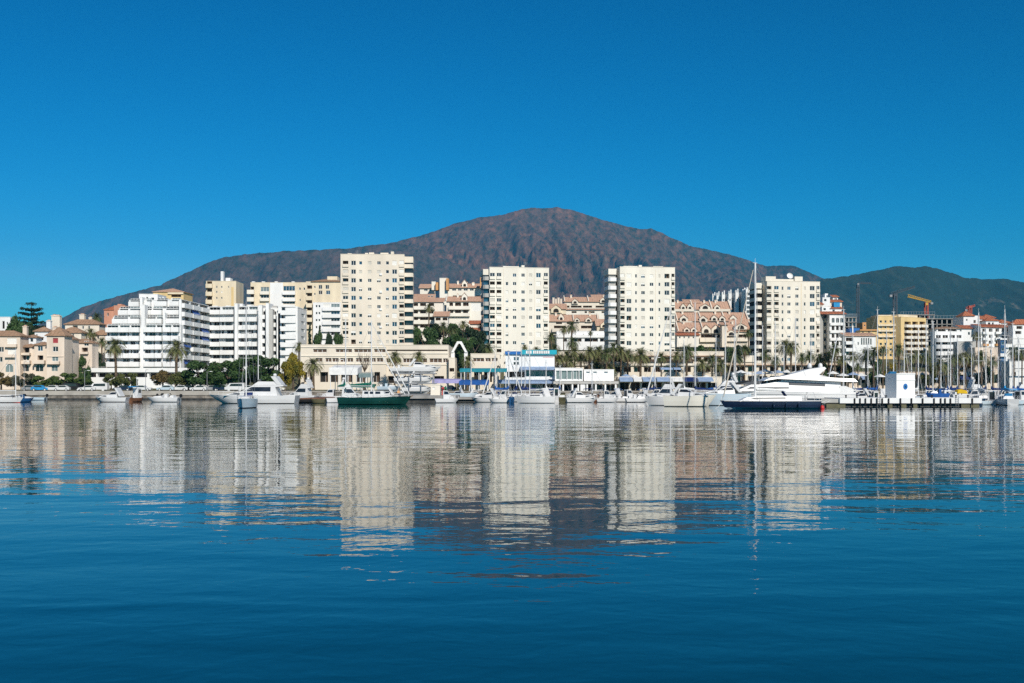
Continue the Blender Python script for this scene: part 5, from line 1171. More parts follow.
W.finish(); W.pbox('roof_terrace', 903, 922, 2, 9, 314.6, 317, SAND)
# white round-balcony building
Rn = thing('apartment_block', 'white block with wrap-around rounded balconies and brown top floor', 'apartment block', (X(948, 385), 385, gz(385) - 1), 0, RG)
W = Wing(Rn, (X(935, 388), 388), (X(962.5, 388), 388), Rn.location.z, Z(331.4, 388), 4, WHITE)
for j in range(4):
    p = 336.6 + 6.6 * j
    for a, b in ((936, 941), (942.6, 948), (949.6, 955), (956.6, 961.6)): W.pwin(a, b, p - 1.6, p + 1.6, 'g', gm=DARK)
W.finish()
for j in range(4):
    p = 338.2 + 6.6 * j; mb = MB(); u0, u1 = W.u(934.4), W.u(961.6); n_ = 6
    o = [(u0 + 1.8 - 1.8 * math.sin(R(90) * i / n_), -2 + 1.8 - 1.8 * math.cos(R(90) * i / n_)) for i in range(n_ + 1)]
    o = [(u1, -2)] + o + [(u0, -.02), (u1, -.02)]; mb.prism(o, 'z', 0, 1.35, WHITE); W.put(mb.mesh('balcony'), 0, 0, W.z(p + 4, u0), 'balcony')
W2 = Wing(Rn, (X(936.6, 392), 392), (X(960, 392), 392), Z(332, 392), Z(328, 392), 7, WHITE); W2.pwin(938, 946, 329, 331.4, 'o', gm=BROWNI); W2.pwin(948, 957, 329, 331.4, 'o', gm=BROWNI); W2.finish('penthouse_wall', cap=False)
W2.hip(0, W2.W, 0, 7, W2.z1 - W2.z0, .7, .8, TILEB)
block('retaining_wall', 'blank grey-brown wall below the red-roofed white complex', 958, 980, 372, 341.4, GREYW, 4, cat='wall', group=RG)
block('town_house', 'pale salmon wall block with flat top next to the blue tower', 975, 1002, 362, 347.4, PINKC, 6, [(990, 992, 350, 353), (980, 982, 350, 353)], cat='house', group=RG)
# white complex with red roofs
Q = thing('hillside_complex', 'white complex with red-tiled turret and stepped red roofs on the far right', 'apartment complex', (X(995, 410), 410, gz(410) - 1), 0, RG)
W = Wing(Q, (X(963.6, 418), 418), (X(978, 418), 418), Q.location.z, Z(315.6, 418), 10, WHITE); W.pwin(966, 967.6, 319, 321); W.pwin(973.6, 976, 320, 323, 'o', gm=ORANGE); W.finish(cap=False); W.hip(0, W.u(973.6), 0, 6, W.z1 - W.z0, 1.9, .5, RTILE, 'turret_roof')
W = Wing(Q, (X(961.6, 412), 412), (X(981, 412), 412), Q.location.z, Z(328, 412), 8, WHITE); W.pwin(968, 970, 332, 335); W.finish(cap=False); W.slope(-.4, W.W + .4, -.6, 5, W.z1 - W.z0, W.z1 - W.z0 + 1.3, RTILE)
W = Wing(Q, (X(981, 408), 408), (X(1012, 412), 412), Q.location.z, Z(326.6, 408), 5, WHITE)
for j in range(5):
    for a in (982.4, 989, 995.6, 1002, 1007): W.pwin(a, a + 3.6, 328.6 + 6 * j, 331.8 + 6 * j, 'o', gm=BROWNI if j % 2 else DARK)
    for a, b in ((981.6, 987.4), (994.6, 1000.6)): W.pbalcony(a, b, 331.8 + 6 * j, 333.6 + 6 * j, .9, WHITE if j != 2 else ORANGE)
W.finish(cap=False); W.slope(-.4, W.W + .4, -.6, 5, W.z1 - W.z0, W.z1 - W.z0 + 1.2, RTILE)
for pa, pb, pt, D, wd in ((977, 989, 318.6, 424, 1), (984.6, 995, 317.4, 428, 1), (992, 1001, 322, 430, 1), (999.6, 1011, 322.6, 432, 1), (986, 999, 320.4, 420, 0)):
    W = Wing(Q, (X(pa, D), D), (X(pb, D), D), Z(330, D), Z(pt, D), 7, WHITE); W.pwin(pa + 2, pa + 4.4, pt + 2, pt + 4.6, 'g'); W.pwin(pa + 6, pa + 8, pt + 2, pt + 4.6, 'g'); W.finish(cap=False); W.hip(0, W.W, 0, 7, W.z1 - W.z0, 1.4, .4, RTILE)
Q2 = thing('town_house', 'white house with brown shuttered openings and red roof at the right edge', 'house', (X(1024, 405), 405, gz(405) - 1), 0, RG)
W = Wing(Q2, (X(1013, 405), 405), (X(1046, 405), 405), Q2.location.z, Z(324, 405), 4, WHITE)
for a, t in ((1016.6, 326), (1015.4, 331), (1030, 326), (1030, 332)): W.pwin(a, a + 6, t, t + 3, 'o', gm=BROWNI)
W.finish(cap=False); W.hip(0, W.W, 0, 4, W.z1 - W.z0, 1.8, .5, RTILE)
block('town_house', 'low white house with pergola behind the far right masts', 1006, 1060, 345, 344, WHITE, 2, [(1009, 1012, 347, 350.6), (1016, 1019, 347, 350.6)], cat='house', group=RG, extra=lambda W: W.pbox('pergola', 1003, 1060, -4, -3.6, 339, 339.6, GREYW))
block('kiosk', 'white stepped kiosk block among masts at the right edge', 1009.6, 1028, 290, 361, WHITE, 5, [(1014, 1016, 372, 376, 'o', dict(gm=DARK))], cat='kiosk', extra=lambda W: (W.pbox('canopy_bar', 1008, 1030, -3, -2.7, 368.4, 369.2, GREY), W.pbox('step', 1011, 1015, .5, 2, 358.6, 361, WHITE)))
# blue lift tower
BT = thing('harbour_tower', 'slim blue and white control tower on the right quay', 'tower', (X(1003.4, 300), 300, 1.8))
W = Wing(BT, (X(1000.6, 300), 300), (X(1006, 300), 300), 1.6, Z(340, 300), 1.6, BLUEH); W.pwin(1001.6, 1004.6, 342, 345, 'g', gm=BGLASS); W.pwin(1001.6, 1004.6, 348, 351, 'g', gm=BGLASS); W.finish()
W.pbox('cap', 1000, 1006.6, -.3, 1.9, 338.4, 339.8, WHITE); W.pbox('cabin', 999.8, 1006.8, -.5, -.003, 353.4, 356.6, WHITE)
# ------------------------------------------------------------------ cranes
def crane(label, px, D, ptop, m, jm, a, b, ballast=True, lights=False, pcab=None):
    T = thing('tower_crane', label, 'crane', (X(px, D), D, gz(D) - .5), 0, 'tower cranes over the building sites'); H = Z(ptop, D) - T.location.z; mb = MB(); w_ = .8
    for sx in (-w_, w_):
        for sy in (-w_, w_): mb.tube((sx, sy, 0), (sx, sy, H), .3, m, n=4)
    k = 0; z = 0
    while z < H - 2:
        s_ = 1 if k % 2 else -1
        for y in (-w_, w_): mb.tube((-w_ * s_, y, z), (w_ * s_, y, z + 2), .08, m, n=4)
        z += 2; k += 1
    mb.build('mast', T)
    A_ = Vector((X(a[0], D) - X(px, D), 0, Z(a[1], D) - T.location.z)); B_ = Vector((X(b[0], D) - X(px, D), 0, Z(b[1], D) - T.location.z))
    j = MB(); up = Vector((0, 0, 1.5)); n_ = 14
    for y in (-.6, .6): j.tube(A_ + Vector((0, y, 0)), B_ + Vector((0, y, 0)), .2, jm, n=4)
    j.tube(A_ + up, B_ + up * .6, .13, jm, n=4)
    for i in range(n_):
        p = A_ + (B_ - A_) * i / n_; q = A_ + (B_ - A_) * (i + 1) / n_; md = (p + q) / 2 + up * .8
        for y in (-.6, .6): j.tube(p + Vector((0, y, 0)), md, .07, jm, n=4); j.tube(md, q + Vector((0, y, 0)), .07, jm, n=4)
    j.build('jib', T)
    c = MB(); c.box(-.8, .8, -1, 1, H - 1.6, H - .1, jm); c.build('cab', T)
    if ballast:
        bl = MB(); e = B_ if abs(B_.x) < abs(A_.x) else A_; bl.box(e.x - .7, e.x + .7, -.9, .9, e.z - 1, e.z + .2, GREY); bl.build('counterweight', T)
    return T
crane('red-masted crane with yellow jib angled up to the left', 926.4, 640, 302.4, CRANER, CRANEY, (907.8, 296.8), (931.4, 302.6))
crane('dark crane with long thin jib rising to the right, above the yellow apartments', 895.2, 620, 293.6, CRANED, CRANED, (890.6, 295.2), (915, 287.6))
crane('far dark slim crane with white floodlights, right of the gold-striped tower', 858, 900, 285, CRANED, CRANED, (858, 283.6), (871, 283.8), pcab=1)
crane('small red crane tip behind the red turret roof', 970, 700, 305.6, CRANER, CRANER, (965.8, 309.6), (975, 306))
for i, (px, py, D, lb) in enumerate(((862, 283.2, 3900, 'tiny white farmhouse on the hill, left of two'), (869.6, 284.4, 3880, 'tiny white farmhouse on the hill, right of two'), (701.4, 295, 3400, 'pale house far off above the orange roofs, left of a pair'), (705.8, 295.6, 3420, 'pale house far off above the orange roofs, right of a pair'))):
    pass
# ------------------------------------------------------------------ trees along the left quay
TG = 'trees along the left promenade'
def tr(label, px, top, D, wpx, m, var, group=TG, low=.22, base=None, name='broadleaf_tree'):
    wpx *= {'trees along the left promenade': 1.25, 'dark ficus trees before the hotel': 1.55}.get(group, 1); low = .1 if group == 'trees along the left promenade' else (.02 if wpx > 28 else low)
    z0 = gz(D) if base is None else base
    return broadleaf(label, m, (X(px, D), D, z0), Z(top, D) - z0, wpx * D / F, var, group, low=low, name=name)
tr('browning tree at the left edge behind the white sailing boat', 1, 370.6, 284, 15, L_BRN, 1)
tr('thin grey-green tree right of the browning tree', 15, 374, 286, 14, L_GRY, 2)
tr('grey-green bushy tree before the dark arches of the cream houses', 27, 372.6, 287, 15, L_GRY, 3, low=.1)
tr('green tree over the blue-covered car', 41, 375, 285, 16, L_GRN, 1)
tr('green tree left of the black archway', 54, 374.6, 286, 17, L_GRN, 2)
tr('bright green tree before the black archway', 67, 372.4, 285, 19, L_GRN, 3)
tr('low green tree ending the row left of the terrace block', 82, 375.6, 286, 17, L_GRN, 4)
tr('small olive tree before the terrace block, left of a slim palm', 111, 373, 285, 12, L_OLI, 1)
tr('small olive tree before the terrace block, beside the slim palm', 121, 372, 284, 13, L_OLI, 2)
tr('small rounded olive tree before the terrace block, right of the slim palm', 131.6, 372, 285, 12, L_OLI, 3)
tr('rusty olive tree under the stout palm', 162.6, 368.4, 284, 18, L_BRN, 2)
tr('olive green tree right of the rusty tree', 176.6, 370.2, 283, 17, L_OLI, 2)
tr('yellow-green tree between olive tree and dark ficus', 189, 369.4, 286, 15, L_OLI, 3)
FG = 'dark ficus trees before the hotel'
tr('big dark ficus, leftmost of the dense row', 200.6, 359.4, 282, 23, L_FIC, 1, FG, .12)
tr('big dark ficus, second of the dense row', 215.5, 359.6, 284, 23, L_FIC, 2, FG, .12)
tr('big dark ficus, third of the dense row', 229.6, 360, 282, 21, L_FIC, 3, FG, .12)
tr('tallest dark ficus behind the pale blue sailing boat mast', 247.4, 352.6, 284, 27, L_FIC, 4, FG, .1)
tr('big dark ficus, rightmost of the dense row', 265.4, 354.4, 283, 25, L_FIC, 1, FG, .1)
tr('yellowing tree beside the left end of the long cream building', 293, 349.6, 288, 22, L_YEL, 2, None, .12)
tr('lower yellow-green tree under the yellowing tree', 285.4, 361, 282, 17, L_YEL, 3, None, .08)
# upper left
tr('large dark green tree left of the norfolk pine', 19.6, 316, 344, 25, L_FIC, 2, None, .30)
tr('dark tree filling the gap under the norfolk pine', 31, 324, 346, 15, L_DRK, 3, None, .02)
norfolk_pine('tall norfolk pine with flat top rising over the cream village', (X(31.4, 378), 378, gz(378)), Z(302, 378) - gz(378))
palm('bushy palm by the salmon red house', 97, 311.6, 392, 13, 'c')
palm('palm over the tiled cream roofs, left of the hotel', 90.6, 327, 350, 14, 'a')
palm('dark palm in the shade left of the hotel', 101.6, 336.4, 345, 12, 'c')
tr('dark bushy tree beside the black archway', 84, 354.6, 318, 13, L_FIC, 1, None, .05); tr('dark tree in the gap left of the hotel', 99, 350, 338, 13, L_DRK, 2, None, .02)
palm('tall palm standing before the left wing of the hotel', 116, 336.4, 300, 22, 'a')
palm('stout palm with full round crown before the hotel corner', 176.2, 338, 300, 25, 'b')
palm('small palm by the hotel\'s right end wall', 299, 341, 330, 13, 'a')
palm('leaning palm before the left end of the long cream building', 313.6, 356.4, 292, 20, 'b')
palm('palm before the strip windows, over white racked boats on the left', 394.6, 350, 296, 17, 'a')
palm('palm before the strip windows, right of the boat racks', 418.6, 350, 296, 15, 'b')
# bare tree on the long building
T = thing('bare_tree', 'bare branching tree before the long cream building', 'tree', (X(364.5, 288), 288, gz(288))); mb = MB(); H = Z(353, 288) - gz(288); random.seed(3)
mb.path([(0, 0, -.2), (.1, 0, H * .35), (0, 0, H * .55)], [.25, .2, .16], BARK); mb.build('trunk', T); mb = MB()
for i in range(9):
    a = i * .7; e = Vector((1.6 * math.cos(a), 1.6 * math.sin(a), H * random.uniform(.8, 1))); s = Vector((0, 0, H * .5)); m_ = (s + e) / 2 + Vector((0, 0, -.4)); mb.path([s, m_, e], [.11, .08, .03], BARK, 5)
    for q in range(3): mb.tube(m_ + (e - m_) * (.3 * q), e + rnd_dir() * .9, .04, BARK, .015, 4)
mb.build('branch', T)
# trees behind the long building
PG = 'dark garden trees below the broadest tower'
for i, (px, top, wd, m, v, lb) in enumerate(((319, 330, 12, L_FIC, 1, 'dark tree between two cypresses'), (329, 329, 12, L_DRK, 2, 'dark pine right of the cypresses'), (337, 332, 12, L_FIC, 3, 'dark tree touching the left edge of the broadest tower'))): tr(lb, px, top, 345, wd * 1.3, m, v, PG, .05)
cypress('slim cypress right of the hotel end wall', (X(309.6, 345), 345, gz(345)), Z(322, 345) - gz(345), 2.6); cypress('second cypress, beside the white apartment block front', (X(319.4, 348), 348, gz(348)), Z(325, 348) - gz(348), 2.8)
CG = 'dark trees and palms below the tile-roofed complex'
for px, top, D, wd, m, v, lb in ((417, 328, 372, 14, L_FIC, 2, 'dark tree touching the right balconies of the broadest tower'), (428, 331, 368, 17, L_FIC, 3, 'dark round tree at the foot of the thin tall palm'), (441, 327, 375, 18, L_DRK, 1, 'dark pine left of the white V frame'), (455, 324, 380, 20, L_FIC, 4, 'large dark tree behind the white V frame'), (466, 328, 378, 19, L_DRK, 2, 'dark pine right of the white V frame'), (476.6, 334, 372, 16, L_DRK, 3, 'darkest tree against the blue-glazed tower edge'), (449, 338, 356, 22, L_FIC, 1, 'low dark tree behind the V frame'), (434, 341, 354, 20, L_FIC, 2, 'low dark tree above the parapet of the long building'), (470, 341, 352, 17, L_FIC, 3, 'low dark tree over the ramp building')): tr(lb, px, top - 5, D, wd * 1.55, m, v, CG, .04)
palm('thin tall palm standing clear before the tile-roofed complex', 428.6, 303, 385, 11, 'a', group=CG)
palm('palm over the dark trees, left of the V frame', 443.4, 321, 372, 13, 'c', group=CG); palm('palm over the dark trees, directly behind the V frame', 452.6, 324, 366, 13, 'd', group=CG); palm('paler palm by the orange roofs under the complex', 463, 319.6, 385, 12, 'a', group=CG); palm('dark palm against the orange roofs', 481, 322, 384, 9, 'c', group=CG)
palm('shaggy brown palm right of the V frame', 467.4, 355, 298, 14, 'a'); palm('green palm crown right beside the V frame', 474, 351.4, 312, 14, 'b'); palm('palm before the foot of the blue-edged tower', 488, 342, 335, 15, 'c')
palm('small palm crown above the teal sign, left', 525, 343.6, 330, 8, 'a'); palm('small palm crown above the teal sign, right', 535.6, 345.6, 330, 10, 'b'); palm('low palm above the blue band of the clubhouse', 508, 350, 325, 9, 'a')
# central palm row
MG = 'palms in the row along the arcade'
for px, top, D, wd, k, lb in (
    (551.6, 331, 345, 13, 'c', 'tall dark palm touching the right side of the blue-edged tower'), (555, 343, 330, 14, 'd', 'palm right above the end of the teal sign'), (559.4, 353, 305, 14, 'a', 'lower palm at the right of the teal sign'),
    (563.6, 325, 430, 10, 'a', 'palm before the orange roofs left of a pair'), (571.6, 320.4, 440, 14, 'c', 'dark spreading palm before the orange gables'), (590.4, 330, 440, 6, 'c', 'tiny palm on the white terrace below the orange gables'), (572.6, 336, 380, 15, 'c', 'palm before the white terrace openings'),
    (566, 349, 318, 15, 'b', 'palm above the glass pavilion, left'), (574.6, 345.6, 322, 15, 'a', 'palm above the glass pavilion, middle'), (581, 352, 312, 14, 'c', 'palm above the glass pavilion, right'), (572, 356.6, 300, 13, 'a', 'low palm just over the pavilion roof'),
    (588.6, 344.6, 316, 17, 'b', 'palm over the white terrace right of the pavilion'), (598, 343.6, 314, 19, 'a', 'full-crowned palm left of the ivory tower foot'), (606.4, 347, 310, 17, 'c', 'palm below the curved balcony stack'), (613.6, 341, 312, 16, 'd', 'dark tall palm in front of the ivory tower\'s left edge'), (620.6, 344.6, 308, 17, 'b', 'palm before the ivory tower, just right of the darkest palm'), (627.6, 347.6, 304, 17, 'c', 'palm before the ivory tower, second from its left edge'),
    (608.4, 361, 296, 19, 'a', 'low wide palm over the blue awnings'), (597, 359, 298, 13, 'b', 'low palm behind the colonnade roof'), (640.4, 346, 300, 22, 'a', 'large palm with wide crown before the ivory tower'), (661.4, 351, 300, 14, 'd', 'darker palm at the right foot of the ivory tower'),
    (686.6, 343, 302, 20, 'c', 'wide dark palm left of the orange-roofed steps'), (676, 350, 310, 13, 'a', 'narrow palm behind the raked furled sail'), (703, 357, 296, 16, 'b', 'palm left of twin masts before the arcade'), (720.4, 357, 296, 19, 'a', 'palm right of the tall white mast before the arcade'), (712, 353, 305, 15, 'c', 'palm behind the pair of low palms before the arcade'),
    (744.6, 343.6, 312, 14, 'c', 'palm on the left of the navy yacht\'s mast'), (748.6, 328, 385, 11, 'd', 'tall palm before the lowest orange roof'), (735, 347, 325, 20, 'd', 'low spreading palm over the cream terrace wall')): palm(lb, px, top, D if D > 350 else 289 + (D * 7) % 10, wd, k, group=MG)
for px, top, D, wd, m, v, lb in ((697, 344, 340, 22, L_FIC, 1, 'dark shrubby tree over the arcade roof, left of the tall white mast'), (712, 345, 345, 22, L_OLI, 2, 'olive tree over the arcade roof, right of the tall white mast'), (727, 346, 340, 18, L_FIC, 3, 'dark shrubby tree behind the cream terrace wall'), (743, 344, 338, 18, L_DRK, 1, 'darkest tree left of the gold-striped tower')): tr(lb, px, top, D, wd * 1.3, m, v, 'shrubby trees over the arcade', .03)
# right palms
RP = 'palms on the right-hand promenade'
for px, top, D, wd, k, lb in (
    (765, 349, 305, 14, 'c', 'palm close to the right of the navy yacht\'s mast'), (785.4, 338, 305, 19, 'a', 'left of two tall palms before the gold-striped tower'), (790.6, 340, 309, 17, 'b', 'right of two tall palms before the gold-striped tower'), (775.6, 355, 300, 13, 'd', 'short palm left of two tall palms'),
    (802, 352, 305, 13, 'c', 'palm under the gold stripe'), (809.4, 349, 308, 14, 'd', 'palm under the right part of the gold-striped tower'), (820, 352, 306, 14, 'c', 'palm in front of the shaded gap right of the gold-striped tower'), (834.6, 342.4, 318, 15, 'c', 'dark palm before the arched windows'), (829, 350, 308, 14, 'd', 'lower dark palm left of the slanting mast'), (841, 354, 304, 14, 'a', 'palm before the white block with orange eaves'), (853, 350, 304, 14, 'b', 'slim palm before the low white terrace block'),
    (866, 347, 306, 19, 'c', 'wide palm left of the yellow apartments'), (873.6, 345.4, 312, 15, 'd', 'dark palm at the left edge of the yellow apartments'), (883, 344.6, 318, 12, 'c', 'palm before the yellow wall'), (899, 342.6, 310, 16, 'c', 'dark palm in front of the yellow balconies'), (907, 352, 300, 15, 'a', 'palm behind the white pier tower'), (916, 349, 312, 14, 'b', 'palm right of the pier tower roof'), (926, 352, 312, 13, 'c', 'palm under the concrete frame'), (939.6, 356.4, 296, 19, 'a', 'palm with grey crown before the rounded white balconies'), (951.6, 353, 305, 14, 'd', 'dark palm right of the rounded balconies'), (958.6, 352, 303, 15, 'a', 'brownish palm before the blank wall, left'), (965.6, 350.4, 306, 15, 'b', 'brownish palm before the blank wall, middle'), (972, 352, 302, 16, 'a', 'brownish palm before the blank wall, right'), (981.6, 349.4, 304, 17, 'c', 'palm with arching fronds left of the blue tower'), (993, 355, 300, 14, 'd', 'dark palm close to the blue tower'), (977, 330.4, 368, 11, 'a', 'palm standing high on the terrace before white walls'), (1014, 345.6, 318, 14, 'd', 'palm between masts at the right edge'), (1022, 348, 315, 12, 'c', 'last palm at the right edge'), (946, 365, 290, 11, 'a', 'short palm by the marquee awnings'), (858, 362, 290, 10, 'c', 'short dark palm before the market front')): palm(lb, px, top, D if D > 350 else min(D, 284 + (D * 7) % 15), wd, k, group=RP)
for px, top, D, wd, m, v, lb in ((822, 360, 300, 18, L_FIC, 1, 'dark tree behind the yacht radar domes'), (848, 361, 300, 18, L_OLI, 2, 'olive tree before the market front, left'), (876, 358, 310, 16, L_FIC, 3, 'dark tree below the yellow apartments'), (892, 361, 305, 15, L_YEL, 1, 'yellowing tree below the yellow apartments'), (951, 360, 310, 20, L_FIC, 4, 'dark tree below the rounded balconies'), (968, 359, 314, 22, L_BRN, 1, 'rusty tree below the blank wall'), (986, 362, 308, 18, L_FIC, 2, 'dark tree left of the blue tower foot'), (1004, 364, 312, 18, L_DRK, 2, 'darkest tree behind the blue tower'), (929, 362, 308, 16, L_OLI, 3, 'olive tree under the concrete frame'), (1018, 352, 322, 20, L_FIC, 3, 'dark tree filling the right edge')): tr(lb, px, top, D, wd, m, v, 'trees on the right promenade', .03)
# ------------------------------------------------------------------ quays, docks
mb = MB(); mb.box(-420, X(236, 257), 255.6, 257.2, -1.5, 1.0, STONE); mb.box(-420, X(236, 257), 255.4, 257.25, 1.002, 1.95, PAVE)
for i in range(120): x = -420 + 3 * i; mb.box(x, x + 2.9, 255.45, 255.597, -.2 + .06 * math.sin(i), .9, STONE)
mb.box(-420, X(236, 257), 255.3, 255.44, -1.4, .32, DSTONE)
tag(mb.build('quay_wall'), 'pale topped stone quay wall along the left shore', 'quay wall')
mb = MB(); mb.box(X(236, 257), 420, 255.6, 257.2, -1.5, 1.75, STONE); tag(mb.build('quay_wall'), 'stone quay wall behind the moored boats, centre and right', 'quay wall')
def dock(label, pa, pb, Da, Db, h, m=CONC, pile=True, name='pontoon'):
    T = thing(name, label, 'dock', (X((pa + pb) / 2, Da), Da, 0)); x0, x1 = X(pa, Da) - T.location.x, X(pb, Da) - T.location.x
    mb = MB(); mb.box(x0, x1, 0, Db - Da, h * .55, h, m); mb.build('deck', T)
    if pile:
        mb = MB(); mb.box(x0 + .3, x1 - .3, .5, Db - Da - .3, -1, h * .55 - .004, DSTONE); mb.build('float', T)
    return T
dock('concrete dock with dark wet base beside the boat racks', 385, 456, 215, 250, 1.35); dock('low dock between the grey boat and the small motorboats', 456, 482, 222, 250, .9)
dock('short wooden jetty at the stern of the white motor yacht', 296, 327, 222, 250, .7, WOOD); dock('grey floating dock on the far right', 984, 1080, 196, 202, .95); dock('floating dock behind the central motorboats', 552, 650, 240, 244, .7); dock('floating dock behind the right-hand masts', 850, 1010, 225, 229, .8)
# the white pier with dark fenders
Dp = 176.0
P = thing('pier', 'long white pier with dark rubber fenders on the right', 'pier', (X(902, Dp), Dp, 0)); ox = P.location.x
mb = MB(); mb.box(X(840, Dp) - ox, X(982, Dp) - ox, 0, 9, .52, 1.34, WHITE); mb.build('deck', P)
mb = MB(); mb.box(X(822, Dp) - ox, X(840, Dp) - ox, .4, 9, .6, 1.2, GREYW); mb.build('landing', P)
mb = MB(); mb.box(X(824, Dp) - ox, X(981, Dp) - ox, .6, 8.6, -1, .515, DSTONE); mb.build('base', P)
mb = MB()
for a, b in ((827, 846), (888, 893), (902, 907), (914, 918), (962, 980)): mb.box(X(a, Dp) - ox, X(b, Dp) - ox, .25, .59, -.8, .42, OLIVE)
mb.build('footing', P)
for px in (854.6, 860, 865.4, 871.2, 876.8, 882.2, 888.6, 900.4, 911.4, 922.6, 934, 940.6, 945, 950.4, 972.2):
    f = MB(); x = X(px, Dp) - ox; f.prism([(x - .09, .5), (x + .09, .5), (x + .09, 1.3), (x - .09, 1.3)], 'y', -.2, -.003, BLACK); f.tube((x, -.12, .2), (x, -.12, .5), .09, BLACK); f.build('fender', P)
for px in (846, 857, 886, 921, 932, 956, 968):
    mb = MB(); mb.lathe([(.13, 0), (.1, .1), (.1, .3), (.17, .36), (.15, .44), (.02, .46)], BLACK, 8); mb.build('bollard', P, (X(px, Dp + .6) - ox, .6, 1.34))
for px in (878.6, 957):
    mb = MB()
    for sx in (-.22, .22): mb.tube((sx, -.09, .1), (sx, -.09, 1.7), .03, STEEL)
    for i in range(4): mb.tube((-.22, -.09, .3 + .3 * i), (.22, -.09, .3 + .3 * i), .02, STEEL)
    mb.build('ladder', P, (X(px, Dp) - ox, -.06, 0))
KT = thing('pier_tower', 'square white harbour tower with a blue oval emblem on its front', 'tower', (X(905.6, 178.5), 178.5, 1.34))
W = Wing(KT, (X(896.6, 178), 178), (X(915, 179), 179), 1.34, Z(373.6, 178), 2.9, WHITE); W.pwin(899, 903.6, 373.9, 375, 'g', gm=DARK); W.pwin(907.4, 912, 373.9, 375, 'g', gm=DARK); W.finish()
W.pbox('ledge', 896.4, 915.2, -.06, -.003, 379.8, 380.4, FRAME)
mb = MB(); u, z = W.u(905.4), W.z(386.6, W.u(905.4)); n_ = 24; mb.prism([(u + .39 * math.cos(6.2832 * i / n_), z + .47 * math.sin(6.2832 * i / n_)) for i in range(n_)], 'y', -.06, -.003, ROYAL); e = W.part(mb, 'emblem')
mb = MB(); mb.prism([(u - .2, z - .05), (u - .05, z - .12), (u + .05, z - .12), (u + .2, z - .05), (u + .03, z + .22)], 'y', -.075, -.063, BGLASS); mb.prism([(u - .24, z - .2), (u + .24, z - .2), (u + .18, z - .15), (u - .18, z - .15)], 'y', -.075, -.063, BGLASS)
me = mb.mesh('emblem_mark'); link('emblem_mark', me, e)
W2 = Wing(KT, (X(888.4, 180), 180), (X(896.4, 178.3), 178.3), 1.34, Z(379, 180), 2, GELB); W2.pwin(891, 894, 383, 390, 'g', gm=BGLASS); W2.finish('side_wall')  # left face of the white tower: bluish shade put into its colour
mb = MB(); zt = W.z1 - W.z0
for uu in (.2, W.W - .2): mb.tube((uu, .3, zt), (uu, .3, zt + .5), .03, STEEL)
mb.tube((.1, .3, zt + .5), (W.W - .1, .3, zt + .5), .035, STEEL); mb.tube((W.W * .5, 1, zt), (W.W * .5, 1, zt + 3.2), .035, STEEL); W.part(mb, 'roof_rail')
mb = MB(); mb.prism([(-1.1, zt - .2), (-.2, zt + .35), (.15, zt + .3), (-.9, zt - .45)], 'y', .4, 1.6, COVS); W2.part(mb, 'canopy')
# red mooring buoy
B_ = thing('mooring_buoy', 'round red mooring buoy at the stern of the navy yacht', 'buoy', (X(822.4, 161), 161, 0)); mb = MB(); mb.lathe([(.02, -.3), (.2, -.22), (.3, .05), (.27, .3), (.12, .48), (.02, .5)], RED, 14); mb.build('float', B_, smooth=True); mb = MB(); mb.tube((0, 0, .48), (0, 0, .72), .04, STEEL); mb.build('eye', B_)
# ------------------------------------------------------------------ left boats
sailboat('white sailing boat with red stripe at the left edge', 2, 214, 7.6, 8, Z(350, 214), cover=None, mx=.32, boot=RED)
motorboat('small blue-hulled motorboat at the left, bow away', 24, 221, 4.4, 60, 'open', BLUEH, boot=BLUEH); motorboat('grey inflatable dinghy with black outboard by the left quay', 37, 246, 3.6, 185, 'dinghy', GELB, out=True, fb=.55)
motorboat('white cabin motorboat, leftmost before the quay wall', 111.6, 221, 6.6, 176, 'sport', GEL, boot=NAVY); motorboat('brown fishing boat with blue canopy and wheelhouse', 136, 224, 5.0, 75, 'wheelhouse', WOOD, cov=COVS, boot=WOOD)
motorboat('low white speedboat with black outboard', 163, 221, 6.4, 178, 'open', GEL, out=True); motorboat('white runabout with dark windscreen behind the low speedboat', 170, 240, 4.6, 10, 'open', GEL, out=True, cov=None)
motorboat('large white motor yacht with bow to the left before the dark ficus trees', 253, 206, 16.2, 180, 'fly', GEL, boot=GEL, fb=1.35)
sailboat('pale blue sailing boat seen bow-on', 246.6, 168, 9.2, -86, Z(305.6, 168), GELB, None, mx=.05, boot=NAVY, fb=1.25)
sailboat('white sailing boat with bare mast behind the white motor yacht', 262, 236, 10, 175, Z(312.4, 236), GEL, None)
motorboat('small olive workboat with tyre fenders', 318, 207, 3.0, 172, 'dinghy', OLIVE, fb=.7); motorboat('white dinghy close to the stern of the green ketch', 334, 214, 3.2, 20, 'dinghy', GEL, fb=.8); motorboat('dark work skiff tied at the wooden jetty', 305, 214, 4.4, 5, 'dinghy', BLACK, fb=.6)
motorboat('white motorboat with tall windscreen moored behind the jetty', 300, 250, 8, 165, 'fly', GEL)
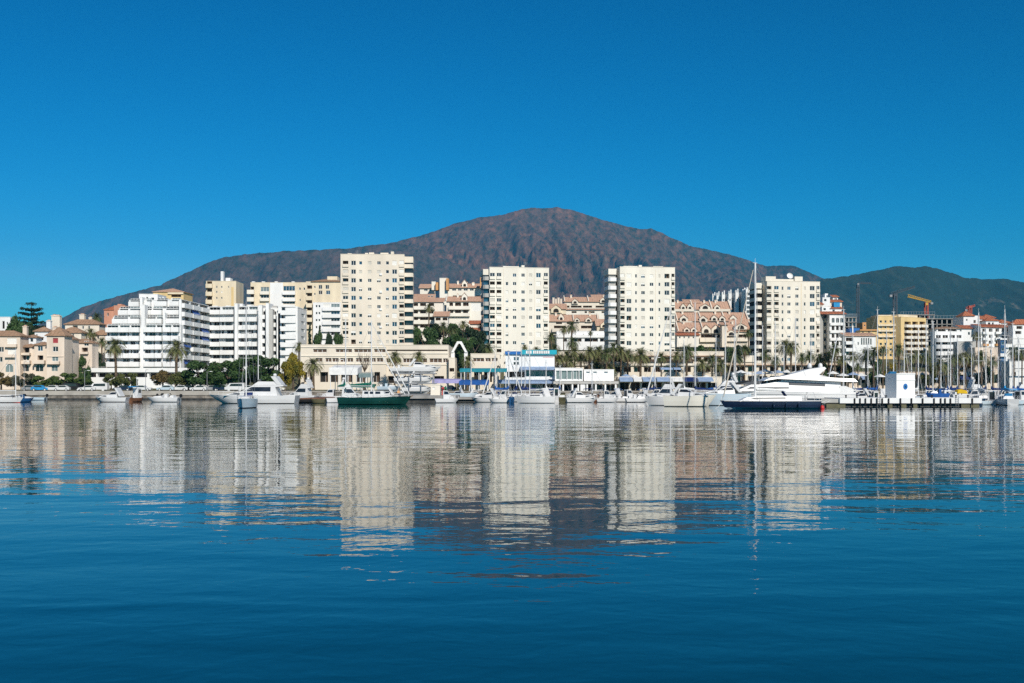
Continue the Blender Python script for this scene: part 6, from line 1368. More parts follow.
# green ketch
DK = 195; Lk = 74 * DK / F
KC = thing('ketch', 'dark green two-masted ketch with white deckhouse', 'sailboat', (X(374.6, DK), DK, 0)); dz = hull(KC, Lk, 3.6, 1.15, GREENH, rake=1.0, sheer=.42, stern=.6, boot=GREENH, bulwark=.18)
xa = lambda px: X(px, DK) - KC.location.x
cabin(KC, [(xa(362.6), dz(0)), (xa(392), dz(0)), (xa(391), dz(0) + .55), (xa(385), dz(0) + .7), (xa(384), dz(0) + 1.25), (xa(363.4), dz(0) + 1.3)], 1.15, 1.0, GEL, 'deckhouse', [[(xa(365), dz(0) + .75), (xa(369), dz(0) + .75), (xa(369), dz(0) + 1.15), (xa(365), dz(0) + 1.15)], [(xa(370.6), dz(0) + .75), (xa(374), dz(0) + .75), (xa(374), dz(0) + 1.15), (xa(370.6), dz(0) + 1.15)], [(xa(376), dz(0) + .75), (xa(381), dz(0) + .75), (xa(381), dz(0) + 1.15), (xa(376), dz(0) + 1.15)]])
cabin(KC, [(xa(345), dz(-2)), (xa(358), dz(-2)), (xa(357), dz(-2) + .5), (xa(346), dz(-2) + .5)], .9, .8, GEL, 'coachroof'); bimini(KC, xa(341), xa(362), dz(0) + .3, dz(0) + 1.75, 1.3, SAILW)
mast(KC, xa(345.6), dz(-4), Z(320, DK), .11); o = mast(KC, xa(371.4), dz(0) + 1.2, Z(321, DK), .11); boom(KC, xa(371), dz(0) + 2.1, 3.6, COVG); boom(KC, xa(345.2), dz(0) + 1.9, 1.4, COVG)
for k, oy in ((0, 0), (1, .0)): furled(KC, (xa(410.6) - k * .75, oy, dz(Lk / 2 - .5) + .1), (xa(371.4) - k * .1, oy, Z(323 + 14 * k, DK)), SAILW, .10)
mb = MB(); mb.tube((xa(410.6), 0, dz(Lk / 2)), (xa(412.8), 0, dz(Lk / 2) + .25), .08, TEAK); mb.build('bowsprit', KC); rig(KC, xa(371.4), dz(0), Z(322, DK), Lk * .49, -Lk * .45, 1.6, dz); railing(KC, [(Lk * s, 1.6 * w_, dz(Lk * s) + .1) for s, w_ in ((-.46, .6), (-.2, .95), (.1, 1), (.3, .8), (.46, .2))], .6)
# boats stored on racks
RK = thing('boat_rack', 'dark steel boat rack with three levels in the boatyard', 'boat rack', (X(412, 254), 254, 1.7)); mb = MB()
for px in (398, 409, 421, 433):
    for y in (0, 3.4): mb.tube((X(px, 254) - RK.location.x, y, -.2), (X(px, 254) - RK.location.x, y, Z(371, 254) - 1.7), .10, GREY)
mb.build('post', RK)
for py in (373.6, 383.6):
    mb = MB(); z = Z(py, 254) - 1.7
    for y in (0, 3.4): mb.tube((X(396, 254) - RK.location.x, y, z), (X(436, 254) - RK.location.x, y, z), .1, GREY)
    mb.build('beam', RK)
SGp = 'motorboats stored in the boatyard racks'
for px, py, L, lb, kd in ((401.6, 373.2, 5.2, 'covered white motorboat on the top rack, left', 'open'), (422, 373.2, 8.8, 'covered white motorboat on the top rack, right', 'sport'), (405, 383.2, 5.0, 'white motorboat on the middle rack, left', 'open'), (420.4, 383.2, 6.4, 'white motorboat on the middle rack, right', 'sport'), (418, 393.2, 7.0, 'white motorboat on chocks below the racks, right', 'sport'), (389, 391.6, 5.4, 'pale blue motorboat on chocks below the racks, left', 'open')):
    motorboat(lb, px, 255.7, L, 0, kd, GEL if 'blue' not in lb else GELB, group=SGp, z=Z(py, 255.7) + .35, B=2.5)
block('fuel_booth', 'small cream booth standing on the dock edge', 430.6, 440, 219, 384.6, CREAM2, 2.6, [(432.4, 435, 387, 390, 's')], cat='booth', base=1.45)
for px, m_, lb in ((443, RED, 'red fuel pump beside the cream booth'), (445.6, GRNP, 'green fuel pump beside the cream booth')):
    T = thing('fuel_pump', lb, 'fuel pump', (X(px, 219), 219, 1.35)); mb = MB(); mb.prism([(-.24, 0), (.24, 0), (.22, 1.5), (-.22, 1.5)], 'y', -.2, .2, m_); mb.build('cabinet', T); mb = MB(); mb.box(-.16, .16, -.225, -.203, .9, 1.3, DARK); mb.build('screen', T); mb = MB(); mb.path([(.26, 0, 1.2), (.42, 0, .7), (.3, 0, .3)], [.03] * 3, BLACK, 5); mb.build('hose', T)
motorboat('grey workboat on the low dock', 463, 232, 6.2, 4, 'dinghy', GELB, z=.75, fb=.8)
motorboat('white catamaran-style motorboat with dark windscreen', 486, 219, 6.0, 172, 'sport', GEL, boot=GEL); motorboat('white motorboat with blue cover, left of the sailing yacht', 503, 216, 4.4, 170, 'cabin', GEL, cov=None); motorboat('short blue-hulled boat at the stern of the sailing yacht', 511.6, 211, 2.2, 90, 'dinghy', BLUEH, fb=1.0)
# canopies of the boatyard
def canopy(label, pa, pb, D, py0, py1, m, dep=6, legs=4, name='canopy'):
    T = thing(name, label, 'canopy', (X((pa + pb) / 2, D), D, 1.7)); x0, x1 = X(pa, D) - T.location.x, X(pb, D) - T.location.x; zt, zb_ = Z(py0, D) - 1.7, Z(py1, D) - 1.7
    mb = MB(); mb.prism([(0, zb_), (dep, zb_ + (zt - zb_) * .3), (dep, zt), (0, zb_ + (zt - zb_) * .55)], 'x', x0, x1, m); mb.box(x0, x1, -.04, -.003, zb_ - .2, zb_ + (zt - zb_) * .7, m); mb.build('roof', T)
    for i in range(legs):
        x = x0 + .3 + (x1 - x0 - .6) * i / (legs - 1); mb = MB(); mb.tube((x, .3, 0), (x, .3, zb_), .09, ALU); mb.tube((x, dep - .3, 0), (x, dep - .3, zb_ + .3), .09, ALU); mb.build('leg', T)
    return T
canopy('bright blue canvas canopy in the boatyard', 459, 488.6, 258, 379.6, 384, COVB); canopy('teal awning on posts under the ramp wall', 459.6, 507, 272, 367.8, 371.2, mat('teal_canvas', (.02, .24, .30), .8, .12, 1.2, .2), legs=6); canopy('lilac and white shelter roof behind the cream booth', 432, 461, 262, 378.6, 382.4, LILAC, legs=3)
canopy('large white marquee before the long cream building', 329, 357.6, 275, 364.6, 374, SAILW, 8, 4); canopy('dark green awning behind the ketch', 349, 374.6, 262, 384, 386.6, COVG, 3, 3); canopy('pale blue glass shelter left of the racks', 358.6, 372.6, 266, 371.8, 376.6, PGLASS, 4, 3)
# central sailing yachts
sailboat('white sailing yacht with long white hull before the clubhouse', 535, 208, 7.6, 176, Z(346, 208), GEL, None, mx=.13, fb=1.15); sailboat('sailing boat just behind the long white yacht', 524.6, 222, 7.6, 170, Z(349, 222), GEL, COVN)
sailboat('sailing boat with white furled jib left of the clubhouse', 505.6, 232, 8, 20, Z(352.6, 232), GEL, COVB, jib=SAILW); sailboat('sailing boat with leaning mast rake beside the ramp', 498, 236, 7.6, 160, Z(354, 236), GEL, COVB, jib=SAILW); sailboat('grey-hulled sailing boat between jetty boats and the long white yacht', 516, 230, 7.4, 80, Z(352, 230), GELB, COVN)
sailboat('sailing boat with navy sail cover behind the glass pavilion\'s left end', 528, 238, 7.6, 185, Z(356, 238), GEL, COVN)
motorboat('white boat with boxy white wheelhouse at the clubhouse corner', 556, 226, 4.2, 95, 'cabin', GEL, fb=1.1); motorboat('small olive motorboat before the colonnade', 563, 220, 3.4, 80, 'open', OLIVE, fb=.9, boot=OLIVE)
motorboat('white sports boat with raked windscreen before the colonnade', 582, 216, 6.2, 4, 'sport', GEL); motorboat('white cabin boat with navy canopy before the colonnade end', 607.6, 218, 4.4, 0, 'cabin', GEL, cov=COVN); motorboat('brown open boat tucked left of the navy canopied boat', 598, 224, 3.6, 30, 'open', WOOD)
motorboat('dark-striped runabout with blue cover under the awnings, left', 622, 222, 4.6, 0, 'open', GEL, boot=BLACK, cov=COVB); motorboat('dark-striped runabout with yellow buoy deck under the awnings, right', 637, 219, 4.6, 5, 'open', GEL, boot=NAVY); motorboat('navy covered small boat left of the wide-beamed white hulls', 645.6, 225, 4.2, 8, 'open', GEL, cov=COVB)
# right-centre
sailboat('white sailing boat with raked furled jib and bow to the left', 668, 186, 7.6, 172, Z(306, 186), GEL, None, jib=SAILW, mx=-.05, fb=1.35, boot=GELB); motorboat('cream motor yacht with dark side window, bow to the right', 690, 178, 8.2, -14, 'sport', GELC, fb=1.55, boot=GELC)
sailboat('white sailing yacht with the thick mast left of the navy yacht', 699, 212, 9, 174, Z(303, 212), GEL, COVN); motorboat('grey-white motor yacht between cream yacht and navy yacht', 722, 186, 9, 178, 'sport', GELB, fb=1.8)
sailboat('sailing boat, left of twin thin masts behind the large motor yacht', 728.6, 232, 8.4, 175, Z(322, 232), GEL, COVB); sailboat('sailing boat, right of twin thin masts behind the large motor yacht', 732.6, 240, 8.4, 5, Z(320, 240), GEL, COVN); sailboat('sailing boat with thin dark-based mast behind the large motor yacht', 737.4, 236, 8, 170, Z(328, 236), GELB, COVB)
# large white motor yacht
DY = 188; Ly = 134 * DY / F
MY = thing('motor_yacht', 'large white motor yacht with sweeping flybridge and two radar domes', 'motor yacht', (X(785, DY), DY, 0), R(180)); dz = hull(MY, Ly, 5.0, 2.05, GEL, rake=2.6, sheer=.35, stern=.92, fine=2.6); q = dz(0); ym = lambda px: -(X(px, DY) - MY.location.x)
zz = lambda py: Z(py, DY)
cabin(MY, [(ym(836), q), (ym(724), dz(ym(724))), (ym(736), zz(390)), (ym(750), zz(384)), (ym(768), zz(379.6)), (ym(776), zz(377.6)), (ym(838), zz(381))], 2.2, 1.6, GEL, 'cabin', [[(ym(735), zz(384.6)), (ym(757), zz(384.4)), (ym(764), zz(380.4)), (ym(750), zz(381.2))], [(ym(758.6), zz(383.6)), (ym(764), zz(383.4)), (ym(764), zz(380.8)), (ym(759.4), zz(381))], [(ym(765.4), zz(383)), (ym(779), zz(380.8)), (ym(778), zz(379.2)), (ym(765.6), zz(380.6))], [(ym(786), zz(385)), (ym(822), zz(386.4)), (ym(822), zz(383.4)), (ym(786), zz(382.2))], [(ym(744), zz(388.6)), (ym(786), zz(388.4)), (ym(786), zz(387)), (ym(748), zz(387))]], GLASS)
cabin(MY, [(ym(853), zz(382)), (ym(774), zz(378.8)), (ym(760), zz(381)), (ym(768), zz(377.4)), (ym(800), zz(376.4)), (ym(850), zz(378.8))], 2.75, 2.45, GEL, 'flybridge_deck')
cabin(MY, [(ym(826), zz(376.8)), (ym(776), zz(377)), (ym(792), zz(373.4)), (ym(806), zz(369.4)), (ym(822), zz(367)), (ym(823.6), zz(368.6)), (ym(816), zz(375))], 1.9, 1.6, GEL, 'radar_arch')
for px in (809.6, 820.4):
    mb = MB(); mb.lathe([(.02, 0), (.34, .04), (.38, .3), (.33, .62), (.18, .82), (.02, .86)], GEL, 14, (ym(px), 0)); mb.lathe([(.1, -.3), (.1, .0)], GEL, 8, (ym(px), 0)); mb.build('radar_dome', MY, (0, 0, zz(368.2)), smooth=True)
windscreen(MY, ym(790), zz(375.6), 1.5, .5, -.9, GLASS); railing(MY, [(ym(p), w_, dz(ym(p))) for p, w_ in ((800, 2.25), (770, 2.25), (745, 1.9), (728, 1.1), (719.6, .2))], .8)
mb = MB(); mb.box(ym(852), ym(842), -2.0, 2.0, .3, .6, GEL); mb.build('swim_platform', MY); mb = MB(); mb.prism([(ym(842), zz(386)), (ym(850), zz(389)), (ym(850), zz(397)), (ym(836), zz(397)), (ym(836), zz(386))], 'y', -2.1, 2.1, GEL); mb.build('stern_wing', MY)
mb = MB()
for px in (752, 762, 774, 788): mb.box(ym(px) - .45, ym(px) + .45, -2.42, -2.36, 1.15, 1.4, GLASS)
mb.build('porthole', MY)
for zq in (1.75, 1.15):
    mb = MB()
    for sg in (-1, 1):
        pv = None
        for a in range(20):
            x = -Ly / 2 + Ly * .93 * a / 19; s = (x + Ly / 2) / Ly; b = 2.5 * (1 - max(0, (s - .42) / .58) ** 2.6) * (.92 + .08 * min(1, s / .42)) * (.985 if zq > 1.5 else .965); p = (x, sg * (b + .02), zq + .35 * max(0, s - .4))
            if pv: mb.tube(pv, p, .045, GREY, n=4)
            pv = p
    mb.build('rub_rail', MY)
mb = MB(); mb.prism([(ym(730), zz(384.6)), (ym(746), zz(380.4)), (ym(747), zz(381)), (ym(733), zz(385.2))], 'y', -1.6, 1.6, BLACK); mb.build('windscreen', MY)
motorboat('white flybridge yacht tucked behind the large motor yacht\'s bow', 720, 205, 9.6, 176, 'fly', GEL, fb=1.5)
# navy sailing yacht
DN = 163; Ln = 99 * DN / F
NY = thing('sailing_yacht', 'large navy blue sailing yacht with the tallest white mast', 'sailboat', (X(769.4, DN), DN, 0), R(180)); dz = hull(NY, Ln, 3.9, 1.06, NAVY, rake=.8, sheer=.12, stern=.78, boot=GELB, deck=TEAK, fine=2.0, bh=.17); yn = lambda px: -(X(px, DN) - NY.location.x); zn = lambda py: Z(py, DN)
mb = MB()
for sg in (-1, 1):
    for a in range(24):
        s0 = -Ln / 2 + Ln * .96 * a / 24; s1 = -Ln / 2 + Ln * .96 * (a + 1) / 24
        def hb(x):
            s = (x + Ln / 2) / Ln; return 3.9 / 2 * (1 - max(0, (s - .42) / .58) ** 2.0) * (.78 + .22 * min(1, s / .42) ** .7)
        mb.poly([(s0, sg * (hb(s0) + .02), dz(s0) + .0), (s1, sg * (hb(s1) + .02), dz(s1) + .0), (s1, sg * (hb(s1) + .02), dz(s1) + .11), (s0, sg * (hb(s0) + .02), dz(s0) + .11)], GEL)
mb.build('toe_rail', NY)
cabin(NY, [(yn(800), dz(-3)), (yn(738), dz(2)), (yn(745), zn(397.4)), (yn(756), zn(396.4)), (yn(786), zn(396)), (yn(800), zn(396.8))], 1.15, .95, GEL, 'coachroof', [[(yn(784), zn(398.6)), (yn(750), zn(398.8)), (yn(752), zn(397.6)), (yn(784), zn(397.2))]])
windscreen(NY, yn(786), zn(396.2), .9, .75, -.55, COVN); mb = MB(); mb.tube((yn(806), -.5, dz(-4)), (yn(806), -.5, dz(-4) + .8), .05, STEEL); n_ = 16
for i in range(n_): a0, a1 = 6.2832 * i / n_, 6.2832 * (i + 1) / n_; mb.tube((yn(807), .45 * math.cos(a0), dz(-4) + .85 + .45 * math.sin(a0)), (yn(807), .45 * math.cos(a1), dz(-4) + .85 + .45 * math.sin(a1)), .025, STEEL, n=4)
mb.build('steering_wheel', NY); mast(NY, yn(755.2), zn(397), zn(263), .17); boom(NY, yn(755.6), zn(391.5), 4.3, SAILW); furled(NY, (yn(722.6), 0, dz(Ln * .47)), (yn(754), 0, zn(266)), mat('tan_sailcloth', (.62, .55, .44), .8, .07, 1.0, .2), .10); rig(NY, yn(755.2), dz(0), zn(264), Ln * .48, -Ln * .48, 1.8, dz)
railing(NY, [(yn(p), w_, dz(yn(p)) + .1) for p, w_ in ((817, 1.3), (800, 1.75), (780, 1.85), (760, 1.85), (742, 1.4), (730, .7), (721.6, .1))], .65)
mb = MB()
for a, b in (((yn(817), 1.3, .95), (yn(829), .6, 1.1)), ((yn(817), -1.3, .95), (yn(830), -1.8, 1.1)), ((yn(722), 0, 1.1), (yn(714), .6, -.1))): mb.path([a, tuple((p + q) / 2 - (.25 if i == 2 else 0) for i, (p, q) in enumerate(zip(a, b))), b], [.03] * 3, SAILW, 5)
mb.build('mooring_line', NY)
for px in (770.6, 783, 795.4): fender(NY, yn(px), 1.9 + .12, .1)
# ------------------------------------------------------------------ sailing boats behind the pier on the right: (mast x, mast top row, distance, length, heading, hull, cover)
SB = [(775.4, 322, 228, 8, 172, GEL, None, 'sailing boat with mast between the two tall palms and the navy yacht mast'), (795.6, 318, 222, 8.6, 5, GEL, SAILW, 'sailing boat with mast before the gold stripe'), (811, 336, 236, 7.6, 175, GELB, COVN, 'sailing boat with mast above the left radar dome'), (843.8, 309.6, 205, 9, 178, GEL, None, 'sailing boat with bright mast beside the white terrace block'), (877.6, 310, 210, 9, 3, GEL, COVB, 'sailing boat with mast at the left edge of the yellow apartments'), (893.8, 312, 205, 9, 176, GEL, COVN, 'sailing boat with mast before the yellow windows'), (905.4, 340, 192, 7.4, 90, GEL, None, 'small sailing boat with mast rising over the pier tower'), (918.4, 328, 208, 8, 0, GEL, SAILW, 'sailing boat with mast right of the pier tower'), (926.2, 324, 214, 8.2, 178, GEL, COVN, 'sailing boat with mast before the yellow balconies\' right end'), (933, 321.6, 196, 8.6, 182, GEL, None, 'sailing boat with bright mast left of the rounded balconies'), (948.4, 350, 226, 7, 10, GEL, COVB, 'smaller sailing boat with short mast before the rounded balconies'), (950.8, 331, 204, 8, 175, GELB, COVN, 'sailing boat with mast in the middle of the rounded balconies'), (964, 358, 220, 7, 4, GEL, None, 'small sailing boat with mast before the rusty tree'), (980.4, 312, 199, 9, 86, GEL, SAILW, 'sailing boat with mast in front of the red turret complex'), (991.4, 336, 216, 8, 178, GEL, COVN, 'sailing boat with slim mast left of the blue tower'), (998.4, 357, 224, 7, 8, GEL, None, 'small sailing boat whose short white mast stands under the blue tower'), (1006.8, 309, 190, 9.4, 80, GEL, COVS, 'sailing boat with the tallest mast of the right edge'), (1013, 324, 206, 8.4, 176, GEL, COVB, 'sailing boat with mast right of the tallest right-edge mast'), (1018.6, 337, 212, 8, 2, GEL, COVN, 'sailing boat with mast at the far right edge')]
for px, top, D, L, hd, hm, cv, lb in SB:
    off = .08 * L * math.cos(R(hd)) * F / D
    sailboat(lb, px - off, D, L, hd, Z(top, D), hm, cv, group='sailing boats moored behind the white pier', mx=.08)
# one with a slanting mast (lowered crane boom look)
T = sailboat('sailing boat with mast lowered at a slant behind the yacht stern', 827, 218, 7, 178, 3.4, GEL, COVN, mx=0, detail=False); mb = MB(); mb.tube((X(825.6, 218) - X(827, 218), 0, 1.6), (X(837, 218) - X(827, 218), 0, Z(338, 218)), .1, ALU); o = link('lowered_mast', mb.mesh('lowered_mast'), T, Matrix.Rotation(R(-178), 4, 'Z'))
MBG = 'small boats behind the white pier'
for px, D, L, hd, kd, hm, cv, lb in ((838, 196, 6.5, 175, 'cabin', GEL, None, 'white cabin boat at the stern of the large motor yacht'), (858, 190, 6.4, 170, 'sport', GEL, None, 'white sports boat behind the left end of the pier'), (874.6, 178, 3.6, 100, 'cabin', WOOD, None, 'small brown wooden boat behind the pier fenders'), (868, 206, 7, 4, 'cabin', GEL, COVN, 'white cabin boat behind the brown wooden boat'), (885, 186, 5.4, 80, 'sport', GEL, None, 'white boat left beside the pier tower'), (920, 180, 4.4, 60, 'open', GELB, None, 'pale boat right beside the pier tower'), (944, 184, 5.0, 175, 'cabin', GEL, COVB, 'white cabin boat beyond the pier with blue canopy'), (955, 177, 4, 8, 'open', GELB, None, 'pale blue launch behind the pier under the yellow-covered boat'), (993, 190, 5.4, 60, 'cabin', GEL, None, 'white fishing boat with cabin at the grey floating dock'), (1009, 194, 5, 100, 'sport', GEL, COVS, 'white boat with sky blue canopy at the grey floating dock'), (1021, 192, 5.6, 30, 'cabin', GEL, None, 'white boat at the right edge beyond the grey dock'), (1012, 188, 3.6, 178, 'dinghy', GELB, None, 'pale dinghy floating before the grey dock'), (987, 188, 2.6, 10, 'dinghy', GELB, None, 'little grey tender at the end of the white pier')):
    motorboat(lb, px, D + (14 if D < 187 else 4), L, hd, kd, hm, cov=cv, group=MBG)
motorboat('blue-covered long dinghy behind the pier, right of the pier tower', 937, 188, 3.8, 176, 'open', COVB, group=MBG, z=.9, fb=1.0); T = motorboat('white boat under a bright yellow cover behind the pier', 961, 190, 3.4, 4, 'open', GEL, group=MBG, z=.9, fb=.8)
mb = MB(); mb.prism([(-.9, 1.05), (.9, 1.0), (.75, 1.5), (-.2, 1.75), (-.8, 1.5)], 'y', -.55, .55, COVY); link('boat_cover', mb.mesh('boat_cover'), T)
# more moored boats filling the middle basin
for px, D, L, hd, kd, cv, lb in ((655, 236, 6, 178, 'cabin', COVB, 'white cabin boat with blue canopy under the arcade awnings'), (676, 240, 7, 172, 'sport', None, 'white sports boat moored close under the arcade'), (742, 228, 8, 4, 'fly', None, 'white flybridge boat far behind the navy yacht mast'), (760, 236, 7, 176, 'cabin', None, 'white cabin boat in front of the bar terrace, left'), (782, 240, 7.4, 178, 'fly', None, 'white flybridge boat in front of the bar terrace, right'), (804, 232, 7, 10, 'sport', None, 'white sports boat half hidden by the yacht flybridge'), (470, 240, 4.6, 175, 'open', None, 'little white open boat behind the grey workboat'), (455, 248, 6.4, 178, 'sport', None, 'white motorboat on shore behind the fuel pumps'), (352, 236, 7, 4, 'fly', None, 'white motorboat hidden by the green ketch\'s stern'), (384, 244, 6.6, 178, 'sport', None, 'white motorboat behind the bow of the green ketch'), (493, 246, 5, 10, 'open', None, 'white open boat under the pale blue awning'), (548, 244, 5.4, 175, 'sport', None, 'white sports boat at the foot of the clubhouse'), (330, 248, 6.2, 172, 'cabin', None, 'white cabin boat close by the marquee')):
    motorboat(lb, px, D, L, hd, kd, GEL, cov=cv, group='motor boats moored in the middle basin')
# ------------------------------------------------------------------ cars
cp = [(40.5, 281, COVS, 0, 'bright blue covered car under the green tree'), (51.6, 281, GEL, 0, 'white car right of the blue-covered car'), (62, 281, GEL, 0, 'white car left of the dark van, under the bright green tree'), (73, 282, BLACK, 1, 'dark van before the black archway'), (87.5, 281, GEL, 0, 'white car at the left end of the terrace block'), (98.6, 282, GEL, 1, 'white van before the terrace block'), (123, 281, NAVY, 0, 'navy car under the small olive trees'), (143, 281, GEL, 0, 'white car behind the fishing boat\'s wheelhouse'), (166, 280, GELB, 0, 'silver car under the rusty tree'), (180, 281, GEL, 0, 'white car under the olive tree'), (190, 281, BLACK, 0, 'black car left of the ficus trees'), (199, 280, GEL, 0, 'white car under the first ficus'), (212, 281, GREY, 0, 'grey car under the second ficus'), (235, 279, GEL, 1, 'white van under the ficus trees'), (249, 280, GEL, 0, 'white car behind the pale blue sailing boat'), (222, 281, NAVY, 0, 'navy car under the third ficus'), (276, 279, GELC, 0, 'cream car behind the stern of the white motor yacht'), (437, 284, GREY, 0, 'grey car before the long cream building'), (448, 284, NAVY, 0, 'navy car before the long cream building'), (31, 283, GREY, 0, 'grey car left of the blue-covered car')]
pc = car_proto(cp[0][4], GEL, (X(40.5, 281), 281, 1.76), 0); pv = None; first = True
for px, D, m, van, lb in cp:
    if van:
        if pv is None: pv = car_proto(lb, m, (X(px, D), D, 1.76), R(3), True); vm = m
        else: dup(pv, (X(px, D), D, 1.76), R(180), lb, swap={vm: m})
    elif first:
        for c in kids(pc):
            if c.name.startswith('body'): c.data.materials[0] = COVS
        first = False
    else: dup(pc, (X(px, D), D, 1.76), R(random.choice((0, 180)) + random.uniform(-3, 3)), lb, swap={COVS: m})
# ------------------------------------------------------------------ lamps, parasols, people
def lamp(label, px, D, pt):
    T = thing('street_lamp', label, 'street lamp', (X(px, D), D, gz(D)), 0, 'street lamps along the promenade'); H = Z(pt, D) - gz(D); mb = MB(); mb.tube((0, 0, 0), (0, 0, H), .09, GREY, .05); mb.tube((0, 0, H), (.9, 0, H + .15), .05, GREY, .04); mb.build('pole', T); mb = MB(); mb.box(.7, 1.3, -.14, .14, H + .08, H + .2, FRAME); mb.build('lamp_head', T)
for px, pt, lb in ((24, 362, 'thin lamp post before the cream arches'), (84.6, 371, 'lamp post at the left end of the terrace block'), (145.6, 370, 'lamp post before the terrace block near the fishing boat'), (207, 372, 'lamp post among the ficus trees'), (337.6, 360, 'lamp post before the white marquee'), (655, 358, 'lamp post over the arcade awnings'), (752.6, 352, 'lamp post by the bar balustrade'), (868, 350, 'lamp post before the market front')): lamp(lb, px, 278, pt)
def parasol(label, px, D, pt, m, zb_=1.8):
    T = thing('parasol', label, 'parasol', (X(px, D), D, zb_), 0, 'parasols on the bar terrace'); H = Z(pt, D) - zb_; mb = MB(); mb.tube((0, 0, 0), (0, 0, H), .04, ALU); mb.build('pole', T); mb = MB(); mb.lathe([(1.6, H - .75), (1.5, H - .62), (.05, H)], m, 8); mb.build('canopy', T)
for i, (px, pt, m, nm) in enumerate(((765, 369, SAILW, 'white'), (771.6, 371, SAILW, 'white'), (778, 370, COVP, 'pale blue'), (787, 369.6, SAILW, 'white'), (795, 371, SAILW, 'white'), (833, 371, SAILW, 'white'), (853, 372, COVP, 'pale blue'), (861, 373, SAILW, 'white'), (626, 374, COVP, 'pale blue'), (634, 374.6, SAILW, 'white'))):
    where = ['first left of the short palm', 'close under the short palm', 'just left of two tall palms', 'under the two tall palms', 'right of the two tall palms', 'behind the slanting mast', 'before the market front palms', 'left of the brown wooden boat', 'on the terrace by the ivory tower palms', 'right beside the pale blue terrace one'][i]
    parasol(f'{nm} parasol, {where}', px, 288, pt, m)

# ------------------------------------------------------------------ further boats and masts crowding the basin
more = [(430, 'open', 236, 4.4, 172, None, 'white open boat moored between the booth and the racks'), (447, 'cabin', 212, 4.6, 8, None, 'white cabin boat tied outside the fuel pumps'), (478, 'sport', 236, 5.6, 4, None, 'white sports boat under the right end of the bright blue canopy'), (499, 'open', 212, 4.0, 178, COVB, 'blue-hooded open boat nosing out before the teal awning'), (541, 'sport', 226, 5.4, 140, None, 'white sports boat angled behind the long white yacht'), (549, 'open', 230, 4.4, 40, COVN, 'navy-hooded boat angled beside the boxy wheelhouse boat'), (573, 'cabin', 232, 5, 150, None, 'white cabin boat angled behind the olive motorboat'), (591, 'open', 234, 4.6, 35, COVN, 'navy-hooded boat angled behind the white sports boat'), (613, 'sport', 236, 5, 145, None, 'white sports boat angled under the last colonnade pillar'), (629, 'cabin', 236, 5.2, 28, None, 'white cabin boat angled under the pale blue terrace parasol'), (640, 'sport', 238, 5, 155, None, 'white sports boat angled under the navy awning'), (662, 'fly', 228, 7.6, 170, None, 'white flybridge boat behind the bow of the raked-jib boat'), (708, 'sport', 222, 7, 174, None, 'white sports boat behind the grey-white motor yacht'), (848, 'sport', 214, 6, 178, None, 'white sports boat between the yacht stern and the pier'), (865, 'cabin', 222, 6, 10, COVB, 'blue-hooded cabin boat far behind the left part of the pier'), (899, 'fly', 226, 7.4, 172, None, 'white flybridge boat far behind the pier tower'), (913, 'sport', 212, 6.4, 4, None, 'white sports boat peeping out right behind the pier tower'), (930, 'cabin', 224, 6.4, 176, None, 'white cabin boat behind the blue-covered long dinghy'), (950, 'sport', 218, 6, 2, COVN, 'navy-hooded sports boat behind the yellow cover'), (972, 'cabin', 206, 6, 178, None, 'white cabin boat right of the yellow-covered boat'), (981, 'fly', 222, 7, 5, None, 'white flybridge boat behind the end of the pier'), (1003, 'cabin', 210, 6, 172, COVS, 'sky-blue-hooded cabin boat below the blue tower'), (1017, 'fly', 218, 7, 176, None, 'white flybridge boat below the stepped kiosk')]
for px, kd, D, L, hd, cv, lb in more: motorboat(lb, px, D, L, hd, kd, GEL, cov=cv, group='motor boats crowding the basin')
msts = [(471, 362, 240, 6.4, 'sailing boat with a low mast under the bright blue canopy'), (509, 356, 240, 7, 'sailing boat with mast against the blue window strip'), (546, 360, 242, 6.6, 'sailing boat with short mast before the white clubhouse wall'), (560, 366, 240, 6, 'little sailing boat with mast before the pavilion glass'), (592, 364, 242, 6, 'little sailing boat with mast before the colonnade terrace'), (655, 352, 240, 7, 'sailing boat with mast before the right foot of the ivory tower'), (684, 340, 238, 7.4, 'sailing boat with mast left of the thick bare mast'), (716, 336, 236, 7.4, 'sailing boat with mast left of the twin thin masts'), (762.6, 326, 240, 8, 'sailing boat with mast closest to the right of the navy yacht mast'), (784, 346, 238, 7, 'sailing boat with low mast between the tall palm trunks'), (853, 336, 236, 7.4, 'sailing boat with mast before the white terrace block balconies'), (868, 344, 232, 7, 'sailing boat with low mast left of the yellow apartments'), (886.6, 330, 236, 7.4, 'sailing boat with mast over the yellow wall windows'), (911.4, 336, 234, 7.2, 'sailing boat with mast closest to the right of the pier tower pole'), (941, 342, 230, 7.2, 'sailing boat with mast left of the short-masted boat'), (957.6, 338, 234, 7.4, 'sailing boat with mast on the right of the rounded balconies'), (971.6, 346, 230, 7, 'sailing boat with mast over the blank grey-brown wall'), (986, 330, 236, 7.4, 'sailing boat with mast before the salmon wall block')]
for i, (px, top, D, L, lb) in enumerate(msts): sailboat(lb, px - .08 * L * F / D * (1 if i % 2 else -1), D, L, 0 if i % 2 else 180, Z(top, D), GEL, [None, COVN, SAILW, COVB][i % 4], group='smaller sailing boats deep in the basin')
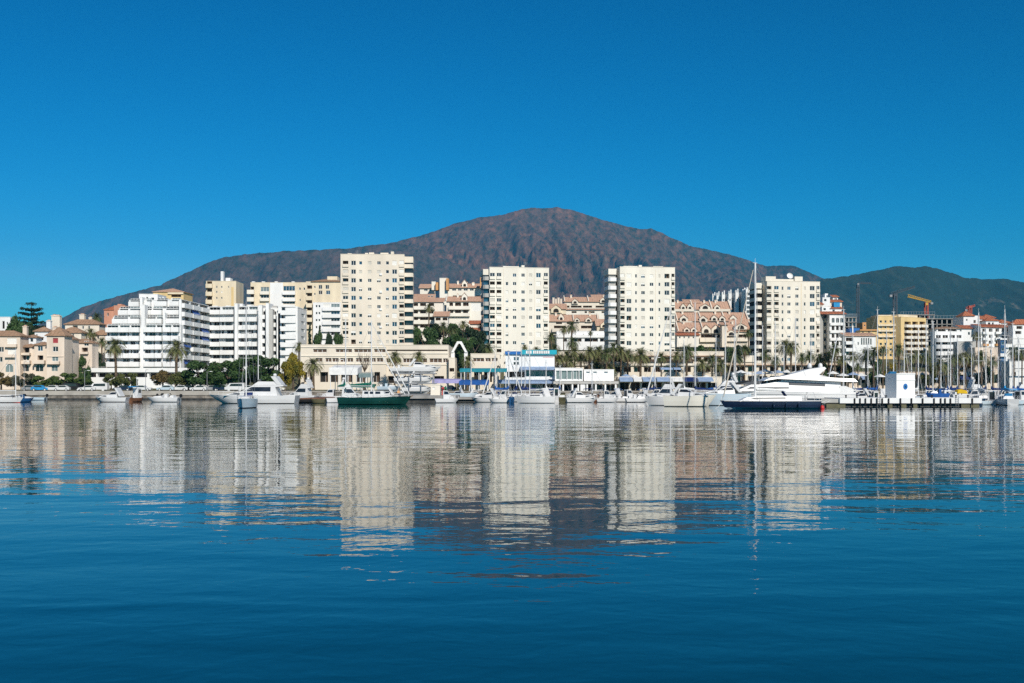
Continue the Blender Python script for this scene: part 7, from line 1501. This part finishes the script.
for i, (px, pt, m, lb) in enumerate(((741, 370, SAILW, 'white parasol left of the navy yacht mast, by the bar'), (748.6, 371.6, SAILW, 'white parasol close to the navy yacht mast'), (759, 371, COVP, 'pale blue parasol right of the navy yacht mast'), (802, 371.6, SAILW, 'white parasol under the gold stripe'), (814, 372, COVP, 'pale blue parasol left of the radar domes'), (843, 373, SAILW, 'white parasol beside the bright mast'), (880, 374, SAILW, 'white parasol below the yellow apartments'), (643, 375.6, SAILW, 'white parasol over the middle of the arcade awnings'), (652, 375, SAILW, 'white parasol beside the lamp over the awnings'), (668, 375.4, COVP, 'pale blue parasol over the right arcade awnings'), (690, 374.6, SAILW, 'white parasol below the wide dark palm'), (706, 375, SAILW, 'white parasol at the right end of the arcade awnings'))): parasol(lb, px, 286.5, pt, m, 5.6 if px < 720 else 1.8)
# ------------------------------------------------------------------ people on the ketch
def person(label, loc, rz, shirt, trousers):
    T = thing('person', label, 'person', loc, rz)
    J = [(0, 0, .50, .16), (0, 0, .78, .14), (0, 0, 1.0, .16), (0, 0, 1.12, .07), (.02, 0, 1.22, .085), (.03, 0, 1.34, .095), (.02, 0, 1.43, .06)]
    E = [(i, i + 1) for i in range(6)]
    for sg in (-1, 1):
        b = len(J); J += [(0, sg * .19, 1.02, .065), (.06, sg * .25, .76, .05), (.26, sg * .20, .62, .04), (.36, sg * .17, .62, .032)]; E += [(2, b), (b, b + 1), (b + 1, b + 2), (b + 2, b + 3)]
        b = len(J); J += [(.08, sg * .10, .46, .10), (.46, sg * .12, .48, .075), (.50, sg * .12, .08, .05), (.62, sg * .12, .03, .04)]; E += [(0, b), (b, b + 1), (b + 1, b + 2), (b + 2, b + 3)]
    me = bpy.data.meshes.new('body'); me.from_pydata([j[:3] for j in J], E, []); o = link('body', me, T)
    sk = o.modifiers.new('skin', 'SKIN'); me.skin_vertices[0].data[0].use_root = True
    for i, j in enumerate(J): me.skin_vertices[0].data[i].radius = (j[3], j[3])
    o.modifiers.new('sub', 'SUBSURF').levels = 2; o.modifiers['sub'].render_levels = 2
    m = bpy.data.materials.new('person_' + shirt.name); m.use_nodes = True; n = m.node_tree.nodes; l = m.node_tree.links; tc = n.new('ShaderNodeTexCoord'); sx = n.new('ShaderNodeSeparateXYZ'); l.new(tc.outputs['Object'], sx.inputs[0])
    rp = n.new('ShaderNodeValToRGB'); rp.color_ramp.interpolation = 'CONSTANT'; rp.color_ramp.elements[0].color = (*trousers, 1); e = rp.color_ramp.elements[1]; e.position = .66 / 1.6; e.color = (*shirt.node_tree.nodes['Color Ramp'].color_ramp.elements[1].color[:3], 1)
    e = rp.color_ramp.elements.new(1.10 / 1.6); e.color = (.45, .26, .18, 1); e = rp.color_ramp.elements.new(1.40 / 1.6); e.color = (.05, .03, .02, 1)
    dv = n.new('ShaderNodeMath'); dv.operation = 'DIVIDE'; dv.inputs[1].default_value = 1.6; l.new(sx.outputs[2], dv.inputs[0]); l.new(dv.outputs[0], rp.inputs[0]); l.new(rp.outputs[0], n['Principled BSDF'].inputs['Base Color']); n['Principled BSDF'].inputs['Roughness'].default_value = .8
    me.materials.append(m); return T
person('seated person in an orange top on the foredeck of the green ketch', (X(398.4, 194.6), 194.6, 1.25), R(-60), ORANGE, (.05, .06, .10)); person('seated person in a white top near the bow of the green ketch', (X(401.6, 195.2), 195.2, 1.30), R(-120), SAILW, (.12, .10, .08))
# ------------------------------------------------------------------ air
mb = MB(); mb.box(-9000, 9000, -600, 12500, -900, 1560, None)
hm = bpy.data.materials.new('air'); hm.use_nodes = True; n = hm.node_tree.nodes
n.remove(n['Principled BSDF']); v = n.new('ShaderNodeVolumePrincipled'); v.inputs['Color'].default_value = (.04, .55, 1.0, 1); v.inputs['Density'].default_value = 4.5e-5; v.inputs['Anisotropy'].default_value = 0.0
hm.node_tree.links.new(v.outputs[0], n['Material Output'].inputs['Volume'])
mb.mats = [hm]; hz = mb.build('haze'); hz['kind'] = 'stuff'
